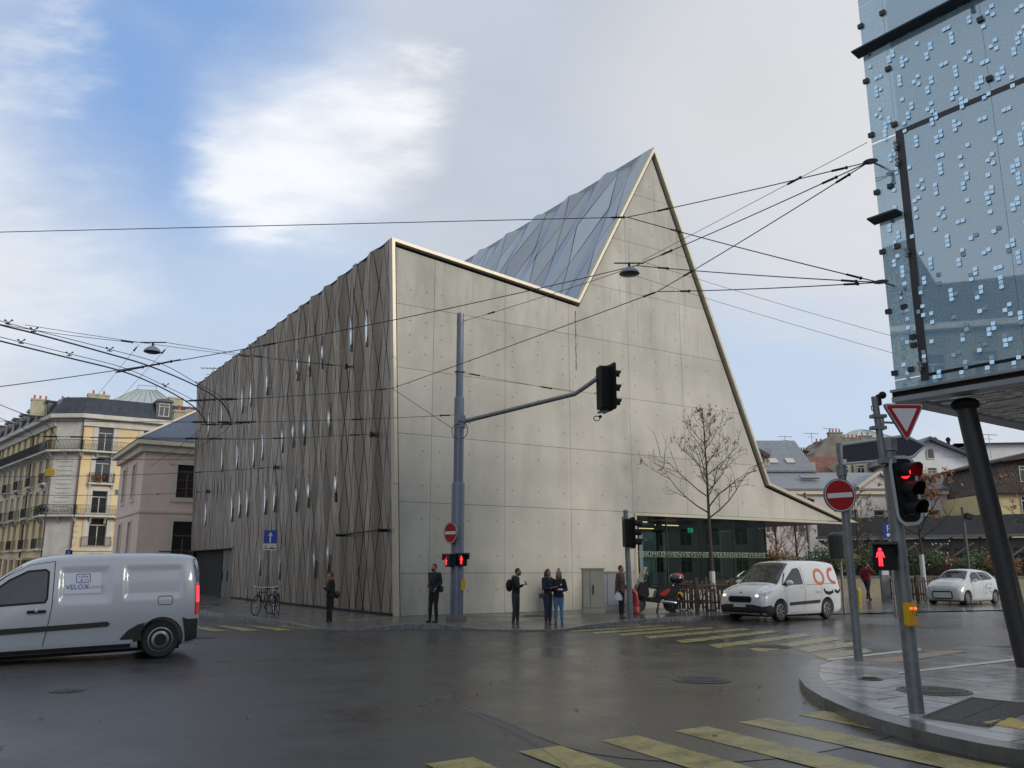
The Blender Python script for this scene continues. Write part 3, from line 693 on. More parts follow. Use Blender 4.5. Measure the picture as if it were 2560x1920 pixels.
# folded metal cladding
def clad_mat(name, col, lo, hi, rough=0.42, metal=0.75):
    M = mat(name, col, rough, metal, var=0.06, vs=1.1, rvar=0.06, island=0.20, spec=0.5)
    return M
m_clad = clad_mat('bronze_cladding', (0.20, 0.166, 0.128), .8, 1.2, 0.40, 0.72)
m_roof = clad_mat('roof_cladding', (0.36, 0.40, 0.44), .8, 1.2, 0.36, 0.65)
m_lens = mat('mirror_glass', (0.62, 0.66, 0.69), 0.02, 1.0, var=0)
def lattice(W, H, asp, bsp, k, per, amp, mapf, m, name, parent, nmax, dom=None, near=None, phase=0.0, seed=1, gap=0.011, skip=None, tilt=0.02, grow=False):
    rn = random.Random(seed); av = [-H * 0 - 4.0]; 
    a = []; x = -2 * k * H - 3; i = 0
    while x < 2 * W + 2 * k * H + 3: a.append(x); x += asp[i % len(asp)] * 2; i += 1
    b = []; x = -2 * k * H - 3; i = 0
    while x < 2 * W + 2 * k * H + 3: b.append(x); x += bsp[i % len(bsp)] * 2; i += 1
    def node(am, bn): return ((am + bn) / 2, (bn - am) / (2 * k))
    cells = []
    for i in range(len(a) - 1):
        for j in range(len(b) - 1):
            z1 = (b[j] - a[i + 1]) / (2 * k); z2 = (b[j + 1] - a[i]) / (2 * k)
            if z2 < 0 or z1 > H: continue
            pl = [node(a[i], b[j]), node(a[i + 1], b[j]), node(a[i + 1], b[j + 1]), node(a[i], b[j + 1])]
            if max(p[0] for p in pl) < 0 or min(p[0] for p in pl) > W: continue
            if area(pl) < 0: pl = pl[::-1]
            lean_dir = 1 if (i + j) % 2 else -1
            cells.append((pl, lean_dir))
    out = []
    for pl, ld in cells:
        c0 = (sum(p[0] for p in pl) / 4, sum(p[1] for p in pl) / 4)
        ins = inset(pl, gap)
        if len(ins) < 3: continue
        regs = [(0, W, 0, H)]
        if skip: regs = [(0, skip[0], 0, H), (skip[0], W, skip[1], H)]
        if skip and max(p[0] for p in pl) > skip[0] > min(p[0] for p in pl) and min(p[1] for p in pl) > skip[1]: regs = [(0, W, 0, H)]
        for rg_ in regs:
            q = clip_rect(ins, *rg_)
            if len(q) < 3 or abs(area(q)) < 0.01: continue
            out.append((c0, q, ld))
    out.sort(key=lambda t: t[0][0])
    def off(u, v=0.0):
        t = ((u + phase) / per) % 1.0
        return amp * ((1 - abs(sin(pi * t))) - 0.42) * min(1, .15 + max(0, u) / 1.0) * ((.38 + .62 * (v / H) ** 3) if grow else 1)
    rest = MB()
    for n, (c0, q, ld) in enumerate(out):
        tu = rn.uniform(-tilt, tilt) + 0.012 * ld; tv = rn.uniform(-tilt, tilt) * 0.12
        s = MB() if n < nmax else rest
        # slice the panel along its length so that it follows the folds
        bx0, bx1 = min(p[0] for p in q), max(p[0] for p in q); st = per / 2.0
        k0 = int(math.floor(bx0 / st)); k1 = int(math.ceil(bx1 / st))
        ff = []
        for kk in range(k0, k1):
            sl_ = clip_rect(q, kk * st, (kk + 1) * st, -1e3, 1e3)
            if len(sl_) < 3: continue
            g_ = (sum(p[0] for p in sl_) / len(sl_), sum(p[1] for p in sl_) / len(sl_)); og = sum(off(p[0], p[1]) for p in sl_) / len(sl_)
            fo = lambda p: mapf(p[0], p[1], (og if p is g_ else off(p[0], p[1])) + (p[0] - c0[0]) * tu + (p[1] - c0[1]) * tv)
            for i_ in range(len(sl_)): s.face([fo(sl_[i_]), fo(sl_[(i_ + 1) % len(sl_)]), fo(g_)])
        for i in range(len(q)):
            p, r = q[i], q[(i + 1) % len(q)]
            o1 = off(p[0], p[1]) + (p[0] - c0[0]) * tu + (p[1] - c0[1]) * tv; o2 = off(r[0], r[1]) + (r[0] - c0[0]) * tu + (r[1] - c0[1]) * tv
            s.face([mapf(*p, o1), mapf(*r, o2), mapf(*r, o2 - .04), mapf(*p, o1 - .04)])
        if n < nmax: s.build(name, m, parent, fix=False)
    if rest.v: rest.build(name, m, parent, fix=False)['kind'] = 'stuff'
    return off
FH = 12.33 - 0.2
map_f = lambda u, v, o: (-LEAN * (v + .2) - o + 0.0, 0.10 + u, v + 0.2)
SKY_, SKZ = 18.6, 2.55
offF = lattice(LF - .1, FH, [0.33, 0.23, 0.38, 0.40], [0.38, 0.25, 0.33, 0.38], 0.25, 1.48, 0.16, map_f, m_clad, 'cladding_panel', mus, 300, phase=0.1, seed=4, skip=(SKY_, SKZ - .2), gap=0.019, tilt=.03, grow=True)
s = MB(); s.face([(-LEAN * .2 + .17, .08, .2), (-LEAN * .2 + .17, SKY_, .2), (-LEAN * 12.3 + .17, SKY_, 12.31), (-LEAN * 12.3 + .17, .08, 12.31)])
s.face([(-LEAN * SKZ + .17, SKY_, SKZ), (-LEAN * SKZ + .17, LF, SKZ), (-LEAN * 12.3 + .17, LF, 12.31), (-LEAN * 12.3 + .17, SKY_, 12.31)])
s.face([(-LEAN * 12.3 + .17, .08, 12.31), (-LEAN * 12.3 + .17, LF, 12.31), (0.5, LF, 12.2), (.5, .08, 12.2)]); s.face([(.17, LF, .1), (.5, LF, .1), (.5, LF, 12.3), (-.35, LF, 12.3)])
s.build('cladding_backing', m_dark, mus, fix=False)
s = MB(); s.bb((-.05, .1, .1), (.1, SKY_, .2)); s.build('plinth', m_dark, mus)
# mirror glass slots in the cladding
z4 = lambda a, b: (480 + a / 3.95, 580 + b / 3.95)
z5 = lambda a, b: (480 + a / 2.765, 960 + b / 2.765)
lens = [z4(1575, 1010), z4(1725, 950), z4(1295, 1190), z4(1175, 1270), z4(1060, 1320), z4(755, 1470), z4(585, 1590)] + [z5(*p) for p in ((350, 110), (203, 220), (115, 280), (318, 500), (216, 520), (428, 480), (488, 430), (624, 370), (698, 330), (775, 310), (950, 240), (513, 800), (580, 780), (728, 770), (812, 740), (998, 690), (95, 900), (278, 860), (332, 830), (387, 820), (470, 1220), (605, 1240), (850, 1220), (945, 1180))]
for u, v in lens:
    y, z = fpx(u, v); y -= .1; z -= .2
    h = 0.66; w = 0.095; o_ = offF(y, z) + 0.05; s = MB()
    L_ = [(0, -h), (w * .75, -h * .35), (w, h * .05), (w * .6, h * .5), (0, h), (-w * .6, h * .45), (-w, 0), (-w * .7, -h * .45)]
    fr = [map_f(y + p[0], z + p[1], o_ + (0.02 if abs(p[0]) < .02 else 0)) for p in L_]; bk = [map_f(y + p[0] * 1.15, z + p[1] * 1.03, o_ - .12) for p in L_]
    a = [s.P(p) for p in fr]; b = [s.P(p) for p in bk]; c = s.P(map_f(y, z, o_ + 0.01)); n = len(a)
    for k in range(n): s.f.append([a[k], a[(k + 1) % n], c]); s.f.append([a[k], a[(k + 1) % n], b[(k + 1) % n], b[k]])
    s.build('window', m_lens, mus, fix=True)
# right wing roof slope above the valley
sx, sz = PK[0] - VV[0], PK[1] - VV[1]; SL = sqrt(sx * sx + sz * sz); ux, uz = sx / SL, sz / SL; nx_, nz_ = -uz, ux
map_r = lambda u, v, o: (VV[0] + ux * v + nx_ * (o - .02), 0.11 + u, VV[1] + uz * v + nz_ * (o - .02))
lattice(LF - .2, SL, [0.62, 0.44, 0.90, 0.84], [0.75, 0.55, 0.68, 0.82], 0.30, 2.8, 0.26, map_r, m_roof, 'roof_panel', mus, 150, phase=-0.1, seed=9, gap=0.018, tilt=.01)
s = MB(); s.face([map_r(0, 0, -.24), map_r(LF - .1, 0, -.24), map_r(LF - .1, SL, -.24), map_r(0, SL, -.24)]); s.build('roof_backing', m_dark, mus, fix=False)
s = MB(); s.face([(PK[0], .1, PK[1] + .0), (PK[0], LF, PK[1]), (KK[0], LF, KK[1]), (KK[0], .1, KK[1])]); s.face([(KK[0], .1, KK[1]), (KK[0], LF, KK[1]), (TT[0] - .3, LF, TT[1] + .08), (TT[0] - .3, .1, TT[1] + .08)])
s.face([(A1[0], .1, 12.3), (A1[0], LF, 12.3), (VV[0], LF, 11.5), (VV[0], .1, 11.5)]); s.build('roof', m_roof, mus, fix=False)
# recessed service doors at the far end of the long side
m_door = mat('service_door', (0.10, 0.095, 0.085), 0.5, 0.4, var=0.06)
s = MB(); s.bb((0.25, SKY_ + .02, .12), (0.35, 21.6, SKZ + .1)); s.build('recess_wall', m_door, mus)
for k in range(3):
    s = MB(); s.bb((0.22, SKY_ + .15 + k * .95, .16), (0.245, SKY_ + 1.05 + k * .95, SKZ - .1)); dr = s.build('door', m_door, mus)
    s = MB(); s.bb((0.19, SKY_ + .9 + k * .95, .9), (0.218, SKY_ + .98 + k * .95, 1.4)); s.build('handle', m_dark, dr)
s = MB(); s.bb((0.2, 21.6, .12), (2.5, LF, SKZ + .1)); s.build('recess_wall', m_dark, mus)  # solid black block, the darkness of the open void put into its colour
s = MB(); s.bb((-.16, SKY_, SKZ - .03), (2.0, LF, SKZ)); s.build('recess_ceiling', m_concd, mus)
# small fixtures on the cladding
y1, z1 = fpx(862, 1338); y2, z2 = fpx(968, 1326)
s = MB(); s.tube([map_f(y1 - .1, z1 - .2, .30), map_f(y2 - .1, z2 - .2, .30)], .022, 6)
for yy, zz in ((y1, z1), (y2, z2)): s.tube([map_f(yy - .1, zz - .2, .0), map_f(yy - .1, zz - .2, .33)], .05, 8)
s.build('handrail', m_black, mus)
def anchor(u, v):
    y, z = fpx(u, v); p = map_f(y - .1, z - .2, .10); s = MB(); s.lathe([(.10, -.03), (.10, .03), (.03, .05), (.03, .14)], 10, p, 'X')
    s.M = Matrix.Identity(4); s.build('wire_anchor', m_black, mus); return MW @ Vector(map_f(y - .1, z - .2, .22))
ANC = {k: anchor(*k) for k in ((872, 917), (935, 1087), (693, 1169), (522, 1229))}
y, z = fpx(908, 1428); s = MB(); p = map_f(y - .1, z - .2, .2); s.box(p, (.02, .14, .28)); s.build('red_plate', mat('dull_red', (0.16, 0.02, 0.015), .5), mus)
# ------------------------------------------------------------------ generic houses
m_pane = mat('window_glass', (0.018, 0.024, 0.030), 0.05, 0.0, var=0.3, vs=0.8, spec=1.0)
m_wframe = mat('window_frame_white', (0.50, 0.48, 0.43), 0.5, var=0.05)
m_wood = mat('window_frame_wood', (0.22, 0.085, 0.025), 0.5, var=0.15)
m_slate = mat('slate_roof', (0.035, 0.042, 0.058), 0.38, 0.1, var=0.35, vs=2.5, bump=0.4, bs=14)
m_slateb = mat('slate_roof_blue', (0.07, 0.095, 0.145), 0.45, 0.0, var=0.25, vs=5, bump=0.6, bs=10)
m_rail = mat('iron_railing', (0.018, 0.019, 0.020), 0.5, 0.2, var=0)
m_pot = mat('terracotta_pot', (0.42, 0.10, 0.05), 0.7, var=0.15)
m_tile = mat('red_roof_tile', (0.17, 0.065, 0.045), 0.75, var=0.35, vs=2, bump=0.5, bs=12)
WM = {}
def window_meshes(w, h, style):
    k = (round(w, 2), round(h, 2), style)
    if k in WM: return WM[k]
    f = MB(); t = 0.07
    f.bb((0, 0, 0), (t, .06, h)); f.bb((w - t, 0, 0), (w, .06, h)); f.bb((t, 0, 0), (w - t, .06, t)); f.bb((t, 0, h - t), (w - t, .06, h))
    if w > .7: f.bb((w / 2 - .04, .002, t), (w / 2 + .04, .058, h * (.74 if style != 'plain' else 1) - t))
    if style != 'plain': f.bb((t, .004, h * .74), (w - t, .056, h * .74 + .07))
    if style == 'wood':
        for q in (.26, .5): f.bb((t, .01, h * q), (w / 2 - .04, .05, h * q + .03)); f.bb((w / 2 + .04, .01, h * q), (w - t, .05, h * q + .03))
    fm = f.mesh('window'); fm.materials.append(m_wood if style == 'wood' else m_wframe)
    g = MB(); g.face([(t, .035, t), (w - t, .035, t), (w - t, .035, h - t), (t, .035, h - t)]); gm = g.mesh('pane'); gm.materials.append(m_pane)
    WM[k] = (fm, gm); return WM[k]
class Facade:
    """a wall in its own frame: x along it, z up, outside towards -y"""
    def __init__(s, parent, p, ang, W, z0, z1, m, name='wall'):
        s.par, s.W, s.z0, s.z1, s.m, s.name = parent, W, z0, z1, m, name
        s.T = Matrix.Translation(p) @ Matrix.Rotation(ang, 4, 'Z'); s.rects = []; s.ang = ang
    def win(s, x, z, w, h, style='std', depth=.22, panes=True, shutter=None):
        s.rects.append((x, x + w, z, z + h))
        if panes:
            fm, gm = window_meshes(w, h, style); o = link('window', fm, s.par); o.matrix_local = s.T @ Matrix.Translation((x, depth, z)); link('pane', gm, o)
            return o
    def surround(s, x, z, w, h, t, m, proud=.05, sill=True, name='window_surround'):
        b = MB(); b.M = s.T
        b.bb((x - t, -proud, z - (t if sill else 0)), (x, .0, z + h + t)); b.bb((x + w, -proud, z - (t if sill else 0)), (x + w + t, .0, z + h + t)); b.bb((x, -proud, z + h), (x + w, 0, z + h + t))
        if sill: b.bb((x, -proud, z - t), (x + w, 0.0, z))
        return b.build(name, m, s.par)
    def box(s, name, a, b, m, parent=None):
        q = MB(); q.M = s.T; q.bb(a, b); return q.build(name, m, parent or s.par)
    def done(s, depth=.25):
        X = sorted({0, s.W} | {v for r in s.rects for v in r[:2]}); Z = sorted({s.z0, s.z1} | {v for r in s.rects for v in r[2:]})
        b = MB(); b.M = s.T
        for i in range(len(X) - 1):
            for j in range(len(Z) - 1):
                mx, mz = (X[i] + X[i + 1]) / 2, (Z[j] + Z[j + 1]) / 2
                if any(r[0] < mx < r[1] and r[2] < mz < r[3] for r in s.rects): continue
                b.face([(X[i], 0, Z[j]), (X[i + 1], 0, Z[j]), (X[i + 1], 0, Z[j + 1]), (X[i], 0, Z[j + 1])])
        for x0, x1, z0, z1 in s.rects:
            for q in (((x0, z0), (x1, z0)), ((x1, z0), (x1, z1)), ((x1, z1), (x0, z1)), ((x0, z1), (x0, z0))):
                (a, c), (d, e) = q; b.face([(a, 0, c), (d, 0, e), (d, depth, e), (a, depth, c)])
        b.face([(0, depth + .3, s.z0), (s.W, depth + .3, s.z0), (s.W, depth + .3, s.z1), (0, depth + .3, s.z1)])
        return b.build(s.name, s.m, s.par, fix=False)
    def railing(s, x0, x1, y, z, h=.95, step=.13, name='railing', parent=None, ends=True, m=None):
        b = MB(); b.M = s.T; b.bb((x0, y - .02, z + h - .04), (x1, y + .02, z + h)); b.bb((x0, y - .015, z + .08), (x1, y + .015, z + .11)); n = max(2, int((x1 - x0) / step))
        for i in range(n + 1):
            x = x0 + (x1 - x0) * i / n; b.bb((x - .012, y - .012, z), (x + .012, y + .012, z + h - .04))
        if ends:
            for x in (x0, x1):
                b.bb((x - .02, y + .02, z + h - .04), (x + .02, 0, z + h))
                for k in range(int(-y / step)): b.bb((x - .012, y + .1 + k * step, z), (x + .012, y + .125 + k * step, z + h - .04))
        return b.build(name, m or m_rail, parent or s.par, fix=False)
    def balcony(s, x0, x1, z, dep=.6, m=None, brackets=True, planter=None):
        sl = s.box('balcony', (x0, -dep, z - .16), (x1, -.002, z), m)
        s.railing(x0 + .04, x1 - .04, -dep + .05, z, parent=sl)
        if brackets:
            b = MB(); b.M = s.T; n = max(2, int((x1 - x0) / 1.3) + 1)
            for i in range(n):
                if n <= 3: b = MB(); b.M = s.T
                x = x0 + .15 + (x1 - x0 - .3) * i / (n - 1); b.prism([(-dep * .8, z - .16), (0, z - .16), (0, z - .75), (-dep * .3, z - .5)], lambda y, zz: (x - .09, y, zz), lambda y, zz: (x + .09, y, zz))
                if n <= 3: b.build('bracket', m, sl)
            if n > 3: b.build('bracket', m, sl)['kind'] = 'stuff'
        return sl
def chimney(par, T, x, y, z, w, d, h, pots, m):
    b = MB(); b.M = T; b.bb((x - w / 2, y - d / 2, z), (x + w / 2, y + d / 2, z + h)); b.bb((x - w / 2 - .06, y - d / 2 - .06, z + h - .18), (x + w / 2 + .06, y + d / 2 + .06, z + h - .02)); c = b.build('chimney', m, par)
    for k in range(pots):
        b = MB(); b.M = T; xx = x - w / 2 + w * (k + .5) / pots; b.lathe([(.11, z + h - .02), (.085, z + h + .27), (.105, z + h + .30), (.09, z + h + .38)], 8, (xx, y, 0)); b.build('chimney_pot', m_pot, c)
    return c
def bushy(name, label, cat, p, r, n, m, seed, size=.09, group=None, kind=None, stem=True):
    rn = random.Random(seed); t = thing(name, label, cat, p, 0, group); b = MB()
    blobs = [(Vector((rn.uniform(-.6, .6) * r[0], rn.uniform(-.6, .6) * r[1], r[2] * rn.uniform(.35, 1.0))), rn.uniform(.35, .6)) for _ in range(9)]
    for k in range(n):
        c, q = rn.choice(blobs); a = Vector((rn.gauss(0, 1), rn.gauss(0, 1), rn.gauss(0, 1))).normalized() * (rn.random() ** .4) * q
        pt = Vector((c.x + a.x * r[0], c.y + a.y * r[1], max(.05, c.z + a.z * r[2] * .8))); s = size * rn.uniform(.6, 1.4)
        u = Vector((rn.gauss(0, 1), rn.gauss(0, 1), rn.gauss(0, 1))).normalized() * s; w = u.orthogonal().normalized() * s * .55
        b.face([pt - u, pt + w, pt + u, pt - w])
    b.build('foliage', m, t, fix=False)
    if stem:
        b = MB()
        for k in range(6): a = rn.uniform(0, 6.3); b.tube([(0, 0, 0), (cos(a) * r[0] * .3, sin(a) * r[1] * .3, r[2] * .5), (cos(a) * r[0] * .6, sin(a) * r[1] * .6, r[2] * 1.1)], [.03, .02, .008], 4)
        b.build('stem', mat('bark', (0.035, 0.028, 0.024), .85, var=.25, vs=8), t)
    return t
m_bark = mat('bark', (0.048, 0.038, 0.031), .85, var=.25, vs=8)
m_leafbr = mat('dry_leaf', (0.16, 0.045, 0.022), .7, var=.4, vs=3)
m_leafor = mat('orange_dry_leaf', (0.22, 0.095, 0.04), .7, var=.4, vs=3)
m_green = mat('shrub_leaf', (0.045, 0.075, 0.022), .6, var=.5, vs=2)
m_greeny = mat('shrub_leaf_yellow', (0.11, 0.10, 0.025), .6, var=.4, vs=2)
def tree(name, label, p, h, trunk_r, clear, spread, seed, leaves=0, leafm=None, white=0.0, group=None, lsize=.05, nb=26, upf=.9, dens=1.0, twig=3):
    rn = random.Random(seed); t = thing(name, label, 'tree', p, 0, group)
    b = MB(); n = 9; pts = []; wob = [0, 0]
    for i in range(n):
        wob[0] += rn.uniform(-.02, .02) * h * .15; wob[1] += rn.uniform(-.02, .02) * h * .15
        pts.append((wob[0], wob[1], h * i / (n - 1)))
    b.tube(pts, [trunk_r * (1 - .93 * (i / (n - 1)) ** 1.1) for i in range(n)], 8); b.build('trunk', m_bark, t, smooth=True)
    if white:
        w = MB(); w.tube([(0, 0, .02), (0, 0, white)], trunk_r * 1.12, 10); w.build('trunk_wrap', mat('white_wrap', (0.50, 0.50, 0.52), .6, var=.1), t)
    tips = []; b = MB()
    def at(z):
        f = z / h * (n - 1); i = min(int(f), n - 2); a, c = Vector(pts[i]), Vector(pts[i + 1]); return a.lerp(c, f - i)
    def br(p, d, l, r, lev):
        k = 5; q = [p]; dd = d.copy()
        for i in range(k):
            dd = (dd + Vector((rn.gauss(0, .10), rn.gauss(0, .10), rn.gauss(.05, .07)))).normalized(); q.append(q[-1] + dd * l / k)
        b.tube(q, [max(.004, r * (1 - .8 * i / k)) for i in range(k + 1)], 5 if lev == 0 else 4, cap=False)
        tips.extend(q[2:] if lev > 0 else q[4:])
        if lev < twig:
            for i in range(1, k + 1):
                for _ in range(2 if lev < 2 else 1):
                    if rn.random() < (.8 if lev == 0 else .62) * dens:
                        a = rn.uniform(0, 2 * pi); o = dd.orthogonal().normalized(); o = Matrix.Rotation(a, 3, dd) @ o
                        br(q[i], (dd * .8 + o * .75 + Vector((0, 0, .12))).normalized(), l * rn.uniform(.28, .5), r * .45, lev + 1)
    for i in range(nb):
        f = (i + .3) / nb; z = clear + (h * .97 - clear) * f; a = i * 2.4 + rn.uniform(-.3, .3); up = upf * (1 + f * .9)
        d = Vector((cos(a), sin(a), up)).normalized(); l = spread * (1 - f) ** .95 * rn.uniform(.85, 1.15) + .25
        br(at(z), d, l * sqrt(1 + up * up) * .8, trunk_r * .34 * (1 - f * .7), 0)
    cr = b.build('crown', m_bark, t, fix=False)
    if leaves:
        b = MB(); cl = [rn.choice(tips) for _ in range(max(1, leaves // 7))]
        for k in range(leaves):
            c = rn.choice(cl) if rn.random() < .75 else rn.choice(tips); pt = c + Vector((rn.gauss(0, .07), rn.gauss(0, .07), rn.gauss(-.04, .06))); s = lsize * rn.uniform(.6, 1.4)
            u = Vector((rn.gauss(0, .6), rn.gauss(0, .6), rn.gauss(0, 1))).normalized() * s; w = u.orthogonal().normalized() * s * .5
            b.face([pt - u, pt + w, pt + u, pt - w])
        b.build('leaves', leafm, t, fix=False)['kind'] = 'stuff'
    return t

# ------------------------------------------------------------------ cream corner apartment building, far left
m_cream = mat('cream_render', (0.70, 0.55, 0.32), .8, var=.08, vs=.8, streak=.12)
m_creams = mat('cream_stone', (0.56, 0.54, 0.485), .8, var=.14, vs=1.2, streak=.25)
m_awn = mat('awning_cloth', (0.42, 0.40, 0.33), .8)
A = Y(211, 1045, 80.5); zC = A.z
cb = thing('apartment_building', 'cream corner apartment building with dark mansard roof, stone balconies and terracotta chimney pots', 'building', (A.x, A.y, 0), 0)
Zf = lambda y: Y(230, y, 82).z
S = [Zf(1372), Zf(1290), Zf(1209), Zf(1131), zC]
RW = 30.0
F = Facade(cb, (0, 0, 0), ANG, RW, 0, zC, m_cream)
F2a = radians(180) + atan2(0.747, -0.665)  # left street side: outside to the left front
CH = 2.6                                    # chamfered corner
ldir = Vector((-0.665, 0.747, 0)); cdir = (Vector((-1, 0.06, 0))).normalized()
cp = cdir * CH
LW = 64.0
F2 = Facade(cb, cp + ldir * LW, atan2(-ldir.y, -ldir.x), LW, 0, zC, m_cream)
F3 = Facade(cb, cp, atan2(-cdir.y, -cdir.x), CH, 0, zC, m_creams)
for ci in range(7):
    x = 1.35 + ci * 4.05
    F.win(x, S[3] + .05, 1.35, 2.35, 'std'); F.surround(x, S[3] + .05, 1.35, 2.35, .42, m_creams, .05, sill=False)
    F.win(x, S[2] + .05, 1.35, 2.45, 'std'); F.surround(x, S[2] + .05, 1.35, 2.45, .36, m_creams, .08, sill=False)
    F.balcony(x - .45, x + 1.8, S[2], .45, m_creams)
    F.win(x, S[1] + .05, 1.35, 2.3, 'std'); F.surround(x, S[1] + .05, 1.35, 2.3, .36, m_creams, .06, sill=False)
    F.win(x, S[0] + .25, 1.55, 2.6, 'wood' if ci % 2 else 'std'); F.surround(x, S[0] + .25, 1.55, 2.6, .5, m_creams, .08)
    F.railing(x - .5, x + 2.0, -.3, S[0] + .2, .9)
F.balcony(0, RW, S[3], .75, m_creams); F.balcony(0, 6.6, S[1], .75, m_creams)
F.box('string_course', (0, -.16, S[0] - .22), (RW, -.002, S[0] - .02), m_creams)
F.box('cornice', (-.2, -.75, zC - .05), (RW, .0, zC + .35), m_creams); F.box('cornice', (0, -.22, zC - .75), (RW, -.003, zC - .052), m_creams)
for k in range(8):
    for sx in (0.0, 3.4): 
        if k * 4.05 + sx < RW - 1: F.box('quoin', (k * 4.05 + sx + .05, -.06, S[0] + .3 + 0), (k * 4.05 + sx + .45, -.001, S[0] + .75), m_creams)
for j in range(5):
    for x in (.12, 3.6, 4.35, 7.65): F.box('quoin', (x, -.06, S[0] + .95 + j * .55), (x + .38, -.001, S[0] + 1.2 + j * .55), m_creams)
F.box('drainpipe', (-.06, -.12, 0), (.08, -.005, zC - .06), mat('copper_pipe', (0.09, 0.035, 0.025), .5))
F.box('awning', (.6, -1.4, 2.35), (8.4, -.05, 2.6), m_awn); F.win(1.0, .3, 3.0, 2.0, 'plain'); F.win(4.6, .3, 3.0, 2.0, 'plain')
F.box('plaque', (3.35, -.05, S[2] - 1.0), (3.75, -.001, S[2] - .55), mat('green_plaque', (0.02, 0.14, 0.13), .4))
F.done()
for k in range(14): F3.box('stone_course', (.55, -.05, S[1] + .4 + k * .42), (CH - .6, -.001, S[1] + .6 + k * .42), m_creams)
F3.balcony(-.4, CH + .3, S[3], .75, m_creams, brackets=True); F3.balcony(-.4, CH + .3, S[1], .75, m_creams); F3.box('cornice', (-.35, -.72, zC - .04), (CH + .3, 0, zC + .34), m_creams)
F3.done()
nw = 24
for ci in range(nw):
    x = LW - 2.4 - ci * 2.6
    for si, (z, h) in enumerate(((S[0] + .1, 2.7), (S[1] + .05, 2.35), (S[2] + .05, 2.45), (S[3] + .05, 2.3))):
        F2.win(x, z, 1.15, h, 'std'); 
    F2.surround(x, S[2] + .05, 1.15, 2.45, .25, m_creams, .06); F2.surround(x, S[1] + .05, 1.15, 2.35, .25, m_creams, .06, sill=False)
    if ci % 2 == 0:
        F2.balcony(x - .35, x + 1.5, S[2], .5, m_creams); F2.balcony(x - .5, x + 1.7, S[1], .6, m_creams); F2.balcony(x - .5, x + 1.7, S[0], .5, m_creams, brackets=False)
    F2.win(x - .2, .4, 1.7, 2.1, 'plain')
F2.balcony(0, LW, S[3], .75, m_creams); F2.box('cornice', (0, -.75, zC - .045), (LW, 0, zC + .35), m_creams); F2.box('cornice', (0, -.22, zC - .75), (LW, -.003, zC - .05), m_creams)
F2.box('string_course', (0, -.2, S[0] - .2), (LW, -.002, S[0] - .02), m_creams); F2.box('string_course', (0, -.3, S[1] - .22), (LW, -.002, S[1] - .17), m_creams)
for x in (LW - 8.6, LW - 24): F2.box('drainpipe', (x, -.14, 0), (x + .13, -.01, zC - .06), MATS['copper_pipe'])
F2.box('awning', (LW - 7.6, -1.5, 2.3), (LW - 3.0, -.05, 2.5), m_awn); F2.done()
# mansard roof following the three fronts
rd = Vector((cos(ANG), sin(ANG), 0)); rn_ = Vector((-sin(ANG), cos(ANG), 0)); ln_ = Vector((0.747, 0.665, 0))
base = [rd * RW, Vector((0, 0, 0)), cp, cp + ldir * LW]
nrm_ = [rn_, (rn_ + Vector((0.1, 1, 0))).normalized(), (ln_ + Vector((0.1, 1, 0))).normalized(), ln_]
b = MB(); H1 = Y(300, 1006, 83).z + .1
for i in range(3):
    p, q = base[i], base[i + 1]; n1, n2 = nrm_[i], nrm_[i + 1]
    b.face([p - n1 * .5 + Vector((0, 0, zC + .36)), q - n2 * .5 + Vector((0, 0, zC + .36)), q + n2 * .35 + Vector((0, 0, H1)), p + n1 * .35 + Vector((0, 0, H1))])
    b.face([p + n1 * .35 + Vector((0, 0, H1)), q + n2 * .35 + Vector((0, 0, H1)), q + n2 * 5.5 + Vector((0, 0, H1 + .4)), p + n1 * 5.5 + Vector((0, 0, H1 + .4))])
roof = b.build('roof', m_slate, cb)
def dormer(T, x, zb, w=1.5, h=1.75, par=cb):
    b = MB(); b.M = T; b.bb((x, -.35, zb), (x + w, 1.8, zb + h)); b.lathe([(w * .52, x - .08), (w * .52, x + w + .08)], 14, (0, 0, 0)) if False else None
    b.exy([(x - .12, zb + h), (x + w + .12, zb + h), (x + w, zb + h + .2), (x + w / 2, zb + h + .32), (x, zb + h + .2)], -.5, 1.8)
    o = b.build('dormer', m_slate, par); fm, gm = window_meshes(w * .66, h * .75, 'std'); q = link('window', fm, o); q.matrix_local = T @ Matrix.Translation((x + w * .17, -.42, zb + h * .14)); return o
for x in (6.3, 13.5, 18.6, 23.5): dormer(F.T, x, zC + .5)
for k in range(11): dormer(F2.T, LW - 4.2 - k * 3.4, zC + .45, 1.35, 1.5)
m_chim = mat('chimney_render', (0.40, 0.37, 0.26), .85, var=.15)
chimney(cb, F.T, 1.2, 1.6, zC + 1.0, 1.9, .8, 1.7, 2, m_chim); chimney(cb, F.T, -1.3, 3.2, zC + .6, 1.5, .8, 1.5, 3, m_chim); chimney(cb, F.T, -3.6, 5.2, zC + .6, 1.5, .8, 1.7, 3, m_chim)
chimney(cb, F.T, 8.6, 2.6, H1, 1.4, .9, 1.2, 0, m_chim); chimney(cb, F.T, 14.2, 3.4, H1, 1.4, .8, 1.0, 1, m_chim); chimney(cb, F.T, 10.6, -.2, zC - .4, 3.0, .7, 2.1, 4, m_chim); chimney(cb, F.T, 20.6, 2.2, zC + 1, 1.2, .8, 1.5, 1, m_chim)
for k in range(4): chimney(cb, F2.T, LW - 14 - k * 11, 2.0, zC + 1.0, 1.5, .8, 1.8, 3, m_chim)
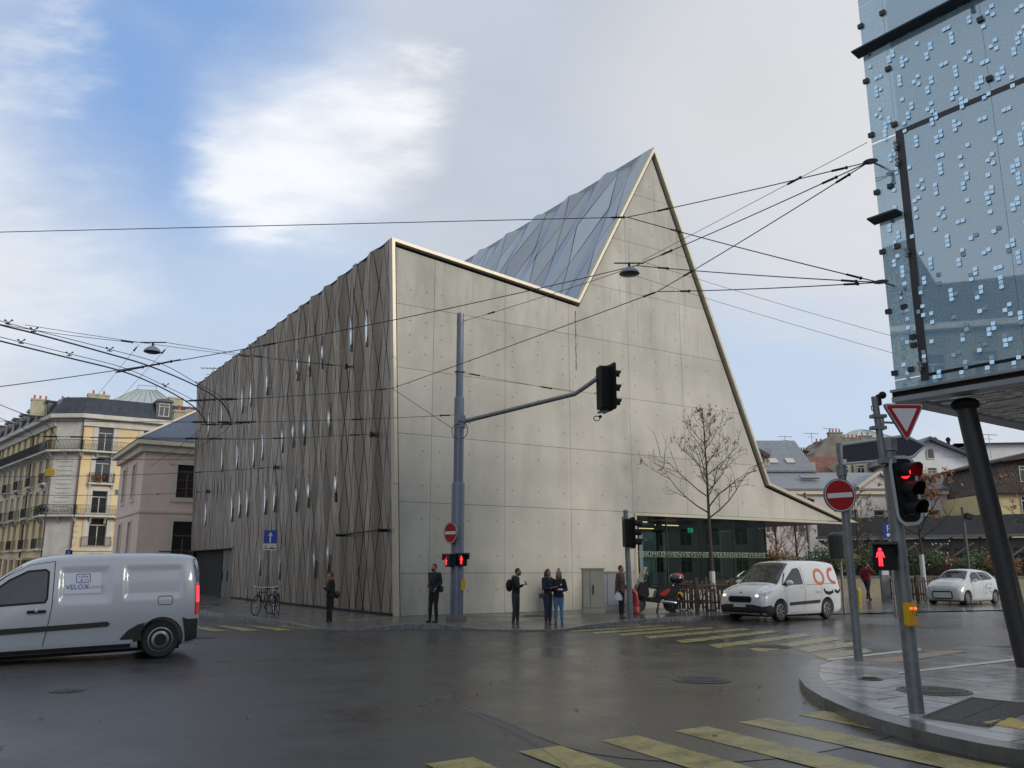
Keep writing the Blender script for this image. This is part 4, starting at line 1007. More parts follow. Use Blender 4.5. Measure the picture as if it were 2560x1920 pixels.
# plants on its balconies
bushy('balcony_plants', 'tangle of green and dry plants on the first long balcony of the cream building', 'plants', (A.x + 4.9 * rd.x + .2, A.y + 4.9 * rd.y - .45, S[1]), (1.0, .25, .7), 260, m_leafor, 3, .09, stem=False)
bushy('balcony_plants', 'dark green potted plants at the rounded end of the same balcony', 'plants', (A.x - 3.0, A.y - .3, S[1]), (.9, .25, .7), 200, m_green, 4, .1, stem=False)
bushy('balcony_plants', 'brown dried creeper covering the small single balcony on the cream building', 'plants', (A.x + 2.0 * rd.x, A.y + 2.0 * rd.y - .55, S[2] - .05), (.75, .12, .65), 260, m_leafor, 5, .07, stem=False)
# glazed pyramid roof behind
q = Y(368, 985, 108); b = MB(); zb, zt = Y(368, 1012, 108).z, Y(368, 978, 108).z
gr = thing('glass_roof', 'pale green glazed pyramid roof rising behind the cream building', 'glass roof', (q.x, q.y, 0), .35)
m_copper = mat('pale_copper', (0.40, 0.46, 0.44), .4, .2, var=.12)
b.face([(-4, -4, zb - .6), (4, -4, zb - .6), (1.1, -1.1, zt), (-1.1, -1.1, zt)]); b.face([(4, -4, zb - .6), (4, 4, zb - .6), (1.1, 1.1, zt), (1.1, -1.1, zt)]); b.face([(-4, 4, zb - .6), (-4, -4, zb - .6), (-1.1, -1.1, zt), (-1.1, 1.1, zt)]); b.face([(-1.1, -1.1, zt), (1.1, -1.1, zt), (1.1, 1.1, zt), (-1.1, 1.1, zt)])
b.build('roof_glazing', m_copper, gr, fix=False); b = MB()
for k in range(9):
    t = k / 8; b.tube([(-4 + 8 * t, -4.03, zb - .6), (-1.1 + 2.2 * t, -1.13, zt + .02)], .06, 4)
b.tube([(-1.1, -1.1, zt + .5), (1.1, -1.1, zt + .5)], .04, 4); b.tube([(-1.1, -1.1, zt), (-1.1, -1.1, zt + .5)], .04, 4); b.tube([(1.1, -1.1, zt), (1.1, -1.1, zt + .5)], .04, 4)
b.build('glazing_bar', mat('grey_metal', (.3, .33, .33), .5), gr); b = MB(); b.bb((-3.6, -3.6, 0), (3.6, 3.6, zb - .6)); b.build('base', m_chim, gr)

# ------------------------------------------------------------------ pink pavilion with blue slate roof
m_pink = mat('pink_render', (0.80, 0.63, 0.55), .8, var=.06, vs=1.0, streak=.1)
m_pinkt = mat('cream_trim', (0.66, 0.60, 0.48), .75, var=.06)
PB = Y(364, 1112, 53.5); zE = PB.z
pk = thing('pavilion_building', 'pink two storey pavilion with blue slate roof, between the cream building and the museum', 'building', (PB.x, PB.y, 0), ANG)
F = Facade(pk, (0, 0, 0), 0, 14, 0, zE, m_pink); zz = lambda v: Y(430, v, 56).z
zw0, zw1 = zz(1248), zz(1162); zd1 = zz(1306)
for k in range(3):
    x = 2.05 + k * 3.6
    F.win(x, zw0, 1.35, zw1 - zw0, 'wood', .18); F.surround(x, zw0, 1.35, zw1 - zw0, .28, m_pinkt, .07); F.box('keystone', (x - .42, -.10, zw1 - .16), (x + 1.77, -.072, zw1 + .3), m_pinkt)
    F.win(x, .9, 1.35, zd1 - .9, 'wood', .18); F.surround(x, .9, 1.35, zd1 - .9, .28, m_pinkt, .07)
F.box('string_course', (-.04, -.06, zz(1287)), (14, -.002, zz(1281)), m_pinkt); F.done()
F = Facade(pk, (0, 9.5, 0), -pi / 2, 9.5, 0, zE, m_pink)
for k in range(2):
    x = 5.9 - k * 3.8; F.win(x, zw0, .95, zw1 - zw0, 'wood', .2); F.surround(x, zw0, .95, zw1 - zw0, .2, m_pinkt, .07); F.win(x, .9, .95, zd1 - .9, 'wood', .2); F.surround(x, .9, .95, zd1 - .9, .2, m_pinkt, .07)
F.box('string_course', (0, -.06, zz(1287)), (9.5, -.002, zz(1281)), m_pinkt); F.done()
b = MB(); b.bb((-.55, -.55, zE), (14.5, 10.0, zE + .30)); b.build('cornice', m_pinkt, pk); b = MB(); b.bb((-.28, -.28, zE - .42), (14.2, 9.7, zE - .003)); b.build('cornice', m_pinkt, pk)
zr = Y(500, 1055, 58).z + .9
b = MB(); b.face([(-.6, -.6, zE + .305), (14.6, -.6, zE + .305), (9.5, 4.7, zr + .8), (5.0, 4.7, zr + .8)]); b.face([(-.6, 10.1, zE + .305), (-.6, -.6, zE + .305), (5.0, 4.7, zr + .8), (5.0, 4.8, zr + .8)]); b.face([(14.6, -.6, zE + .305), (14.6, 10.1, zE + .305), (9.5, 4.8, zr + .8), (9.5, 4.7, zr + .8)]); b.face([(14.6, 10.1, zE + .305), (-.6, 10.1, zE + .305), (5.0, 4.8, zr + .8), (9.5, 4.8, zr + .8)]); b.build('roof', m_slateb, pk, fix=False)
b = MB(); b.tube([(-.6, -.6, zE + .33), (5, 4.7, zr + .82)], .09, 5); b.build('ridge_cap', m_pinkt, pk)
chimney(pk, Matrix.Identity(4), 3.2, 7.0, zE, .8, .8, 3.6, 1, m_chim); chimney(pk, Matrix.Identity(4), 6.2, 7.4, zE, 1.1, .8, 2.6, 1, m_chim)

# slatted fence between the pavilion and the museum, yard railing
sf = thing('slatted_fence', 'brown fence of slanting metal slats left of the museum doors', 'fence', (0, 0, 0))
p0 = MW @ Vector((1.0, LF + .3, 0)); m_sf = mat('fence_bronze', (0.13, 0.11, 0.085), .5, .4)
b = MB()
for k in range(34):
    p = p0 + e2 * (k * .28) ; s1 = MB(); s1.tube([(p.x, p.y, .1), (p.x + e2.x * .35, p.y + e2.y * .35, 2.55)], .05, 4); s1.build('slat', m_sf, sf)
b.tube([p0 + Vector((0, 0, 2.5)), p0 + e2 * 9.8 + Vector((0, 0, 2.5))], .05, 4); b.tube([p0 + Vector((0, 0, .2)), p0 + e2 * 9.8 + Vector((0, 0, .2))], .05, 4); b.build('rail', m_sf, sf)
yr = thing('iron_railing', 'tall black iron railing in front of the pink pavilion', 'railing', (0, 0, 0)); b = MB()
a_, c_ = Y(398, 1378, 50), Y(520, 1375, 52)
for k in range(34):
    p = a_.lerp(c_, k / 33); b.tube([(p.x, p.y, .1), (p.x, p.y, a_.z)], .018, 4)
b.tube([a_, Vector((c_.x, c_.y, a_.z))], .03, 4); b.build('bars', m_rail, yr)

# ------------------------------------------------------------------ right background
m_lilac = mat('pale_lilac_render', (0.58, 0.54, 0.53), .8, var=.05, streak=.08)
m_zinc = mat('zinc_roof', (0.20, 0.215, 0.235), .45, .2, var=.15, vs=2, bump=.2, bs=5)
m_wht = mat('white_render', (0.66, 0.66, 0.67), .8, var=.06, vs=.7, streak=.1)
m_grimshade = mat('grimy_shaded_render', (0.23, 0.215, 0.18), .9, var=.25, vs=.8, streak=.5)  # grime on the skyline walls; painted shade on the mirrored street houses
m_ylr = mat('yellow_render', (0.55, 0.47, 0.25), .8, var=.06)
def P_(u, v, y): q = Y(u, v, y); return (q.x, q.z)
def house(name, label, u0, u1, vt, dep, m, rmat, ridge, thick=10, ang=0.0, wins=(), gable=None, cat='building', over=.5, group=None, wstyle='std'):
    a, c = Y(u0, vt, dep), Y(u1, vt, dep); t = thing(name, label, cat, (a.x, a.y, 0), ang, group); W = (c.x - a.x) / cos(ang); z1 = a.z
    F = Facade(t, (0, 0, 0), 0, W, 0, z1, m)
    for (x, z, w, h) in wins: F.win(x, z, w, h, wstyle, .18); F.surround(x, z, w, h, .13, m_pinkt, .04)
    F.done(); b = MB(); b.bb((0.001, .56, 0), (W - .001, thick, z1 - .01)); b.build('wall', m, t)
    b = MB()
    if ridge: 
        b.exy([(-over, z1), (W + over, z1), (W + over, z1 + .12), (-over, z1 + .12)], -over, thick + over)
        b.face([(-over, -over, z1 + .13), (W + over, -over, z1 + .13), (W + over - (ridge if gable else 0), thick / 2, z1 + ridge), (-over + (ridge if gable else 0), thick / 2, z1 + ridge)])
        b.face([(-over, thick + over, z1 + .13), (W + over, thick + over, z1 + .13), (W + over, thick / 2, z1 + ridge), (-over, thick / 2, z1 + ridge)]); b.build('roof', rmat, t)
    return t, W, z1
# long low school with pediment
dep = 74; ev = P_(2100, 1226, dep)[1]
ws = [(x, ev - 3.6, .95, 1.9) for x in [1.0 + 2.35 * k for k in range(18)]]
t, W, z1 = house('school_building', 'long pale lilac two storey building with grey roof and pediment behind the dark pergola', 1880, 2520, 1226, dep, m_lilac, m_zinc, 2.2, 12, 0.0, ws, over=.4)
b = MB(); b.bb((-.3, -.3, z1 - .35), (W + .3, -.002, z1 - .001)); b.build('cornice', m_pinkt, t)
xa = Y(2150, 1226, dep).x - t.location.x; xb = Y(2245, 1226, dep).x - t.location.x; zp = P_(2197, 1190, dep)[1]
b = MB(); b.exy([(xa, z1 + .13), (xb, z1 + .13), ((xa + xb) / 2, zp)], -.35, -.15); pd = b.build('pediment', m_lilac, t)
b = MB(); b.tube([(xa - .3, -.5, z1 + .2), ((xa + xb) / 2, -.5, zp + .25)], .16, 4); b.tube([(xb + .3, -.5, z1 + .2), ((xa + xb) / 2, -.5, zp + .25)], .16, 4); b.build('raking_cornice', m_pinkt, pd)
b = MB(); b.face([(xa - .4, -.6, z1 + .25), ((xa + xb) / 2, -.6, zp + .35), ((xa + xb) / 2, 5, zp + .35), (xa - .4, 5, z1 + .25)]); b.face([(xb + .4, -.6, z1 + .25), ((xa + xb) / 2, -.6, zp + .35), ((xa + xb) / 2, 5, zp + .35), (xb + .4, 5, z1 + .25)]); b.build('roof', m_zinc, pd)
for x in (xa - 1.0, xb + 1.2): b = MB(); b.tube([(x, -.08, 0), (x, -.08, z1 - .3)], .07, 6); b.build('drainpipe', m_zinc, t)
b = MB(); b.box((6.0, 2.8, z1 + 1.45), (1.6, .9, .1), rx=.35); b.build('skylight', m_pane, t)
# classical gable corner at the museum slope
t = thing('classical_gable', 'corner of a classical stone gable with dentils just right of the museum roof slope', 'building', tuple(Y(1868, 1300, 66)), 0.1); t.location.z = 0
zt = P_(1880, 1102, 66)[1]; zm = P_(1925, 1141, 66)[1]; m_stn = mat('pale_stone', (0.38, 0.36, 0.30), .8, var=.15)
b = MB(); b.exy([(-4, 0), (1.35, 0), (1.35, zm - .3), (-1, zt - .5), (-4, zt - 2)], 0, 8); b.build('wall', m_stn, t)
b = MB(); b.exy([(1.9, zm - .15), (2.0, zm + .1), (-.3, zt + .15), (-.5, zt - .1)], -.5, 8.4); b.build('roof', m_slate, t); b = MB(); b.bb((-3.5, -.45, zm - .75), (1.9, .0, zm - .42)); b.build('cornice', m_stn, t)
for k in range(8): b = MB(); b.bb((-1.8 + k * .45, -.36, zm - .95), (-1.6 + k * .45, -.002, zm - .76)); b.build('dentil', m_stn, t)
b = MB(); b.tube([(.9, -.25, 0), (.9, -.25, zm - .96)], [.28, .24], 12); b.build('column', m_stn, t)
# red roofed house with dormers, dark roof
t, W, z1 = house('old_house', 'old house with weathered red tile roof and pale dormers above the school roof', 1990, 2190, 1195, 88, m_chim, m_tile, 3.0, 12, 0, [], over=.3)
for u, v in ((2025, 1178), (2155, 1178), (2115, 1180)):
    q = Y(u, v, 87.5); x = q.x - t.location.x; b = MB(); b.bb((x - .7, -.2, q.z - .9), (x + .7, 4, q.z + 1.0)); o = b.build('dormer', m_chim, t); fm, gm = window_meshes(.8, 1.3, 'std'); w = link('window', fm, o); w.location = (x - .4, -.27, q.z - .6); link('pane', gm, w)
for u in (2080, 2130): q = Y(u, 1168, 90); chimney(t, Matrix.Identity(4), q.x - t.location.x, 4, q.z - 1.5, 1.8, .8, 1.6, 3, m_chim)
t, W, z1 = house('old_house', 'dark grey roofed house with two skylights beside the classical gable', 1920, 2035, 1180, 80, m_chim, m_zinc, 3.8, 11, 0.0, [], over=.2)
for x in (1.0, 2.6): b = MB(); b.box((x, 1.4, z1 + 1.25), (.8, .9, .08), rx=.58); b.build('skylight', m_wframe, t)
# grimy fire wall with stepped chimneys
t = thing('old_house', 'tall grimy grey blank gable wall with rows of chimney pots on the skyline', 'building', (0, 0, 0), 0); pts = [(2035, 1200), (2038, 1130), (2062, 1108), (2078, 1090), (2105, 1090), (2105, 1100), (2160, 1106), (2160, 1100), (2190, 1104), (2215, 1120), (2215, 1200)]
b = MB(); b.exy([P_(u, v, 100) for u, v in pts], 100, 108); b.build('wall', m_grimshade, t)
for u, v, n, w in ((2095, 1088, 4, 1.6), (2135, 1101, 4, 2.0), (2172, 1096, 2, 1.4), (2055, 1112, 2, 1.0)): q = Y(u, v, 101); chimney(t, Matrix.Identity(4), q.x, 102, q.z - .5, w, .7, 1.0, n, m_grimshade)
t, W, z1 = house('old_house', 'low grey house with flat dark roof edge and chimneys left of the grimy wall', 1935, 2040, 1130, 104, m_grimshade, m_slate, .8, 9, 0, [(6, 13, .7, .8)], over=.2)
for u in (1960, 1985, 2022, 2034): q = Y(u, 1126, 104); chimney(t, Matrix.Identity(4), q.x - t.location.x, 3, q.z - 1, 1.2, .7, 1.4, 4, m_chim)
t, W, z1 = house('apartment_building', 'pale apartment house with small balconies seen behind the traffic light pole', 2165, 2250, 1150, 92, m_wht, m_slate, .8, 9, 0, [(1.2, 9.0, .9, 1.8), (1.2, 6.0, .9, 1.8), (3.0, 9.0, .9, 1.8), (3.0, 6.0, .9, 1.8)], over=.2)
Fb = Facade(t, (0, 0, 0), 0, W, 0, z1, m_wht); Fb.balcony(.6, 3.6, 8.9, .7, m_wht)
# copper dome roof right
q = Y(2150, 1095, 118); zb, zt = Y(2150, 1103, 118).z, Y(2150, 1076, 118).z; gr2 = thing('glass_roof', 'small pale green pyramid roof on the right skyline behind chimneys', 'glass roof', (q.x, q.y, 0), .3); b = MB()
b.face([(-3.6, -3.6, zb), (3.6, -3.6, zb), (.7, -.7, zt), (-.7, -.7, zt)]); b.face([(3.6, -3.6, zb), (3.6, 3.6, zb), (.7, .7, zt), (.7, -.7, zt)]); b.face([(-3.6, 3.6, zb), (-3.6, -3.6, zb), (-.7, -.7, zt), (-.7, .7, zt)]); b.face([(-.7, -.7, zt), (.7, -.7, zt), (.7, .7, zt), (-.7, .7, zt)]); b.build('roof_glazing', m_copper, gr2, fix=False)
b = MB(); b.bb((-3.4, -3.4, 0), (3.4, 3.4, zb)); b.build('base', m_grimshade, gr2)
b = MB()
for k in range(7): b.tube([(-3.6 + 7.2 * k / 6, -3.63, zb), (-.7 + 1.4 * k / 6, -.73, zt)], .06, 4)
b.build('glazing_bar', MATS['grey_metal'], gr2)
# white house with big gable
dep = 82; t = thing('white_house', 'big white rendered house with a dark roof verge, arched attic window and few openings', 'house', (0, dep, 0), 0)
gx = lambda u, v: P_(u, v, dep)
prof = [(2262, 1420), (2262, 1140), (2317, 1097), (2425, 1142), (2470, 1162), (2470, 1420)]
ppts = [gx(*p) for p in prof]; b = MB(); b.exy(ppts, .26, 14); b.build('wall', m_wht, t)
F = Facade(t, (ppts[0][0], 0, 0), 0, ppts[-1][0] - ppts[0][0], ppts[0][1], gx(2262, 1142)[1], m_wht); x0 = ppts[0][0]
for (ua, va, ub, vb) in ((2321, 1170, 2341, 1199), ):
    a, c = gx(ua, vb), gx(ub, va); F.win(a[0] - x0, a[1], c[0] - a[0], c[1] - a[1], 'std', .1); F.surround(a[0] - x0, a[1], c[0] - a[0], c[1] - a[1], .12, m_pinkt, .04)
F.done(.2)
b = MB(); b.exy([gx(2262, 1142), gx(2317, 1097), gx(2425, 1142), gx(2425, 1143)], .0, .25); b.build('gable_wall', m_wht, t)
a, c = gx(2318, 1147), gx(2333, 1121); arc = [(a[0], a[1]), (c[0], a[1])] + [((a[0] + c[0]) / 2 + (c[0] - a[0]) / 2 * cos(k * pi / 8), c[1] - (c[0] - a[0]) / 2 + (c[0] - a[0]) / 2 * sin(k * pi / 8)) for k in range(9)]
b = MB(); b.exy([(a[0] + (p[0] - a[0]) * 1.0, p[1]) for p in inset(arc, -.0)], -.06, -.01); b.build('window', m_pane, t)
b = MB(); 
for i in range(len(arc)): 
    p, r = arc[i], arc[(i + 1) % len(arc)]; b.tube([(p[0], -.06, p[1]), (r[0], -.06, r[1])], .06, 4)
b.build('window_surround', m_pinkt, t)
b = MB(); L1 = [gx(2255, 1146), gx(2317, 1093), gx(2430, 1140), gx(2475, 1160)]; off_ = offset_line(L1, -.3); b.exy(L1 + [gx(2475, 1164), gx(2428, 1146), gx(2317, 1101), gx(2255, 1152)], -.7, 14.5); b.build('roof', m_slate, t)
for u in (2350, 2383): q = Y(u, 1100, 86); b = MB(); b.lathe([(.16, q.z - 1.6), (.16, q.z), (.24, q.z + .02), (.24, q.z + .3), (.05, q.z + .45)], 8, (q.x, 5, 0)); b.build('vent_pipe', m_black, t)
t, W, z1 = house('white_house', 'long white wing with a dark eave to the right of the leaning column', 2440, 2700, 1112, 90, m_wht, m_slate, .8, 9, -.12, [(3.0, 9.6, .9, 2.2), (8.9, 10.4, .9, 1.5), (3.2, 4.8, .9, 2.2), (13, 10.4, .9, 1.5)], over=.5)
# chalet with shingled gable
dep = 66; t = thing('shingled_house', 'house with dark wooden shingled upper floor over yellow walls at the right edge', 'house', (0, dep, 0), 0); gx = lambda u, v: P_(u, v, dep)
m_shing = mat('weathered_shingle', (0.075, 0.06, 0.052), .85, var=.6, vs=5, bump=.5, bs=30)
a, c = gx(2497, 1228), gx(2640, 1152); b = MB(); b.exy([a, (c[0], a[1]), (c[0], c[1]), gx(2502, 1152)], 0, 9); b.build('wall', m_shing, t)
b = MB(); 
for j in range(9):
    z = a[1] + .1 + (c[1] - a[1] - .2) * j / 9
    for i in range(16):
        x = a[0] + .2 + (c[0] - a[0] - .4) * (i + (j % 2) * .5) / 16; b.box((x, -.015, z + .12), (.24, .03, .26), rx=-.08)
b.build('shingle', m_shing, t)['kind'] = 'stuff'
b = MB(); b.exy([gx(2488, 1152), gx(2575, 1128), gx(2700, 1128), gx(2700, 1148), gx(2575, 1146), gx(2488, 1157)], -.8, 9.5); b.build('roof', mat('brown_roof', (0.06, 0.04, 0.035), .8, var=.3), t)
a, c = gx(2506, 1420), gx(2640, 1232); b = MB(); b.bb((a[0], 0, a[1] - 2), (c[0], 8, c[1])); b.build('wall', m_ylr, t, ); b = MB(); b.bb((a[0] - .4, -.5, c[1] - .05), (c[0], -.002, c[1] + .45)); b.build('eave', mat('brown_roof', (0, 0, 0)), t)
for (ua, va, ub, vb) in ((2550, 1165, 2600, 1205), (2556, 1240, 2590, 1290)):
    a, c = gx(ua, vb), gx(ub, va); fm, gm = window_meshes(c[0] - a[0], c[1] - a[1], 'std'); w = link('window', fm, t); w.location = (a[0], -.07, a[1]); link('pane', gm, w)
# aerials
def aerial(u, v, dep, h, label):
    q = Y(u, v, dep); t = thing('tv_aerial', label, 'aerial', (q.x, q.y, q.z - h)); b = MB(); b.tube([(0, 0, 0), (0, 0, h)], .035, 4); b.tube([(-.9, 0, h - .05), (.9, 0, h - .12)], .028, 4)
    for k in range(6): b.tube([(-.8 + .32 * k, -.3, h - .08), (-.8 + .32 * k, .3, h - .08)], .02, 3)
    b.tube([(-.5, 0, h - .5), (.4, 0, h - .55)], .025, 4); b.build('mast', mat('grey_metal', (.3, .3, .3)), t)
aerial(534, 918, 58, 1.6, 'thin aerial above the far left end of the museum roofline'); aerial(2471, 1085, 88, 2.6, 'forked aerial on the roof right of the leaning column'); aerial(1962, 1090, 104, 4.5, 'leftmost aerial over the old roofs'); aerial(2028, 1082, 104, 5.0, 'middle aerial over the old roofs'); aerial(2077, 1070, 101, 4.0, 'aerial on the grimy blank gable wall')
# ------------------------------------------------------------------ pergola, garden wall, planting
pg = thing('pergola', 'long dark slatted pergola roof on posts behind the garden', 'pergola', (0, 0, 0)); m_perg = mat('dark_grey_metal', (0.085, 0.085, 0.088), .6, .2)
pl, pr = Y(2040, 1292, 56), Y(2640, 1266, 50); ax = (pr - pl); ax.z = 0; Lp = ax.length; ax.normalize(); px_ = Vector((-ax.y, ax.x, 0)); zt = Y(2300, 1290, 53).z
b = MB(); b.M = Matrix.Translation((pl.x, pl.y, 0)) @ Matrix.Rotation(atan2(ax.y, ax.x), 4, 'Z')
b.bb((0, .1, zt - 1.15), (Lp, .2, zt)); b.build('fascia', m_perg, pg); T_ = b.M
b = MB(); b.M = T_; b.bb((-.05, -.35, zt - 1.32), (Lp, .08, zt - 1.16)); b.build('gutter', m_galv, pg)
b = MB(); b.M = T_
for k in range(16): b.bb((0, .3 + k * .3, zt - 1.45 - .02 * k), (Lp, .42 + k * .3, zt - 1.38 - .02 * k))
b.build('slat', m_perg, pg)['kind'] = 'stuff'
for k in range(9):
    b = MB(); b.M = T_; x = 1.2 + k * Lp / 8.5; b.tube([(x, .3, 0), (x + .25, .4, zt - 1.3)], .10, 6); b.tube([(x, .3, zt - 2.6), (x + 1.6, 3.0, zt - 1.5)], .07, 5); b.build('post', mat('pergola_post', (.12, .105, .09), .8), pg)
b = MB(); b.M = T_; b.bb((0, 5.2, 0), (Lp, 5.4, zt - 1.6)); b.build('back_wall', mat('dark_stone_wall', (0.075, 0.068, 0.06), .9, var=.5, vs=3, bump=.6, bs=6), pg)
for k in range(5): b = MB(); b.M = T_; b.bb((Lp * .55, 1.5, .8 + k * .42), (Lp, 1.56, .9 + k * .42)); b.build('rail', m_galv if k > 2 else m_perg, pg)
lw = thing('garden_wall', 'low cream retaining wall running along the back of the square', 'wall', (0, 0, 0)); a, c = G(1930, 1478, .1), G(2600, 1492, .1); a = Vector((a.x * 47 / a.y, 47, 0)); c = Vector((36, 45.5, 0)); b = MB()
dv = (c - a).normalized(); b.M = Matrix.Translation(a) @ Matrix.Rotation(atan2(dv.y, dv.x), 4, 'Z'); b.bb((-2, 0, 0), ((c - a).length, .5, 1.05)); b.build('wall', mat('cream_concrete', (0.36, 0.32, 0.22), .8, var=.15, streak=.4), lw); T2 = b.M
b = MB(); b.M = T2; b.bb((-2, -.04, 1.055), ((c - a).length, .7, 1.16)); b.build('coping', m_kerb, lw)
gd = MB(); gd.M = T2; gd.bb((-2, .72, 1.0), ((c - a).length, 9, 1.08)); tag(gd.build('garden_soil', mat('soil', (0.05, 0.042, 0.03), .9, var=.4)), kind='structure')
sq = sheet('square_paving', [Vector((9.0, 29.5, 0)), Vector((18, 33, 0)), Vector((40, 36, 0)), Vector((40, 47, 0)), Vector((8, 52, 0))], 0.03, wet_mat('wet_square', (0.10, 0.10, 0.098), (0.17, 0.168, 0.16), 0.14, 0.36, 0.7, 0.5))
rs = random.Random(21)
labs = [('round dark green shrub at the left end of the garden, by the museum glass', m_green), ('rusty brown clipped shrub right of the museum glass', m_leafor), ('loose dark green shrub behind the delivery van roof', m_green), ('shrub with white blossom above the red delivery van lettering', m_green), ('yellowish shrub behind the no entry sign pole', m_greeny), ('green shrub behind the walking person in red', m_green), ('dark shrub right of the walking person', m_green), ('white flowering shrub behind the picket fence', m_green), ('reddish brown shrub bed behind the small silver car', m_leafor), ('low dark shrub above the silver car roof', m_green), ('brownish low shrub next to the leaning column', m_leafor)]
us = [1925, 1960, 2010, 2055, 2110, 2160, 2215, 2325, 2385, 2440, 2490]
for i, ((lb, mm), u) in enumerate(zip(labs, us)):
    q = Y(u, 1430, 48.2 + (i % 3) * .6); sh = bushy('shrub', lb, 'shrub', (q.x, q.y, 1.05), (1.25, .9, 1.0 + .35 * (i % 2)), 900, mm, 30 + i, .085)
    if 'white' in lb:
        b = MB(); 
        for k in range(26): a_ = Vector((rs.uniform(-1.1, 1.1), rs.uniform(-1, .2), rs.uniform(.6, 2.0))); b.ball(a_, .045, 5, 3)
        b.build('blossom', m_signw, sh)['kind'] = 'stuff'
for i, (u, dp, hh, lb) in enumerate(((1945, 51, 4.2, 'multi stemmed bare shrub tree under the tip of the museum roof'), (1995, 52, 4.6, 'bare brown small tree behind the delivery van'), (2150, 51.5, 5.2, 'thin tree with sparse yellow green leaves by the no entry sign'), )):
    q = Y(u, 1430, dp); tree('small_tree', lb, (q.x, q.y, 1.05), hh, .09, .5, 1.7, 60 + i, 260 if i == 2 else 120, m_greeny if i == 2 else m_leafor, nb=14, lsize=.09, dens=.8)
m_ltree = mat('pole_grey', (0.10, 0.10, 0.105), .5, .3)
for u, vt, dp, lb in ((2405, 1268, 47, 'dark street lamp post with a small spotlight left of the leaning column'), (2012, 1232, 50, 'dark lamp post with square head rising behind the museum roof tip'),):
    q = Y(u, vt, dp); t = thing('lamp_post', lb, 'lamp post', (q.x, q.y, 0)); b = MB(); b.tube([(0, 0, 0), (0, 0, q.z)], .085, 8); b.build('pole', m_ltree, t); b = MB(); b.box((.25, -.1, q.z - .5), (.35, .3, .28), ry=.3); b.build('lamp_head', m_black, t)
# ------------------------------------------------------------------ glass tower on the right
HS = 4.4
T0 = G(2242, 1006, HS); T1 = G(2560, 955, HS); dT = (T1 - T0).normalized(); aT = atan2(dT.y, dT.x)
tw = thing('glass_tower', 'office building corner raised on columns, wrapped in speckled blue glass with small mirror tiles', 'office building', (T0.x, T0.y, 0), aT)
TW = Matrix.Translation((T0.x, T0.y, 0)) @ Matrix.Rotation(aT, 4, 'Z'); TWI = TW.inverted()
def tp_(u, v, yy=0.0):
    o = TWI @ Vector((0, 0, CAMH)); r = TWI.to_3x3() @ pray(u, v); t = (yy - o.y) / r.y; q = o + r * t; return (q.x, q.z)
zA = lambda a, b: (2060 + a / 2.962, b / 2.962)
zB = lambda a, b: (2060 + a / 2.962, 500 + b / 2.962)
def speck_glass():
    M = bpy.data.materials.new('speckled_glass'); M.use_nodes = True; nt = M.node_tree; N = nt.nodes; L = nt.links; N.remove(N['Principled BSDF'])
    tc = N.new('ShaderNodeTexCoord'); n = N.new('ShaderNodeTexNoise'); n.inputs['Scale'].default_value = 42; n.inputs['Detail'].default_value = 3; L.new(tc.outputs['Object'], n.inputs['Vector'])
    mr = N.new('ShaderNodeMapRange'); mr.inputs[1].default_value = .38; mr.inputs[2].default_value = .62; mr.inputs[3].default_value = .45; mr.inputs[4].default_value = .82; L.new(n.outputs[0], mr.inputs[0])
    tr = N.new('ShaderNodeBsdfTransparent'); tr.inputs[0].default_value = (.80, .90, .90, 1); df = N.new('ShaderNodeBsdfDiffuse'); df.inputs[0].default_value = (.36, .56, .71, 1)
    gl = N.new('ShaderNodeBsdfGlossy'); gl.inputs['Roughness'].default_value = .02; gl.inputs[0].default_value = (.85, .95, 1, 1)
    a = N.new('ShaderNodeMixShader'); L.new(mr.outputs[0], a.inputs[0]); L.new(tr.outputs[0], a.inputs[1]); L.new(df.outputs[0], a.inputs[2])
    fr = N.new('ShaderNodeFresnel'); fr.inputs[0].default_value = 3.2; ge = N.new('ShaderNodeNewGeometry'); s1 = N.new('ShaderNodeMath'); s1.operation = 'SUBTRACT'; s1.inputs[0].default_value = 1; L.new(ge.outputs['Backfacing'], s1.inputs[1]); s2 = N.new('ShaderNodeMath'); s2.operation = 'MULTIPLY'; L.new(s1.outputs[0], s2.inputs[0]); L.new(fr.outputs[0], s2.inputs[1]); b = N.new('ShaderNodeMixShader'); L.new(s2.outputs[0], b.inputs[0]); L.new(a.outputs[0], b.inputs[1]); L.new(gl.outputs[0], b.inputs[2]); L.new(b.outputs[0], N['Material Output'].inputs[0]); return M
m_speck = speck_glass()
m_tbody = mat('tower_wall', (0.38, 0.56, 0.64), .7, 0, var=.12, vs=1.5)
m_fin = mat('anodised_fin', (0.05, 0.052, 0.058), .4, .5, var=.1)
m_band = mat('steel_band', (0.27, 0.29, 0.32), .35, .2, var=.12, vs=2)
m_mtile = mat('mirror_tile', (0.58, 0.82, 1.0), .12, .75, var=0)
TX, TH = 11.0, 13.5
xj1 = tp_(*zA(530, 980))[0]; zj = tp_(2239, 338)[1]; xj2 = tp_(*zA(1230, 660))[0]; zj0 = tp_(2323, 937)[1]
xs_ = [0, xj1, xj2, xj2 + (xj2 - xj1), TX]
for i in range(4):
    for z0, z1 in ((HS + .22, zj0), (zj0 + .02, zj), (zj + .04, tp_(2205, 60)[1] + .6), (tp_(2205, 60)[1] + .62, TH)):
        s = MB(); s.bb((xs_[i] + .003, 0, z0), (xs_[i + 1] - .003, .016, z1)); s.build('glass_pane', m_speck, tw)
s = MB(); s.bb((.33, .42, HS + .22), (TX, 9.5, TH)); s.build('body_wall', m_tbody, tw)
m_lite = mat('pale_joint', (0.20, 0.30, 0.34), .6, var=.1)
s = MB()
for x in (xj2 + .35, xj2 + 2.6): s.bb((x, .40, HS + .3), (x + .05, .418, TH))
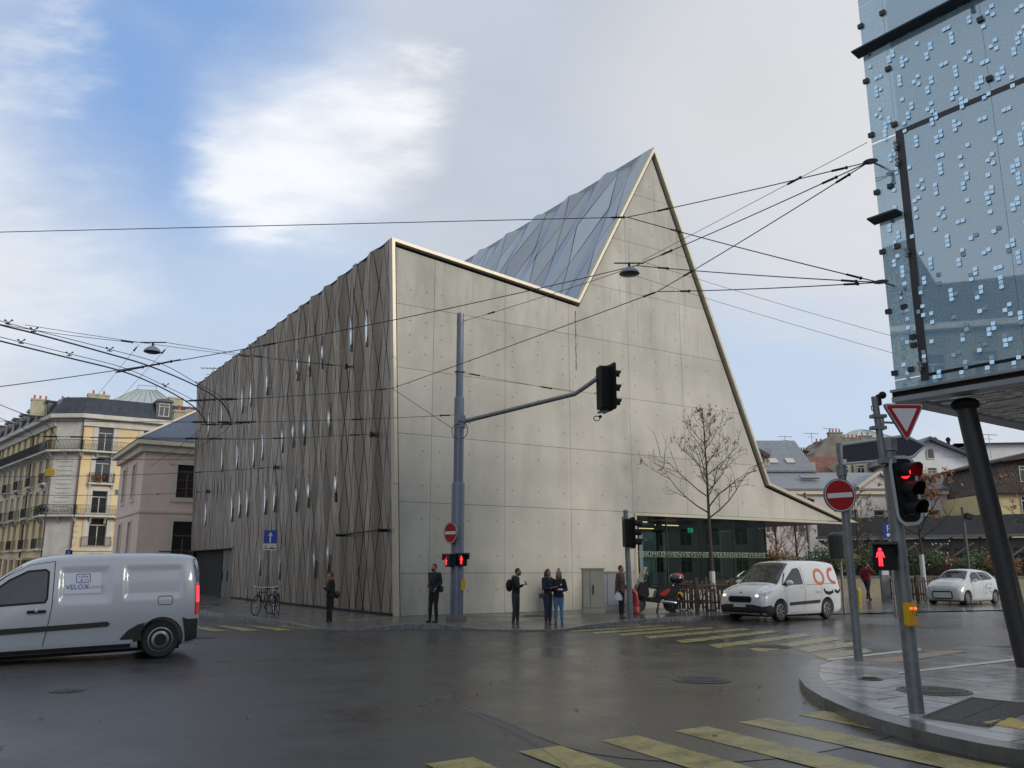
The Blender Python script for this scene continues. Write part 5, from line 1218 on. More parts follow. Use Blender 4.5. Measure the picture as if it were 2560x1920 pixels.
for z in (tp_(2400, 500)[1], tp_(2400, 160)[1]): s.bb((.36, .397, z), (TX, .415, z + .05))
s.build('wall_joint', m_lite, tw)
s = MB(); s.bb((xj1 + .0, -.012, HS + .3), (xj1 + .14, .04, zj)); s.build('door_edge', m_fin, tw)
s = MB(); s.bb((xj1, -.01, zj - .02), (TX, .03, zj + .07)); s.build('transom', m_fin, tw)
s = MB(); s.bb((xj1 + .14, -.008, zj0 - .02), (TX, .02, zj0 + .03)); s.build('transom', m_black, tw)
# projecting fins
for (ua, va, ub, vb, xe) in ((2150, 140, 2401, 0, TX), (2192, 555, 2256, 534, None)):
    x0, z0 = tp_(ua, va); x1 = tp_(ub, vb)[0] if xe is None else xe
    s = MB(); s.prism([(-.24, z0 + .03), (.01, z0 + .035), (.01, z0 - .045), (-.24, z0 - .0)], lambda y, z: (-.10, y, z), lambda y, z: (x1, y, z)); s.build('fin', m_fin, tw)
for f, pts in ((zA, ((437, 98), (262, 205), (480, 512), (302, 610), (525, 925), (341, 1008), (497, 1380), (384, 1430), (1162, 147), (1229, 585))), (zB, ((430, 388), (548, 345), (478, 828), (597, 793), (528, 1283), (650, 1255), (662, 1015), (668, 1076)))):
    for p in pts:
        x, z = tp_(*f(*p)); x = max(x, 0.02); s = MB(); s.box((x, -.02, z), (.10, .06, .085)); s.build('clamp', m_fin, tw)
for f, p in ((zA, (540, 1085)), (zA, (550, 1205)), (zB, (622, 392)), (zB, (720, 1235))):
    x, z = tp_(*f(*p)); s = MB()
    for k in range(3): s.box((x + .02 * (k % 2), -.05, z + (k - 1) * .055), (.05, .06, .045))
    s.build('hinge', m_band, tw)
# mirror tiles in small clusters
pats = [[(0, 0), (0, 1), (0, 2)], [(0, 0), (0, 1), (0, 2), (1, 1)], [(0, 0), (1, .45)], [(0, 0), (1, 0), (1, 1), (0, -1)], [(0, 0)], [(0, 0), (0, 2)], [(0, 0), (1, 1), (1, 2), (0, -1)], [(0, 0), (1, 0)], [(0, 0), (-1, -1), (0, -2)]]
rt = random.Random(8); st = 0.078; used_t = 0; rows = 0
tiles = []
z = HS + .32
while z < 11.2:
    x = .12 + rt.uniform(0, .25)
    while x < 9.0:
        for (a, c) in rt.choice(pats): tiles.append((x + a * st + rt.uniform(-.003, .003), z + c * st))
        x += rt.uniform(.32, .54)
    z += rt.uniform(.29, .36); rows += 1
def in_view(p):
    w = TW @ Vector((p[0], 0, p[1])); return w.y > 6 and w.x / w.y < .63
tiles.sort(key=lambda p: 0 if in_view(p) else 1)
s0 = MB(); s0.ext(rrect(-.034, -.034, .034, .034, .009, 2), 0, .012); tme = s0.mesh('tile'); bmx = bmesh.new(); bmx.from_mesh(tme); bmesh.ops.recalc_face_normals(bmx, faces=bmx.faces); bmx.to_mesh(tme); bmx.free(); tme.materials.append(m_mtile)
rest = MB()
for i, (x, z) in enumerate(tiles):
    tx, tz = radians(rt.gauss(0, 3)), radians(rt.gauss(3, 4))
    if i < 300:
        o = link('tile', tme, tw); o.location = (x, -.012, z); o.rotation_euler = (radians(90) - tz, 0, tx)
    else:
        rest.box((x, -.015, z), (.068, .012, .068), rx=-tz, rz=tx)
rest.build('tile', m_mtile, tw)['kind'] = 'stuff'
# fascia bands and mirror soffit
for nm, y0, z0, z1, mm in (('fascia', -.05, HS, HS + .085, m_band), ('fascia', -.02, HS + .087, HS + .17, m_black), ('fascia', -.09, HS + .172, HS + .215, m_band)):
    s = MB(); s.bb((-.06, y0, z0), (TX, .30, z1)); s.build(nm, mm, tw); s = MB(); s.bb((-.10, .302, z0), (.25, 14, z1)); s.build(nm, mm, tw)
def soffit_mat():
    M = mat('polished_soffit', (.40, .42, .43), .05, 1.0, var=.2, vs=1); nt = M.node_tree; N = nt.nodes; L = nt.links
    tc = N.new('ShaderNodeTexCoord'); mp = N.new('ShaderNodeMapping'); mp.inputs['Scale'].default_value = (.9, 2.4, 1); n = N.new('ShaderNodeTexNoise'); n.inputs['Scale'].default_value = 1.1; n.inputs['Detail'].default_value = 2
    L.new(tc.outputs['Object'], mp.inputs[0]); L.new(mp.outputs[0], n.inputs['Vector']); b = N.new('ShaderNodeBump'); b.inputs['Strength'].default_value = 1.0; b.inputs['Distance'].default_value = .12; L.new(n.outputs[0], b.inputs['Height']); L.new(b.outputs[0], N['Principled BSDF'].inputs['Normal']); return M
m_sof = soffit_mat()
for i in range(9):
    for j in range(6):
        s = MB(); s.bb((.25 + i * 1.2, .32 + j * 2.3, HS + .03), (.25 + (i + 1) * 1.2 - .01, .32 + (j + 1) * 2.3 - .01, HS + .06)); s.build('soffit_panel', m_sof, tw)
s = MB(); s.bb((.25, .31, HS + .062), (TX, 14, HS + .4)); s.build('soffit_backing', m_dark, tw)
m_spot = mat('spot_lamp', (1, .8, .5), .4, var=0, emit=(1, .66, .3), estr=2.2)
for x, y in ((3.1, 4.3), (3.3, 5.4), (3.3, 6.6), (2.9, 7.8)): s = MB(); s.lathe([(.07, HS + .018), (.07, HS + .028)], 10, (x, y, 0)); s.build('spot_lamp', m_spot, tw)
cbp = G(2570, 1668, KH); ct = Y(2413, 1012, 14.1); cc = thing('leaning_column', 'thick black round column leaning left under the raised glass building', 'column', cbp)
s = MB(); tv = ct - cbp; s.tube([Vector((0, 0, -.02)), tv], .155, 24); s.build('shaft', mat('black_steel', (0.016, 0.018, 0.020), .5, .1, var=.25, vs=12), cc, smooth=True); s = MB(); s.ball(tv, (.23, .23, .12), 16, 8); s.build('cap', m_black, cc, smooth=True)
# houses across the side street: outside the frame, they stand in the reflections
def block(label, x, y, ang, W, h, m, roofpts, flo=4, seed=0):
    t = thing('apartment_building', label, 'building', (x, y, 0), ang); F = Facade(t, (0, 0, 0), 0, W, 0, h, m); n = int(W / 2.7)
    for i in range(n):
        for k in range(flo):
            z = .9 + k * (h - 1.2) / flo
            F.win(.9 + i * 2.7, z + .2, 1.2, (h - 1.2) / flo * .62, 'std')
            if k == 2: F.balcony(.6 + i * 2.7, 2.4 + i * 2.7, z + .18, .5, m_creams, brackets=False)
    F.box('cornice', (-.2, -.5, h), (W + .2, .3, h + .35), m_creams); F.done()
    b = MB(); b.exy([(0, 0), (W, 0), (W, h)] + [(W * a, h + c) for a, c in roofpts] + [(0, h)], .6, 12); b.build('roof', m_slate, t)
    return t
bx = -30
block('pale stone apartment house across the street, mirrored in the tower glass', bx, 12, pi / 2 * -1 + pi, 15, 15.5, m_grimshade, [(.95, 1.5), (.62, 6.6), (.5, 8.2), (.4, 6.4), (.08, 1.2)])  # dark wall colour here and below stands in for shade on these fronts
block('cream apartment house with stepped gable across the street, mirrored in the tower glass', bx, -5, pi / 2, 16, 15.0, m_grimshade, [(.97, 5.2), (.8, 6.0), (.72, 3.0), (.3, 3.2), (.1, 7.5)])
block('grey apartment house across the street, mirrored in the museum cladding', bx - 3, 30, pi / 2 + .15, 13, 14.0, m_grimshade, [(.9, 2), (.1, 2)])
block('tall cream apartment house behind the camera on the left', bx, -24, pi / 2, 17, 15, m_chim, [(.9, 3), (.1, 3)])
block('unseen apartment block added behind the camera on the right to shade the crossing', 28.5, 1.0, radians(232), 28, 17, m_chim, [(.9, 3), (.1, 3)])  # added out of view to throw shade over the van and crossing
block('pale apartment house on the right beyond the tower, mirrored in the cafe glass', 58, 34, -pi / 2, 26, 9.0, m_lilac, [(.9, 2), (.1, 2)], 3)
# ------------------------------------------------------------------ signals, signs, mast
def visor(b, c, r, l, ang0=200, n=16):
    """hood over a lens that looks towards -y"""
    x, y, z = c; pr = None
    for k in range(n + 1):
        a = radians(-35 + (250) * k / n); L_ = l * (.72 + .28 * max(0, sin(a)) ** .7); p = [(x + r * cos(a), y, z + r * sin(a)), (x + r * .98 * cos(a), y - L_, z + r * .98 * sin(a) - .01)]; q = [(x + (r + .008) * cos(a), y, z + (r + .008) * sin(a)), (x + (r + .008) * cos(a), y - L_, z + (r + .008) * sin(a) - .01)]
        if pr: b.face([pr[0][0], p[0], p[1], pr[0][1]]); b.face([pr[1][0], q[0], q[1], pr[1][1]]); b.face([pr[0][1], p[1], q[1], pr[1][1]])
        pr = (p, q)
m_lensd = mat('dark_lens', (0.02, 0.02, 0.022), .15, var=0)
m_redl = mat('red_light', (.6, .02, .02), .3, var=0, emit=(1.0, .02, .03), estr=2.2)
m_redm = mat('red_man_light', (.6, .02, .02), .3, var=0, emit=(1.0, .025, .04), estr=2.6)
m_bordw = mat('pale_border', (0.42, 0.47, 0.48), .35, var=.04)
def head3(par, M, h=.92, w=.42, r=.10, lit=None, board=True, border=False, name='signal_head', deep=.18, vl=.22):
    """three lens head in the frame M, looking towards -y, centred on the origin"""
    b = MB(); b.M = M; b.exy(rrect(-r * 1.5, -h / 2 + .05, r * 1.5, h / 2 - .05, .05), .0, deep); o = b.build(name, m_black, par)
    if board:
        b = MB(); b.M = M; b.exy(rrect(-w / 2, -h / 2, w / 2, h / 2, .09), .02, .045); bo = b.build('backboard', m_black, par)
        if border:
            b = MB(); b.M = M; O = rrect(-w / 2 - .03, -h / 2 - .03, w / 2 + .03, h / 2 + .03, .12); I = rrect(-w / 2 + .005, -h / 2 + .005, w / 2 - .005, h / 2 - .005, .085)
            for i in range(len(O)): k = (i + 1) % len(O); b.prism([O[i], O[k], I[k], I[i]], lambda x, z: (x, .012, z), lambda x, z: (x, .018, z))
            b.build('border', m_bordw, par, fix=False)
    for k in range(3):
        z = (1 - k) * (h - .1) / 3.0; b = MB(); b.M = M; b.ball((0, -.005, z), (r * .92, .03, r * .92), 16, 8); b.build('lens', m_redl if lit == k else m_lensd, o, smooth=True)
        b = MB(); b.M = M; visor(b, (0, 0, z), r, vl); b.build('visor', m_black, o, fix=False)
    return o
RT = lambda p, a, rx=0: Matrix.Translation(p) @ Matrix.Rotation(a, 4, 'Z') @ Matrix.Rotation(rx, 4, 'X')
def no_entry(par, M, r):
    b = MB(); b.M = M; b.exy(circ(0, 0, r, 36), 0, .012); o = b.build('sign_plate', m_red, par)
    b = MB(); b.M = M; b.exy([(-.83 * r, -.15 * r), (.83 * r, -.15 * r), (.83 * r, .15 * r), (-.83 * r, .15 * r)], -.004, -.001); b.build('bar', m_signw, o)
    b = MB(); b.M = M; O = circ(0, 0, r + .015, 36); I = circ(0, 0, r + .001, 36)
    for i in range(36): k = (i + 1) % 36; b.prism([O[i], O[k], I[k], I[i]], lambda x, z: (x, -.006, z), lambda x, z: (x, .03, z))
    b.build('rim', m_galv, o, fix=False); W_ = circ(0, 0, r * .995, 36); I = circ(0, 0, r * .95, 36); b = MB(); b.M = M
    for i in range(36): k = (i + 1) % 36; b.prism([W_[i], W_[k], I[k], I[i]], lambda x, z: (x, -.004, z), lambda x, z: (x, -.001, z))
    b.build('edge_band', m_signw, o, fix=False)
def red_man(par, M, s, lit=m_redm):
    b = MB(); b.M = M; b.exy(circ(0, .40 * s, .085 * s, 12), -.004, 0)
    b.exy([(-.13 * s, .29 * s), (.13 * s, .29 * s), (.22 * s, .0), (.17 * s, -.03 * s), (.11 * s, .14 * s), (.09 * s, -.02 * s), (.10 * s, -.46 * s), (.03 * s, -.46 * s), (0, -.06 * s), (-.03 * s, -.46 * s), (-.10 * s, -.46 * s), (-.09 * s, -.02 * s), (-.11 * s, .14 * s), (-.17 * s, -.03 * s), (-.22 * s, .0)], -.004, 0); return b.build('red_man', lit, par)
def ped_head(par, M, lit=True):
    b = MB(); b.M = M; b.exy(rrect(-.15, -.17, .15, .17, .03), 0, .16); o = b.build('pedestrian_head', m_black, par)
    b = MB(); b.M = M; b.exy(rrect(-.165, .165, .165, .20, .01), -.10, .17); b.bb((-.165, -.10, .02), (-.15, .0, .165)); b.bb((.15, -.10, .02), (.165, 0, .165)); b.build('hood', mat('dark_grey_plastic', (0.035, 0.04, 0.042), .5, var=0), o)
    red_man(o, M @ Matrix.Translation((-.055, -.003, 0)), .25); return o
# tall stepped mast with arm
mb_ = G(1141, 1551, KH); md = mb_.y; mast = thing('signal_mast', 'tall stepped blue grey mast by the kerb with a long arm carrying a traffic light', 'mast', (mb_.x, mb_.y, KH))
def mz(v): return Y(1145, v, md).z - KH
ra, rb_, rc_ = 16.3 * md / FPX, 12.6 * md / FPX, 9.0 * md / FPX
z1_, z2_, z3_ = mz(1207), mz(994), mz(788)
s = MB(); s.bb((-.27, -.27, -.02), (.27, .27, .13)); s.build('concrete_base', m_concd, mast)
s = MB(); s.lathe([(ra, .13), (ra, z1_ - .05), (ra * .93, z1_), (rb_, z1_ + .02), (rb_, z2_ - .04), (rb_ * .95, z2_), (rc_ * 1.05, z2_ + .02), (rc_, z3_)], 28); s.build('pole', m_pole, mast, smooth=True)
s = MB(); s.lathe([(rc_ * 1.03, z3_ - .03), (rc_ * 1.03, z3_ + .05), (.02, z3_ + .08)], 20); s.build('pole_cap', m_galv, mast)
for z, r in ((z3_ - .16, rc_), (z3_ - .24, rc_), (mz(1315), ra), (mz(1345), ra), (mz(1078), rb_), (mz(1052), rb_), (mz(930), rb_)): s = MB(); s.lathe([(r + .008, z - .012), (r + .008, z + .012)], 20); s.build('strap', m_galv if z > 5 else m_galv, mast)
s = MB(); s.box((0.04, -.02, mz(1055)), (.30, .26, .36)); s.build('bracket', m_pole, mast)
loc = lambda u, v, dy: Y(u, v, md + dy) - Vector((mb_.x, mb_.y, KH))
s = MB(); s.tube([loc(1150, 1056, 0), loc(1437, 985, -.9), loc(1462, 968, -1.0), loc(1493, 946, -1.1)], .065, 12); s.build('arm', m_galv, mast, smooth=True)
hp = loc(1525, 971, -1.2); M = RT(hp, radians(106))
head3(mast, M, 1.34, 1.05, .135, deep=.34, vl=.34)
s = MB(); p = loc(1500, 946, -1.15); q = loc(1503, 1025, -1.15); s.tube([p + Vector((0, .1, .1)), q + Vector((0, .1, 0))], .035, 6); s.box(loc(1510, 918, -1.15), (.42, .12, .06), ry=-.2); s.box(loc(1512, 1028, -1.15), (.42, .12, .06), ry=-.2); s.build('head_frame', m_galv, mast)
s = MB()
for c, r, a0 in ((loc(1152, 1075, -.25), .20, -1.4), (loc(1143, 1078, -.25), .16, 1.2)):
    s.tube([(c.x + r * cos(a0 + k * .35), c.y, c.z + r * 1.3 * sin(a0 + k * .35)) for k in range(11)], .011, 5)
s.tube([(loc(1488, 962, -1.1).x + .12 * sin(k * .5), loc(1488, 962, -1.1).y, loc(1488, 962, -1.1).z + .25 * cos(k * .5)) for k in range(8)], .011, 5)
c = loc(1492, 1046, -1.1); s.tube([(c.x + .09 * cos(k * .6), c.y, c.z + .07 * sin(k * .6)) for k in range(12)], .014, 5); s.ball(c + Vector((.1, 0, .05)), .05); s.build('cable', m_black, mast)
no_entry(mast, RT(loc(1126, 1332, -.30), radians(-47)), 24.5 * md / FPX)
ped_head(mast, RT(loc(1118, 1402, -.22), radians(-62))); ped_head(mast, RT(loc(1157, 1400, -.22), radians(38)))
s = MB(); s.box(loc(1158, 1462, -.1), (.12, .10, .30)); s.build('push_button_box', m_yel, mast)

# middle signal post by the museum glass (seen from behind)
b0 = G(1577, 1548, KH); D_ = b0.y; t = thing('traffic_light', 'grey post with a black traffic light turned right, in front of the museum glass', 'traffic light', b0); L_ = lambda u, v, dy=0: Y(u, v, D_ + dy) - b0
s = MB(); s.tube([(0, 0, 0), (L_(1564, 1282))], [.085, .07], 14); s.build('post', m_galv, t, smooth=True); s = MB(); p = L_(1564, 1280); s.lathe([(.075, -.02), (.075, .04), (.03, .07)], 12, p); s.build('post_cap', m_galv, t)
head3(t, RT(L_(1584, 1332, -.05), radians(98)), .92, .56, .105, deep=.30, vl=.30); s = MB(); s.box(L_(1561, 1297, -.1), (.14, .14, .12)); s.build('sensor_box', m_galv, t)

# near signal group on the right
b0 = G(2292, 1782, KH); D_ = b0.y; nt_ = thing('traffic_light', 'near grey post with a red traffic light, red pedestrian man, yield sign and camera', 'traffic light', b0); L_ = lambda u, v, dy=0: Y(u, v, D_ + dy) - b0
s = MB(); s.tube([(0, 0, 0), L_(2221, 1130)], .075, 18); s.build('post', m_galv, nt_, smooth=True); s = MB(); tp0 = L_(2221, 1128); dirp = tp0.normalized(); s.tube([tp0 - dirp * .0, tp0 + dirp * .13, tp0 + dirp * .15], [.092, .092, .06], 16); s.build('post_cap', m_galv, nt_)
s = MB(); s.tube([L_(2210, 1165, -.05), L_(2186, 992, -.05)], .036, 12); s.build('upper_tube', m_galv, nt_, smooth=True)
s = MB()
s.box(L_(2195, 1041, -.05), (.16, .09, .035)); s.build('clamp', m_galv, nt_); s = MB(); s.box(L_(2195, 1070, -.05), (.16, .09, .035)); s.build('clamp', m_galv, nt_); s = MB()
s.tube([L_(2206, 1041, -.06), L_(2209, 1070, -.06)], .014, 5); s.build('bracket', m_galv, nt_); s = MB(); s.tube([L_(2208, 1056, -.06), L_(2236, 1057, -.10)], .013, 6); s.build('sign_arm', m_galv, nt_); s = MB(); s.box(L_(2217, 1152, -.06), (.15, .13, .06)); s.build('clamp', m_galv, nt_)
s = MB(); s.ball(L_(2206, 988, -.05), .042, 14, 10); s.box(L_(2197, 1000, -.05), (.04, .05, .12)); s.tube([L_(2188, 1010, -.05) , L_(2178, 1016, -.05), L_(2180, 1026, -.05), L_(2190, 1028, -.05)], .006, 5); s.build('camera', m_black, nt_, smooth=True)
# yield sign
Yc = L_(2262, 1043, -.12); hw = 48.5 * (D_ - .12) / FPX / cos(radians(25)); b = MB(); M = RT(Yc, radians(1)); b.M = M
tri = lambda k: [(-hw * k, hw * .66 * k), (hw * k, hw * .66 * k), (0, -hw * 1.22 * k)]
def rtri(k, r=.05):
    P = tri(k); o = []
    for i in range(3):
        a, c, e = Vector(P[i - 1]), Vector(P[i]), Vector(P[(i + 1) % 3]); u = (a - c).normalized(); w = (e - c).normalized(); o += [tuple(c + u * r), tuple(c + (u + w) * r * .22), tuple(c + w * r)]
    return o
b.exy(rtri(1), 0, .03); ys = b.build('yield_sign', m_galv, nt_); b = MB(); b.M = M; b.exy(rtri(.93, .04), -.004, -.001); b.build('sign_plate', m_signw, ys); b = MB(); b.M = M; b.exy(rtri(.88, .035), -.007, -.0045); b.build('red_border', m_red, ys); b = MB(); b.M = M; b.exy([(p[0], p[1] + hw * .02) for p in rtri(.60, .012)], -.010, -.0075); b.build('white_field', m_signw, ys)
hc = L_(2268, 1225, -.10); M = Matrix.Translation(hc) @ Matrix.Rotation(radians(-3.5), 4, 'Y') @ Matrix.Rotation(radians(17), 4, 'Z')
head3(nt_, M, 172 * D_ / FPX - .06, .29, .082, lit=0, border=True)
pm = L_(2212, 1393, -.12); ph = ped_head(nt_, RT(pm, radians(-14)) @ Matrix.Scale(.80, 4), True)
s = MB(); s.box(L_(2276, 1536, -.13), (.13, .09, .235), rz=radians(35)); pbx = s.build('push_button_box', m_yel, nt_, bevel=.012)
m_redb = mat('red_button', (.6, .05, .02), .3, var=0, emit=(1, .10, .02), estr=2.5)
for u, v, r in ((2277, 1521, .018), (2289, 1521, .014)): s = MB(); s.ball(L_(u, v, -.185), (r, .01, r), 12, 6); s.build('button_lamp', m_redb, pbx)
for u, v in ((2281, 1531), (2291, 1534)): s = MB(); p = L_(u, v, -.186); s.box(p, (.008, .004, .035), ry=.5 if u < 2285 else 0); s.box(p + Vector((0, 0, -.018)), (.022, .004, .007)); s.build('arrow', m_black, pbx)

# no entry sign pole with blank direction arrow
b0 = G(2147, 1652, KH); D_ = b0.y; t = thing('no_entry_sign', 'red no entry sign on a grey pole at the near corner, with blank arrow board', 'sign', b0); L_ = lambda u, v, dy=0: Y(u, v, D_ + dy) - b0
s = MB(); s.tube([(0, 0, 0), L_(2103, 1165)], .066, 16); s.tube([L_(2105, 1190), L_(2102, 1162)], .085, 16); s.tube([L_(2103, 1168, .0), L_(2096, 1108, .0)], .045, 12); s.build('pole', m_galv, t, smooth=True)
no_entry(t, Matrix.Translation(L_(2100, 1238, -.11)) @ Matrix.Rotation(radians(-4), 4, 'Y') @ Matrix.Rotation(radians(6), 4, 'Z'), 39 * D_ / FPX)
ap = [(2103, 1112), (2250, 1091), (2262, 1089), (2313, 1113), (2284, 1141), (2262, 1147), (2106, 1160)]
A_ = [L_(u, v, -.06 - (u - 2100) * .0008) for u, v in ap]; b = MB(); fr_ = [b.P(p) for p in A_]; bk_ = [b.P(p + Vector((0, .03, 0))) for p in A_]; b.f += [fr_, bk_[::-1]] + [[fr_[i], fr_[(i + 1) % 7], bk_[(i + 1) % 7], bk_[i]] for i in range(7)]; ab = b.build('arrow_board', mat('blank_dark_board', (0.028, 0.032, 0.045), .45, var=.06), t)
b = MB(); b.tube(A_ + [A_[0]], .026, 6); b.build('board_rim', m_bordw, ab); s = MB(); q = L_(2112, 1152, -.075); s.box(q, (.06, .004, .055)); s.build('sticker', m_signw, ab)

# small one way sign on the museum side
b0 = G(666, 1516, KH); D_ = b0.y; t = thing('one_way_sign', 'blue one way sign with white arrow on a thin pole before the cladding', 'sign', b0); L_ = lambda u, v, dy=0: Y(u, v, D_ + dy) - b0
s = MB(); s.tube([(0, 0, 0), L_(674, 1330)], .04, 8); s.build('pole', m_galv, t); k = D_ / FPX; M = RT(L_(676, 1343, -.06), radians(0)); b = MB(); b.M = M; b.exy(rrect(-16 * k, -15 * k, 16 * k, 17 * k, .04), 0, .02); o = b.build('sign_plate', m_blue, t)
b = MB(); b.M = M; b.exy([(-1.9 * k, -13 * k), (2 * k, -13 * k), (1.6 * k, 4 * k), (5.6 * k, 4 * k), (0, 13 * k), (-5.6 * k, 4 * k), (-1.6 * k, 4 * k)], -.006, -.002); b.build('arrow', m_signw, o)
b = MB(); b.M = M; b.exy(rrect(-17 * k, -31 * k, 16 * k, -15.5 * k, .02), 0, .02); p2 = b.build('warning_plate', m_signw, t); b = MB(); b.M = M; b.exy([(-15.5 * k, -28 * k), (-4 * k, -28 * k), (-9.8 * k, -18 * k)], -.006, -.003); b.build('warning_triangle', m_red, p2); b = MB(); b.M = M; b.exy([(-12.8 * k, -26.5 * k), (-6.8 * k, -26.5 * k), (-9.8 * k, -21 * k)], -.009, -.0065); b.build('triangle_field', m_signw, p2); b = MB(); b.M = M; b.exy([(-1 * k, -28 * k), (13 * k, -28 * k), (13 * k, -25 * k), (-1 * k, -25 * k)], -.006, -.003); b.exy([(3 * k, -21 * k), (9 * k, -20 * k), (9 * k, -19.4 * k), (3 * k, -20.2 * k)], -.006, -.003); b.build('pictogram', m_black, p2)
# distant blue signs
def far_sign(label, u0, v0, u1, v1, dep, txt, arrow=False, cat='sign', nm='parking_sign'):
    a, c = Y(u0, v1, dep), Y(u1, v0, dep); w, h = c.x - a.x, c.z - a.z; x, z = (a.x + c.x) / 2, (a.z + c.z) / 2; t = thing(nm, label, cat, (x, dep, 0)); b = MB(); b.tube([(0, .04, 0), (0, .04, z)], .04, 6); b.build('pole', m_galv, t); b = MB(); b.exy(rrect(-w / 2, z - h / 2, w / 2, z + h / 2, w * .08), 0, .03); o = b.build('sign_plate', m_blue, t)
    if txt: text('letter', txt, h * .6, m_signw, o, (0, -.01, z + h * .12), UP)
    if txt: b = MB(); b.exy([(-w * .25, z - h * .35), (w * .25, z - h * .35), (w * .25, z - h * .18), (-w * .25, z - h * .18)], -.01, -.004); b.exy(circ(-w * .12, z - h * .36, h * .05, 8), -.012, -.004); b.exy(circ(w * .12, z - h * .36, h * .05, 8), -.012, -.004); b.build('car_pictogram', m_signw, o)
    if arrow: b = MB(); b.exy([(-w * .07, z - h * .38), (w * .07, z - h * .38), (w * .07, z + h * .1), (w * .25, z + h * .1), (0, z + h * .4), (-w * .25, z + h * .1), (-w * .07, z + h * .1)], -.01, -.004); b.build('arrow', m_signw, o)
    return t
far_sign('blue parking sign with a white P above the silver van roof', 162, 1375, 181, 1398, 42, 'P')
far_sign('small blue sign with an up arrow left of the blue P sign', 112, 1390, 128, 1406, 52, None, True)
t = far_sign('blue parking sign half hidden behind the near traffic light pole', 2211, 1307, 2232, 1346, 30, 'P')
a, c = Y(113, 1190, 60), Y(137, 1172, 60); t = thing('yellow_sign', 'blank yellow sign plate hanging in front of the cream building', 'sign', ((a.x + c.x) / 2, 60, 0)); b = MB(); w = (c.x - a.x) / 2; b.exy(rrect(-w, a.z, w, c.z, .08), 0, .05); b.build('plate', mat('dull_yellow', (0.42, 0.30, 0.02), .5), t); b = MB(); b.tube([(0, .08, 0), (0, .08, c.z)], .05, 6); b.build('pole', m_galv, t)

# control cabinets
def cabinet(label, u0, u1, vb, vt, m, panels, rz=.0, dep=.45):
    a = G((u0 + u1) / 2, vb, KH); k = a.y / FPX; w = (u1 - u0) * k; h = Y((u0 + u1) / 2, vt, a.y).z - KH; t = thing('control_cabinet', label, 'cabinet', a, rz); b = MB(); b.bb((-w / 2, 0, .14), (w / 2, dep, h - .05)); b.build('body', m, t); b = MB(); b.bb((-w / 2 - .03, -.03, h - .05), (w / 2 + .03, dep + .03, h)); b.build('top', m, t); b = MB(); b.bb((-w / 2 - .01, -.012, 0), (w / 2 + .01, dep + .01, .138)); b.build('plinth', m, t)
    for x0, x1 in panels: b = MB(); b.bb((-w / 2 + w * x0 + .015, -.014, .18), (-w / 2 + w * x1 - .015, -.001, h - .09)); d = b.build('door', m, t)
    b = MB(); b.bb((-w / 2 + w * .46, -.035, h * .42), (-w / 2 + w * .46 + .035, -.016, h * .62)); b.build('handle', m_black, d); return t
m_cab = mat('cabinet_grey_green', (0.23, 0.235, 0.20), .55, var=.08); m_cab2 = mat('cabinet_pale_grey', (0.27, 0.285, 0.31), .5, var=.05)
cabinet('tall grey green control cabinet against the concrete wall, left one of two', 1459, 1511, 1533, 1420, m_cab, ((0, .34), (.34, 1)))
cabinet('lower pale grey cabinet behind the person in the brown jacket', 1513, 1572, 1527, 1428, m_cab2, ((.12, .98),))
# hydrant
b0 = G(1591, 1537, KH); k = b0.y / FPX; t = thing('standpipe', 'red curved standpipe hydrant beside the scooter', 'hydrant', b0); h = 58 * k; b = MB(); m_hyd = mat('hydrant_red', (0.30, 0.018, 0.025), .4, var=.12)
b.tube([(0, 0, .0), (0, 0, h * .70), (-.02, 0, h * .86), (-.07, 0, h * .96), (-.14, 0, h * .98), (-.19, 0, h * .93)], .085, 14); b.lathe([(.12, 0.05), (.12, .20), (.09, .25)], 14); b.build('pipe', m_hyd, t, smooth=True); b = MB(); b.lathe([(.10, -.01), (.10, .06)], 12); b.build('base', mat('blue_base', (0.02, 0.022, 0.06), .5), t); b = MB(); b.ball((-.20, 0, h * .91), (.04, .06, .06)); b.build('cap', m_galv, t)
# yellow bollard
for u, vb, vt, lb in ((2147, 1506, 1476, 'short yellow bollard behind the no entry sign pole'),):
    b0 = G(u, vb, .03); k = b0.y / FPX; t = thing('bollard', lb, 'bollard', b0); b = MB(); b.lathe([(.13, 0), (.13, 30 * k), (.09, 30 * k + .07), (.02, 30 * k + .09)], 12); b.build('post', mat('dull_yellow', (0, 0, 0)), t)
# parking meter like dark post behind the near signal
b0 = G(2217, 1503, .03); k = b0.y / FPX; t = thing('ticket_machine', 'grey parking ticket post with a white P seen behind the near traffic light', 'parking meter', b0); b = MB(); b.bb((-.19, -.12, 0), (.19, .12, 92 * k)); b.build('post', m_cab2 if False else m_galv, t); b = MB(); b.bb((-.16, -.135, 62 * k), (.16, -.122, 72 * k)); b.build('label_plate', m_signw, t); text('letter', 'P', .32, m_signw, t, (0, -.135, 84 * k), UP)
b0 = G(2244, 1503, .03); t = thing('thin_post', 'thin dark post beside the ticket machine', 'post', b0); b = MB(); b.tube([(0, 0, 0), (-.1, 0, 95 * k)], .05, 8); b.build('post', m_galv, t)
# hanging green bin-like lamp
b0 = Y(2098, 1365, 31); t = thing('litter_bin', 'dark green round bin on a stand behind the no entry sign pole', 'bin', (b0.x, 31, 0)); b = MB(); b.lathe([(.34, b0.z - .45), (.38, b0.z + .35), (.34, b0.z + .42), (.2, b0.z + .5)], 16); b.build('body', mat('bin_green', (0.016, 0.028, 0.026), .5), t); b = MB(); b.tube([(0, 0, 0), (0, 0, b0.z - .4)], .05, 8); b.build('stand', m_galv, t)

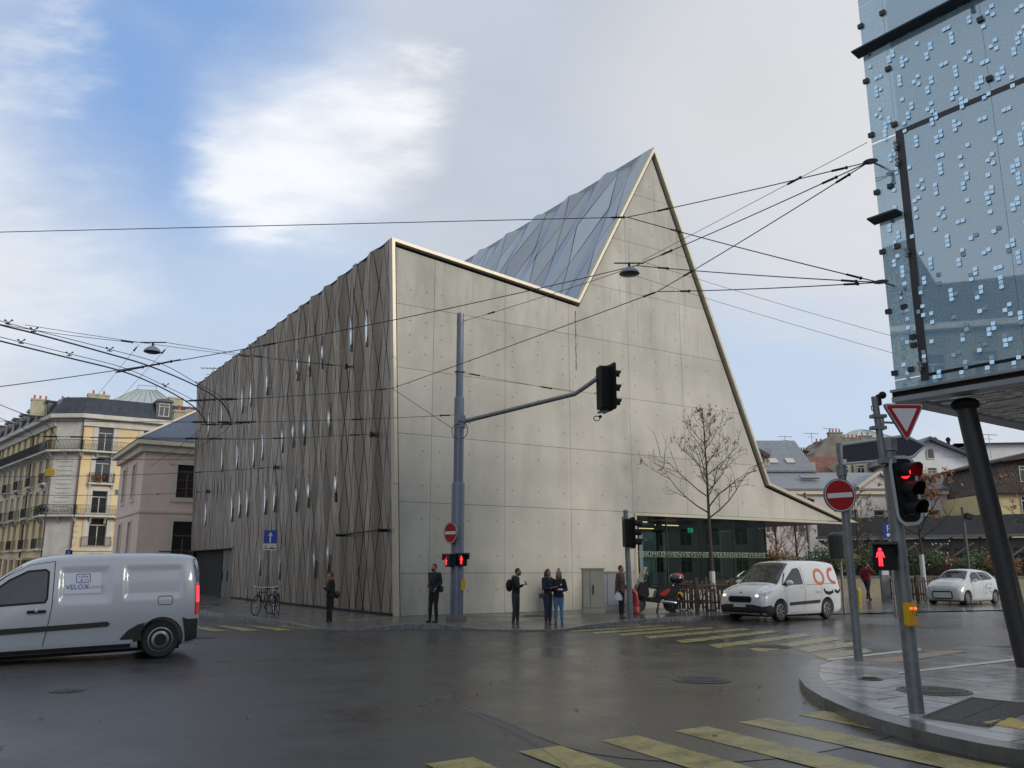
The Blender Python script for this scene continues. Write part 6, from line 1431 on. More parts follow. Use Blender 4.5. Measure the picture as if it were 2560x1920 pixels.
# wooden picket fences round young trees
m_wd = mat('weathered_wood', (0.075, 0.052, 0.040), .85, var=.4, vs=6, bump=.4, bs=20)
def picket(label, c, R, h, n, posts, seed=0):
    t = thing('picket_fence', label, 'fence', (c[0], c[1], c[2])); rn = random.Random(seed); cor = [(-R[0], -R[1]), (R[0], -R[1]), (R[0], R[1]), (-R[0], R[1])]; rot = Matrix.Rotation(R[2], 4, 'Z')
    cor = [rot @ Vector((x, y, 0)) for x, y in cor]
    for i in range(4):
        a, d = cor[i], cor[(i + 1) % 4]; m_ = int((d - a).length / .15)
        for k in range(m_):
            p = a.lerp(d, (k + .5) / m_); hh = h * rn.uniform(.84, .96); b = MB(); b.box((p.x, p.y, hh / 2 + .06), (.055, .025, hh), rz=atan2(d.y - a.y, d.x - a.x), ry=rn.uniform(-.05, .05)); b.build('picket', m_wd, t)
        for z in (h * .30, h * .82):
            b = MB(); b.tube([a + Vector((0, 0, z)), d + Vector((0, 0, z))], .028, 5); b.build('rail', m_wd, t)
        nn = max(1, round((d - a).length / posts))
        for k in range(nn): p = a.lerp(d, k / nn); b = MB(); b.tube([p, p + Vector((0, 0, h * 1.08))], .055, 6); b.build('post', m_wd, t)
    return t
tb = G(1785, 1526, KH); rotm = ANG
picket('brown wooden picket fence round the bare tree between the scooter and the delivery van', (tb.x + .15, tb.y - .1, KH), (1.35, .75, .35), 1.05, 1, 1.4, 1)
tree('bare_tree', 'young bare tree with few rust red leaves and white trunk before the gable', (tb.x, tb.y, KH), Y(1772, 1022, tb.y).z - KH, .088, Y(1785, 1300, tb.y).z - KH, 2.25, 12, 300, m_leafbr, white=Y(1785, 1428, tb.y).z - KH, lsize=.06, nb=20, upf=.62, dens=.56, twig=3)
t2 = G(2320, 1503, .03); picket('dark picket fence round the brown leaved tree next to the small silver car', (t2.x + .3, t2.y, .03), (1.9, .9, .35), 1.15, 1, 2.0, 2)
tree('brown_leaved_tree', 'young tree full of dry orange brown leaves behind the near traffic light', (t2.x - .1, t2.y, .03), Y(2300, 1190, t2.y).z, .10, 2.9, 2.5, 17, 1500, m_leafor, white=Y(2320, 1388, t2.y).z, lsize=.11, nb=22, upf=.6, dens=.7, twig=2)
q = Y(2600, 1330, 40); tree('brown_leaved_tree', 'tree with reddish dry leaves at the far right edge', (q.x + .5, 40, 0), 6.5, .1, 2.6, 2.4, 19, 500, m_leafor, lsize=.11, nb=16, upf=.6, dens=.7, twig=2)

# ------------------------------------------------------------------ overhead wires
def wire(name, label, pts, r, sag=0.0, cat='cable', group=None):
    P3 = []
    for i in range(len(pts) - 1):
        a, c = pts[i], pts[i + 1]; n = 8 if sag else 1
        for k in range(n): t = k / n; p = a.lerp(c, t); P3.append(p - Vector((0, 0, sag * 4 * t * (1 - t))))
    P3.append(pts[-1]); o = Vector(P3[0]); b = MB(); b.tube([p - o for p in P3], r, 5, cap=False); ob = b.build(name, m_wire, None, fix=False); ob.location = o; return tag(ob, label, cat, group)
def fit(par, p, q, r=.028):
    b = MB(); b.tube([p, q], r, 6); return b.build('insulator', m_black, par)
aU = Y(2172, 405, T0.y - .35); aL = Y(2198, 706, T0.y - .35)
for a, lb, xo in ((aU, 'upper round anchor bracket on the tower glass where three cables end', 2205), (aL, 'lower round anchor bracket on the tower glass where three cables end', 2225)):
    t = thing('cable_anchor', lb, 'bracket', a); b = MB(); b.lathe([(.10, -.01), (.13, .0), (.10, .012)], 14, (.03, 0, .01)); b.tube([(0.05, 0, .01), (.42, .28, .02)], .018, 6); b.build('plate', m_galv, t)
K1, K2, K3 = Y(1568, 543, 19), Y(1590, 664, 19), Y(1643, 729, 19.5); W0 = Y(-30, 581, 21)
R1, R2 = .011, .008
def span(label, a, c, r=R1, ins=(.12, .86), sag=.03):
    o = wire('cable', label, [a, c], r, sag); d = (c - a)
    for f in ins:
        n = d.normalized(); p = d * f - Vector((0, 0, sag * 4 * f * (1 - f))); fit(o, p - n * .13, p + n * .13, .022); b = MB(); b.ball(p + n * .17, .035, 6, 4); b.build('ring', m_wire, o)
    return o
span('long nearly level cable from the left edge to the ring before the gable peak', W0, K1, R1, (.985,), .0)
span('cable rising from the ring before the peak to the upper tower anchor', K1, aU, ins=(.18, .90)); span('cable dropping from the ring before the peak to the lower tower anchor', K1, aL, ins=(.24, .92))
span('cable from above the pendant lamp up to the upper tower anchor', K2, aU, ins=(.16, .86)); span('cable from above the pendant lamp to the lower tower anchor', K2, aL, ins=(.14, .90))
span('cable from the lowest ring up to the upper tower anchor', K3, aU, ins=(.18, .90)); span('cable from the lowest ring level to the lower tower anchor', K3, aL, ins=(.16, .90))
AC = MW @ Vector((-.4, -.15, 0)); AC = Y(980, 971, 26.0); W2e = Y(455, 900, 20)
span('cable from the pendant lamp down left across the cladding to the trolley wires', K2, W2e, ins=(.80,), sag=.10); span('cable from the trolley wire crossing to the left edge', W2e, Y(-20, 969, 19), ins=(), sag=.02)
span('cable from the lowest ring down to the corner of the museum', K3, AC, ins=(.02,), sag=.02)
span('cable from the museum corner left across the cladding to the curved trolley wires', AC, Y(545, 1000, 21), ins=(.06, .93), sag=.03)
mt = Vector((mb_.x, mb_.y, KH)); span('thin stay from the museum corner to the middle of the mast', AC, mt + loc(1133, 1072, 0), R2, ins=(), sag=0)
span('thin cable from the mast top up to the pendant lamp', mt + loc(1158, 803, 0), K2 - Vector((.1, 0, .05)), R2, ins=(.2,), sag=.03); span('thin cable from above the pendant lamp to the tower edge', K2 + Vector((.15, 0, .12)), Y(2168, 356, T0.y), .006, ins=(.72,), sag=0)
span('thin stay wires from the mast to the bend of its arm', mt + loc(1157, 931, 0), mt + loc(1435, 980, -.9), .006, ins=(.1, .75), sag=.02); span('cable from the mast left across the whole cladding', mt + loc(1138, 1037, -.1), Y(478, 1056, 21.5), R2, ins=(.04, .4, .8), sag=.05)
span('very thin wire behind the gable falling right, upper of two', Y(1610, 655, 30), Y(2240, 843, 26), .007, ins=(), sag=.05); span('very thin wire behind the gable falling right, lower of two', Y(1590, 690, 30), Y(2240, 885, 26), .007, ins=(), sag=.05)
for (k, l, e) in (((872, 917), 'thin cable from the highest cladding anchor to the hanging street lamp', (62, 812)), ((935, 1087), 'cable from the second cladding anchor to the left', (225, 1094)), ((693, 1169), 'cable from the third cladding anchor to the left edge', (-20, 1192)), ((522, 1229), 'cable from the lowest cladding anchor to the left edge', (-20, 1236))):
    span(l, ANC[k], Y(e[0], e[1], 24), .009, ins=(.05, .35), sag=.10)
# pendant lamps
def pendant(label, p, r):
    t = thing('pendant_street_lamp', label, 'street lamp', p); b = MB(); b.lathe([(r * .25, 0.0), (r * .6, -.05), (r * .9, -.11), (r, -.165), (r * .96, -.175)], 24); b.build('shade', m_pole, t, smooth=True); b = MB(); b.lathe([(r * .93, -.18), (r * .6, -.205), (r * .1, -.215)], 20); b.build('lens', mat('lamp_lens', (0.06, 0.065, 0.07), .3), t, smooth=True); b = MB(); b.tube([(0, 0, 0), (0, 0, .10)], .03, 6); b.tube([(-.35, 0, .10), (.35, 0, .10)], .018, 5); b.build('hanger', m_black, t); return t
pendant('grey pendant street lamp hanging in front of the gable', Y(1573, 668, 19), 27 * 19 / FPX); pl_ = Y(382, 865, 22.5); pendant('grey pendant street lamp hanging over the street at the left', pl_, 21.5 * 22.5 / FPX)
# trolleybus wires, about six metres above the road
z7 = lambda a, b: (a / 3.456, 760 + b / 3.456)
def trol(label, pts, r, z=5.6, nm='trolley_wire'):
    P = [G(*z7(*p), z) for p in pts]; Q = []
    for i in range(len(P) - 1):
        p0, p1, p2, p3 = P[max(i - 1, 0)], P[i], P[i + 1], P[min(i + 2, len(P) - 1)]
        for k in range(5): t = k / 5; Q.append(.5 * ((2 * p1) + (p2 - p0) * t + (2 * p0 - 5 * p1 + 4 * p2 - p3) * t * t + (3 * p1 - p0 - 3 * p2 + p3) * t ** 3))
    Q.append(P[-1]); return wire(nm, label, Q, r, 0, 'trolley wire', 'trolleybus wires curving over the street')
TA = [(-200, 60), (0, 145), (350, 240), (940, 390), (1400, 520), (1710, 690), (1880, 780), (1960, 870), (2000, 1020)]
TB = [(-200, 105), (0, 180), (300, 255), (900, 420), (1300, 540), (1700, 710), (1900, 835), (1975, 940), (2000, 1030)]
TC = [(-200, 225), (0, 285), (600, 430), (1080, 555), (1430, 710), (1700, 850), (1750, 930), (1780, 1030)]
TD = [(-200, 265), (0, 320), (570, 460), (1080, 590), (1430, 740), (1650, 870), (1740, 960), (1775, 1030)]
oA = trol('thin upper wire of the right hand trolley pair, with small clamps', TA, .007); oB = trol('thick lower wire of the right hand trolley pair curving round the corner', TB, .016)
oC = trol('thin upper wire of the left hand trolley pair, with small clamps', TC, .007); oD = trol('thick lower wire of the left hand trolley pair curving round the corner', TD, .016)
trol('trolley wire running back left from the curve end before the museum corner', [(2000, 1030), (1900, 1130), (1700, 1244), (1500, 1350)], .010); trol('trolley wire running back left from the inner curve end', [(1775, 1030), (1700, 1110), (1530, 1244), (1300, 1400)], .010)
trol('lower left trolley wire ending above the cream building, upper', [(-100, 820), (0, 870), (340, 1010), (440, 1075), (490, 1170), (500, 1190)], .010); trol('lower left trolley wire ending above the cream building, lower', [(-100, 930), (0, 985), (130, 1040), (250, 1100), (290, 1150)], .010); trol('thin feeder wire above the lower left trolley wires', [(-100, 835), (0, 872), (350, 1000), (520, 1020)], .006)
for o, src in ((oB, TB), (oD, TD)):
    for p in ([(70, 180), (290, 245), (945, 412), (1715, 705)] if src is TB else [(180, 345), (597, 452), (1430, 720)]):
        q = G(*z7(*p), 5.6) - o.location; b = MB(); b.box(q + Vector((0, 0, .015)), (.09, .02, .015), rz=.6); b.tube([q, q + Vector((0, 0, .04))], .010, 5); b.tube([q + Vector((-.05, 0, .075)), q + Vector((0, 0, .04)), q + Vector((.05, 0, .075))], .009, 5); b.ball(q + Vector((-.06, 0, .08)), .018, 5, 4); b.ball(q + Vector((.06, 0, .08)), .018, 5, 4); b.build('clamp', m_black, o)
Z = lambda a, b, dep: Y(*z7(a, b), dep)
span('cross wire tying the trolley wires, rising to the right', Z(1000, 590, 17), Z(1560, 480, 18.5), .016, (.1, .3, .55, .75), 0); span('cross wire at the curve ends before the museum', Z(1600, 838, 18), Z(1990, 818, 19), .012, (.2, .5, .9), 0); span('level cross wire before the slate roof and the museum', Z(-20, 1012, 19), Z(2150, 1022, 19), .008, (.8, .9, .97), 0)
span('cross wire joining the inner and outer curve ends', Z(1740, 1042, 17.5), Z(2090, 1034, 19), .012, (.2, .6), 0); span('wire from the upper left to the hanging lamp', Z(-20, 172, 20), pl_ + Vector((-.4, 0, .1)), .008, (.9,), .05); span('wire from the hanging lamp to the museum side', pl_ + Vector((.35, 0, .1)), ANC[(872, 917)], .008, (.45,), .05)
span('wire across the cream building roof into the museum', Z(-20, 1140, 22), Z(2230, 1168, 22), .008, (.2, .3, .74, .83), 0); span('wire across the middle of the cream building', Z(-20, 1340, 22), Z(1700, 1345, 22), .007, (.5,), 0)
span('steep thin wire behind the hanging lamp, left of two', Z(1200, 350, 24), Z(800, 840, 30), .006, (.06,), 0); span('steep thin wire behind the hanging lamp, right of two', Z(1440, 380, 24), Z(1010, 850, 30), .006, (.05,), 0)
# ------------------------------------------------------------------ vehicles
def crom(P, n):
    out = []
    for i in range(len(P) - 1):
        p0, p1, p2, p3 = P[max(i - 1, 0)], P[i], P[i + 1], P[min(i + 2, len(P) - 1)]
        for k in range(n):
            t = k / n; out.append(tuple(.5 * ((2 * b) + (c - a) * t + (2 * a - 5 * b + 4 * c - d) * t * t + (3 * b - a - 3 * c + d) * t ** 3) for a, b, c, d in zip(p0, p1, p2, p3)))
    out.append(tuple(P[-1])); return out
class Body:
    """x runs from the nose (0) to the tail, the seen side is -y"""
    def __init__(s, st, dents=()):
        s.st = st; s.dents = dents; s.dense = crom(st, 10); s.xs = [p[0] for p in s.dense]; s.cache = {}
    def params(s, x):
        x = min(max(x, s.xs[0]), s.xs[-1]); import bisect
        i = max(1, min(len(s.xs) - 1, bisect.bisect_left(s.xs, x))); a, b = s.dense[i - 1], s.dense[i]; t = 0 if b[0] - a[0] < 1e-6 else (x - a[0]) / (b[0] - a[0]); return [p + (q - p) * t for p, q in zip(a, b)]
    def sec(s, x):
        k = round(x, 3)
        if k in s.cache: return s.cache[k]
        _, zb, zl, zt, wl, wb, wt = s.params(x)
        P = [(0, zb), (wl * .8, zb), (wl - .03, zb + .05), (wl, zb + (zl - zb) * .35), (wl + .012, zb + (zl - zb) * .7), (wb, zl), ((wb + wt) / 2 + .015, zl + (zt - zl) * .42), (wt + .01, zl + (zt - zl) * .80), (wt - .06, zt - .035), (wt * .62, zt + .005), (0, zt + .02)]
        d = crom(P, 6); s.cache[k] = d; return d
    def side(s, x, z):
        d = s.sec(x); best = 0
        for i in range(len(d) - 1):
            (y0, z0), (y1, z1) = d[i], d[i + 1]
            if min(z0, z1) <= z <= max(z0, z1) and abs(z1 - z0) > 1e-6: best = max(best, y0 + (y1 - y0) * (z - z0) / (z1 - z0))
        return best
    def top(s, x, y):
        d = s.sec(x); y = abs(y); best = None
        for i in range(len(d) - 1):
            (y0, z0), (y1, z1) = d[i], d[i + 1]
            if min(y0, y1) <= y <= max(y0, y1) and abs(y1 - y0) > 1e-6: z = z0 + (z1 - z0) * (y - y0) / (y1 - y0); best = z if best is None else max(best, z)
        return best if best is not None else d[-1][1]
    def endx(s, y, z, rear=False):
        n = len(s.xs); rng = [s.xs[0] + .012 * k for k in range(int((s.xs[-1] - s.xs[0]) / .012))]
        if rear: rng = rng[::-1]
        for x in rng:
            d = s.sec(x)
            if d[0][1] <= z <= d[-1][1] and s.side(x, z) >= abs(y): return x
        return rng[0]
    def mesh(s):
        b = MB(); X = [s.xs[0]]; 
        while X[-1] < s.xs[-1] - .04: X.append(X[-1] + .035)
        X.append(s.xs[-1]); rings = []
        for x in X:
            d = s.sec(x); q = []
            for y, z in d:
                for (x0, z0, x1, z1, dp) in s.dents:
                    if y > .4:
                        m = min(x - x0, x1 - x, z - z0, z1 - z); y -= dp * max(0, min(1, m / .055))
                q.append((y, z))
            rings.append([b.P((x, -y, z)) for y, z in q] + [b.P((x, y, z)) for y, z in q[-2:0:-1]])
        n = len(rings[0])
        for i in range(len(rings) - 1):
            for k in range(n): b.f.append([rings[i][k], rings[i][(k + 1) % n], rings[i + 1][(k + 1) % n], rings[i + 1][k]])
        b.f.append(rings[0][::-1]); b.f.append(rings[-1]); return b
def arches(o, cuts):
    b = MB()
    for x, z, r, y0, y1 in cuts:
        b.lathe([(r, y0), (r, y1)], 32, (x, 0, z), 'Y') if False else None
        A = [b.P((x + r * cos(2 * pi * k / 32), y0, z + r * sin(2 * pi * k / 32))) for k in range(32)]; B_ = [b.P((x + r * cos(2 * pi * k / 32), y1, z + r * sin(2 * pi * k / 32))) for k in range(32)]
        b.f += [A, B_[::-1]] + [[A[k], A[(k + 1) % 32], B_[(k + 1) % 32], B_[k]] for k in range(32)]
    cu = b.build('cutter', m_dark, o.parent); md_ = o.modifiers.new('b', 'BOOLEAN'); md_.object = cu; md_.operation = 'DIFFERENCE'; md_.solver = 'EXACT'
    dg = bpy.context.evaluated_depsgraph_get(); dg.update(); me = bpy.data.meshes.new_from_object(o.evaluated_get(dg)); o.modifiers.clear(); old = o.data; o.data = me; bpy.data.meshes.remove(old); bpy.data.objects.remove(cu)
def drape(par, name, poly, B_, m, mode='side', off=.006, step=.09, th=.0):
    b = MB(); x0, x1 = min(p[0] for p in poly), max(p[0] for p in poly); y0, y1 = min(p[1] for p in poly), max(p[1] for p in poly)
    sx, sy = (step, .09)
    import math as _m
    cells = [(i, j) for i in range(int(_m.floor(x0 / sx)), int(_m.ceil(x1 / sx))) for j in range(int(_m.floor(y0 / sy)), int(_m.ceil(y1 / sy)))]
    def f(p):
        if mode == 'side': return (p[0], -(B_.side(p[0], p[1]) + off), p[1])
        if mode == 'far': return (p[0], (B_.side(p[0], p[1]) + off), p[1])
        if mode == 'top': return (p[0], p[1], B_.top(p[0], p[1]) + off)
        if mode == 'front': return (B_.endx(p[0], p[1]) - off, p[0], p[1])
        return (B_.endx(p[0], p[1], True) + off, p[0], p[1])
    for i, j in cells:
        q = clip_rect(poly, i * sx, (i + 1) * sx, j * sy, (j + 1) * sy)
        if len(q) >= 3: b.face([f(p) for p in q])
    o = b.build(name, m, par, fix=False); 
    if o.data.polygons:
        bm = bmesh.new(); bm.from_mesh(o.data); bmesh.ops.remove_doubles(bm, verts=bm.verts, dist=.0005); bm.to_mesh(o.data); bm.free(); shade(o.data, 60)
    return o
def strip(pts, w):
    l = offset_line(pts, w / 2); r = offset_line(pts, -w / 2); return l + r[::-1]
def strips(par, name, pts, w, B_, m, mode='side', off=.004):
    """a thin line laid along the bodywork, segment by segment"""
    b = MB(); f = {'side': lambda p: Vector((p[0], -(B_.side(p[0], p[1]) + off), p[1])), 'top': lambda p: Vector((p[0], p[1], B_.top(*p) + off)), 'front': lambda p: Vector((B_.endx(*p) - off, p[0], p[1])), 'rear': lambda p: Vector((B_.endx(*p, True) + off, p[0], p[1]))}[mode]
    Q = []
    for i in range(len(pts) - 1):
        a, c = pts[i], pts[i + 1]; n = max(1, int(sqrt((c[0] - a[0]) ** 2 + (c[1] - a[1]) ** 2) / .08))
        Q += [(a[0] + (c[0] - a[0]) * k / n, a[1] + (c[1] - a[1]) * k / n) for k in range(n)]
    Q.append(pts[-1]); l, r = offset_line(Q, w / 2), offset_line(Q, -w / 2)
    for i in range(len(Q) - 1): b.face([f(l[i]), f(l[i + 1]), f(r[i + 1]), f(r[i])])
    return b.build(name, m, par, fix=False)
m_vglass = mat('vehicle_glass', (0.012, 0.016, 0.018), .03, 0, var=0, spec=1.0)
m_rim = mat('steel_rim', (0.26, 0.27, 0.28), .35, .8, var=.1)
m_hlamp = mat('headlamp', (0.42, 0.44, 0.47), .2, .2, var=.4, vs=20)
m_hlit = mat('headlamp_lit', (1, .9, .7), .2, var=0, emit=(1.0, .72, .42), estr=2.2)
m_tail = mat('tail_lamp', (0.35, 0.008, 0.010), .12, var=0, emit=(.9, .02, .02), estr=.12)
m_brake = mat('brake_lamp_lit', (.8, .02, .02), .15, var=0, emit=(1, .03, .05), estr=1.8)
m_trimb = mat('bumper_plastic', (0.022, 0.023, 0.025), .55, var=.1)
def wheel(par, x, y, r, w, style):
    t = MB(); A = radians(90); pr = [(r * .62, -w / 2 + .01), (r * .90, -w / 2), (r * .985, -w * .35), (r, -w * .1), (r, w * .1), (r * .985, w * .35), (r * .9, w / 2), (r * .62, w / 2 - .01)]
    t.lathe(pr, 32, (x, y, r), 'Y'); tyre = t.build('wheel', m_rub, par, smooth=True)
    t = MB(); s_ = -1 if y < 0 else 1; yo = y + s_ * (w / 2 - .02)
    n = 28; R0, R1, R2 = r * .66, r * .60, r * .16
    t.M = Matrix.Translation((x, yo, r)) @ Matrix.Rotation(-A * s_ * -1 if False else (A if s_ < 0 else -A), 4, 'X')
    t.lathe([(R0, 0.0), (R0, .02), (R1, .025), (R1 * .97, -.01)], n)
    if style == 'steel':
        t.lathe([(R1 * .98, -.03), (R1 * .92, -.005), (R1 * .80, .008), (R2 * 2.0, .02), (R2 * 1.7, -.01), (R2, .0), (R2 * .8, .02)], n)
        o = t.build('rim', m_rim, tyre, smooth=True); h = MB(); h.M = t.M
        for k in range(14): a = 2 * pi * k / 14; h.lathe([(.012, .0), (.012, .014)], 8, (R1 * .86 * cos(a), R1 * .86 * sin(a), 0))
        h.lathe([(R2 * 1.9, .0), (R2 * 1.8, .022)], 16); h.build('holes', m_dark, tyre)
    else:
        for k in range(7):
            a = 2 * pi * k / 7 + .2; c, s2 = cos(a), sin(a); p = [(-.018, R2 * .5), (.018, R2 * .5), (.030, R1), (-.030, R1)]
            q = [(c * u - s2 * v, s2 * u + c * v) for u, v in p]; t.prism(q, lambda u, v: (u, v, .0), lambda u, v: (u, v, .02))
        t.lathe([(R2, .0), (R2 * .8, .03)], 16); t.build('rim', m_rim, tyre); h = MB(); h.M = t.M; h.lathe([(R1, -.06), (R1, -.055)], 24); h.build('brake_disc', m_dark, tyre)
def vehicle(name, label, cat, loc, rz, ry, st, dents, paint, wheels, wr, ww, arch, style, bumpz=0.0):
    t = thing(name, label, cat, loc, rz, ry=ry); B_ = Body(st, dents); o = B_.mesh().build('body', paint, t)
    W = max(p[4] for p in st); arches(o, [(x, wr + .01, arch, sg * (W - .32), sg * (W + .2)) for x in wheels for sg in (-1, 1)]); shade(o.data, 35)
    b = MB(); 
    for x in wheels: b.bb((x - arch, -(W - .33), .18), (x + arch, W - .33, wr + arch - .05))
    b.bb((st[0][0] + .3, -(W - .2), .14), (st[-1][0] - .3, W - .2, .30)); b.build('underbody', m_dark, t)
    for x in wheels:
        for sg in (-1, 1): wheel(t, x, sg * (W - ww / 2 - .015), wr, ww, style)
    return t, B_, o
def vmat(paint_col): pass
m_vwhite = mat('van_white', (0.60, 0.62, 0.65), .22, var=.02, vs=1, coat=.8)
m_vsilver = mat('silver_white_paint', (0.52, 0.54, 0.55), .28, .15, var=.03, vs=1, coat=.6)
m_silvan = mat('silver_grey_paint', (0.42, 0.455, 0.51), .32, .10, var=.02, vs=1, coat=.8)

# big silver van entering at the left
S1 = [(0, .30, .62, .70, .60, .60, .50), (.05, .24, .66, .80, .72, .72, .60), (.25, .20, .74, .90, .83, .81, .66), (.7, .20, .88, 1.06, .875, .85, .70), (1.0, .20, .94, 1.20, .88, .86, .70), (1.4, .20, .97, 1.53, .885, .865, .68), (1.8, .20, .98, 1.77, .885, .87, .67), (2.3, .20, .99, 1.84, .885, .875, .69), (3.2, .20, 1.0, 1.85, .885, .875, .70), (4.0, .20, 1.0, 1.83, .885, .87, .70), (4.35, .22, 1.0, 1.80, .87, .86, .69), (4.47, .26, 1.0, 1.75, .85, .83, .66), (4.52, .30, 1.0, 1.66, .80, .79, .62)]
a1 = radians(30); Lw = G(398, 1646, 0); WB1, WF1 = 3.87, .82; c1 = Vector((cos(a1), sin(a1), 0)); n1 = Vector((-sin(a1), cos(a1), 0))
o1 = Lw + n1 * .86 - c1 * WB1
t1 = radians(1.6); o1.z = -.0 - WB1 * sin(t1)
v1, B1, bo = vehicle('delivery_van', 'silver panel van cut off by the left picture edge, small blue lettering on its side', 'van', o1, a1, -t1, S1, ((2.2, 1.03, 3.02, 1.62, .03), (3.22, 1.05, 4.22, 1.62, .022)), m_silvan, (WF1, WB1), .325, .20, .385, 'steel')
gl = [(1.28, 1.03), (2.0, 1.06), (2.03, 1.12), (2.03, 1.56), (1.98, 1.60), (1.72, 1.58), (1.45, 1.44), (1.15, 1.20), (1.05, 1.10), (1.06, 1.03)]
drape(v1, 'window', gl, B1, m_vglass); strips(v1, 'window_seal', gl + [gl[0]], .032, B1, m_black, off=.009)
drape(v1, 'windscreen', [(1.02, -.62), (1.62, -.58), (1.62, .58), (1.02, .62)], B1, m_vglass, 'top')
strips(v1, 'door_gap', [(2.12, 1.74), (2.11, 1.0), (2.06, .6), (2.0, .27)], .012, B1, m_dark); strips(v1, 'door_gap', [(2.12, 1.74), (1.75, 1.69), (1.4, 1.50), (1.0, 1.16)], .008, B1, m_dark)
drape(v1, 'rub_strip', [(1.15, .56), (2.75, .60), (3.0, .61), (3.03, .65), (2.98, .69), (2.7, .68), (1.15, .65)], B1, m_trimb, off=.018)
drape(v1, 'arch_trim', [(3.20, .38), (3.28, .30), (3.56, .33), (3.53, .50), (3.60, .64), (3.48, .61), (3.32, .52)], B1, m_trimb, off=.014)
drape(v1, 'rear_bumper', [(4.26, .50), (4.29, .26), (4.50, .30), (4.50, .66), (4.30, .66), (4.22, .70)], B1, m_trimb, off=.02)
drape(v1, 'sill', [(1.25, .22), (3.38, .22), (3.38, .29), (1.25, .29)], B1, m_trimb, off=.004)
drape(v1, 'sill_lip', [(1.25, .295), (3.42, .295), (3.40, .36), (1.25, .345)], B1, m_silvan, off=.02)
drape(v1, 'handle', rrect(1.74, .885, 2.03, .935, .02), B1, m_black, off=.03)
s = MB(); s.tube([(1.86, -(B1.side(1.86, .91) + .02), .93), (1.9, -(B1.side(1.9, .91) + .02), .93)], .04, 8); s.build('lock', m_silvan, v1)
gfx = rrect(3.80, .93, 4.04, 1.08, .03); strips(v1, 'fuel_flap', gfx + [gfx[0]], .010, B1, m_dark)
drape(v1, 'tail_lamp', [(4.43, .72), (4.52, .74), (4.52, 1.28), (4.45, 1.28)], B1, m_tail, off=.012); drape(v1, 'tail_lamp', [(4.455, .95), (4.515, .95), (4.515, 1.25), (4.46, 1.25)], B1, m_brake, off=.016)
drape(v1, 'rear_window_edge', [(4.46, 1.30), (4.52, 1.30), (4.50, 1.68), (4.40, 1.74)], B1, m_vglass, off=.008)
s = MB(); s.ball((1.22, -(B1.side(1.22, 1.1) + .14), 1.14), (.07, .11, .14), 16, 10); s.tube([(1.25, -.8, 1.04), (1.22, -.98, 1.08)], .03, 6); s.build('wing_mirror', m_black, v1, smooth=True)
m_logo = mat('logo_blue', (0.04, 0.05, 0.30), .4, var=0); m_logog = mat('logo_grey', (0.36, 0.38, 0.40), .4, var=0)
def vtext(par, body, x, z, size, m, B_, sx=1.0, off=.006, shear=0, tilt=0.0):
    me = text_mesh(body, size, .0, 'LEFT', sx); b = bmesh.new(); b.from_mesh(me)
    for v in b.verts: X, Z = x + v.co.x, z + v.co.y + v.co.x * shear; v.co = Vector((X, -(B_.side(X, Z) + off), Z))
    b.to_mesh(me); b.free(); me.materials.append(m); return link('lettering', me, par)
pl = rrect(2.28, 1.18, 2.86, 1.53, .02); drape(v1, 'sticker', pl, B1, mat('sticker_pale', (0.56, 0.60, 0.68), .3, var=0), off=-.024)
vtext(v1, 'VELOX', 2.30, 1.29, .115, m_logo, B1, 1.0, -.018, 0); vtext(v1, 'Plastronic', 2.61, 1.29, .095, m_logog, B1, .75, -.018)
lg = rrect(2.46, 1.37, 2.68, 1.51, .02); strips(v1, 'logo_frame', lg + [lg[0]], .010, B1, m_logo, off=-.018)
for x, z, w in ((2.50, 1.465, .012), (2.535, 1.46, .02), (2.575, 1.47, .025), (2.62, 1.46, .018), (2.53, 1.405, .03), (2.60, 1.41, .012), (2.64, 1.41, .012)): drape(v1, 'logo_mark', rrect(x, z - .012, x + w, z + .014, .004, 1), B1, m_logo, off=-.018)

# white delivery van, right
S2 = [(0, .32, .60, .68, .62, .60, .52), (.04, .24, .64, .80, .76, .74, .64), (.2, .18, .74, .94, .84, .82, .70), (.6, .17, .90, 1.05, .872, .84, .73), (.90, .17, .98, 1.12, .875, .85, .73), (1.3, .17, 1.02, 1.46, .878, .855, .69), (1.62, .17, 1.04, 1.70, .88, .86, .68), (2.0, .17, 1.05, 1.775, .88, .862, .70), (2.8, .17, 1.07, 1.80, .88, .865, .72), (3.6, .17, 1.08, 1.78, .88, .862, .71), (3.98, .20, 1.08, 1.74, .87, .85, .70), (4.11, .26, 1.08, 1.66, .85, .82, .66), (4.16, .32, 1.05, 1.54, .80, .77, .60)]
a2 = radians(38); c2_ = Vector((cos(a2), sin(a2), 0)); n2_ = Vector((-sin(a2), cos(a2), 0)); Lw = G(1953, 1554, 0); WF2, WB2 = .80, 3.29
o2 = Lw + n2_ * .85 - c2_ * WF2
v2, B2, bo = vehicle('delivery_van', 'white delivery van with orange ring on its flank and lit headlamp, by the fence', 'van', o2, a2, 0, S2, (), m_vwhite, (WF2, WB2), .305, .19, .365, 'alloy')
gl = [(1.02, 1.05), (2.02, 1.08), (2.05, 1.12), (2.03, 1.52), (1.96, 1.58), (1.72, 1.55), (1.42, 1.34)]
drape(v2, 'window', gl, B2, m_vglass); drape(v2, 'windscreen', [(.90, -.70), (1.68, -.60), (1.68, .60), (.90, .70)], B2, m_vglass, 'top')
strips(v2, 'pillar', [(1.02, 1.06), (1.24, 1.32), (1.34, 1.42)], .03, B2, m_black, off=.008)
strips(v2, 'door_gap', [(2.12, 1.62), (2.12, 1.0), (2.02, .3)], .010, B2, m_dark); strips(v2, 'door_gap', [(1.06, .98), (1.12, .6), (1.16, .3)], .010, B2, m_dark); strips(v2, 'door_gap', [(3.0, 1.0), (3.0, .4)], .006, B2, m_dark)
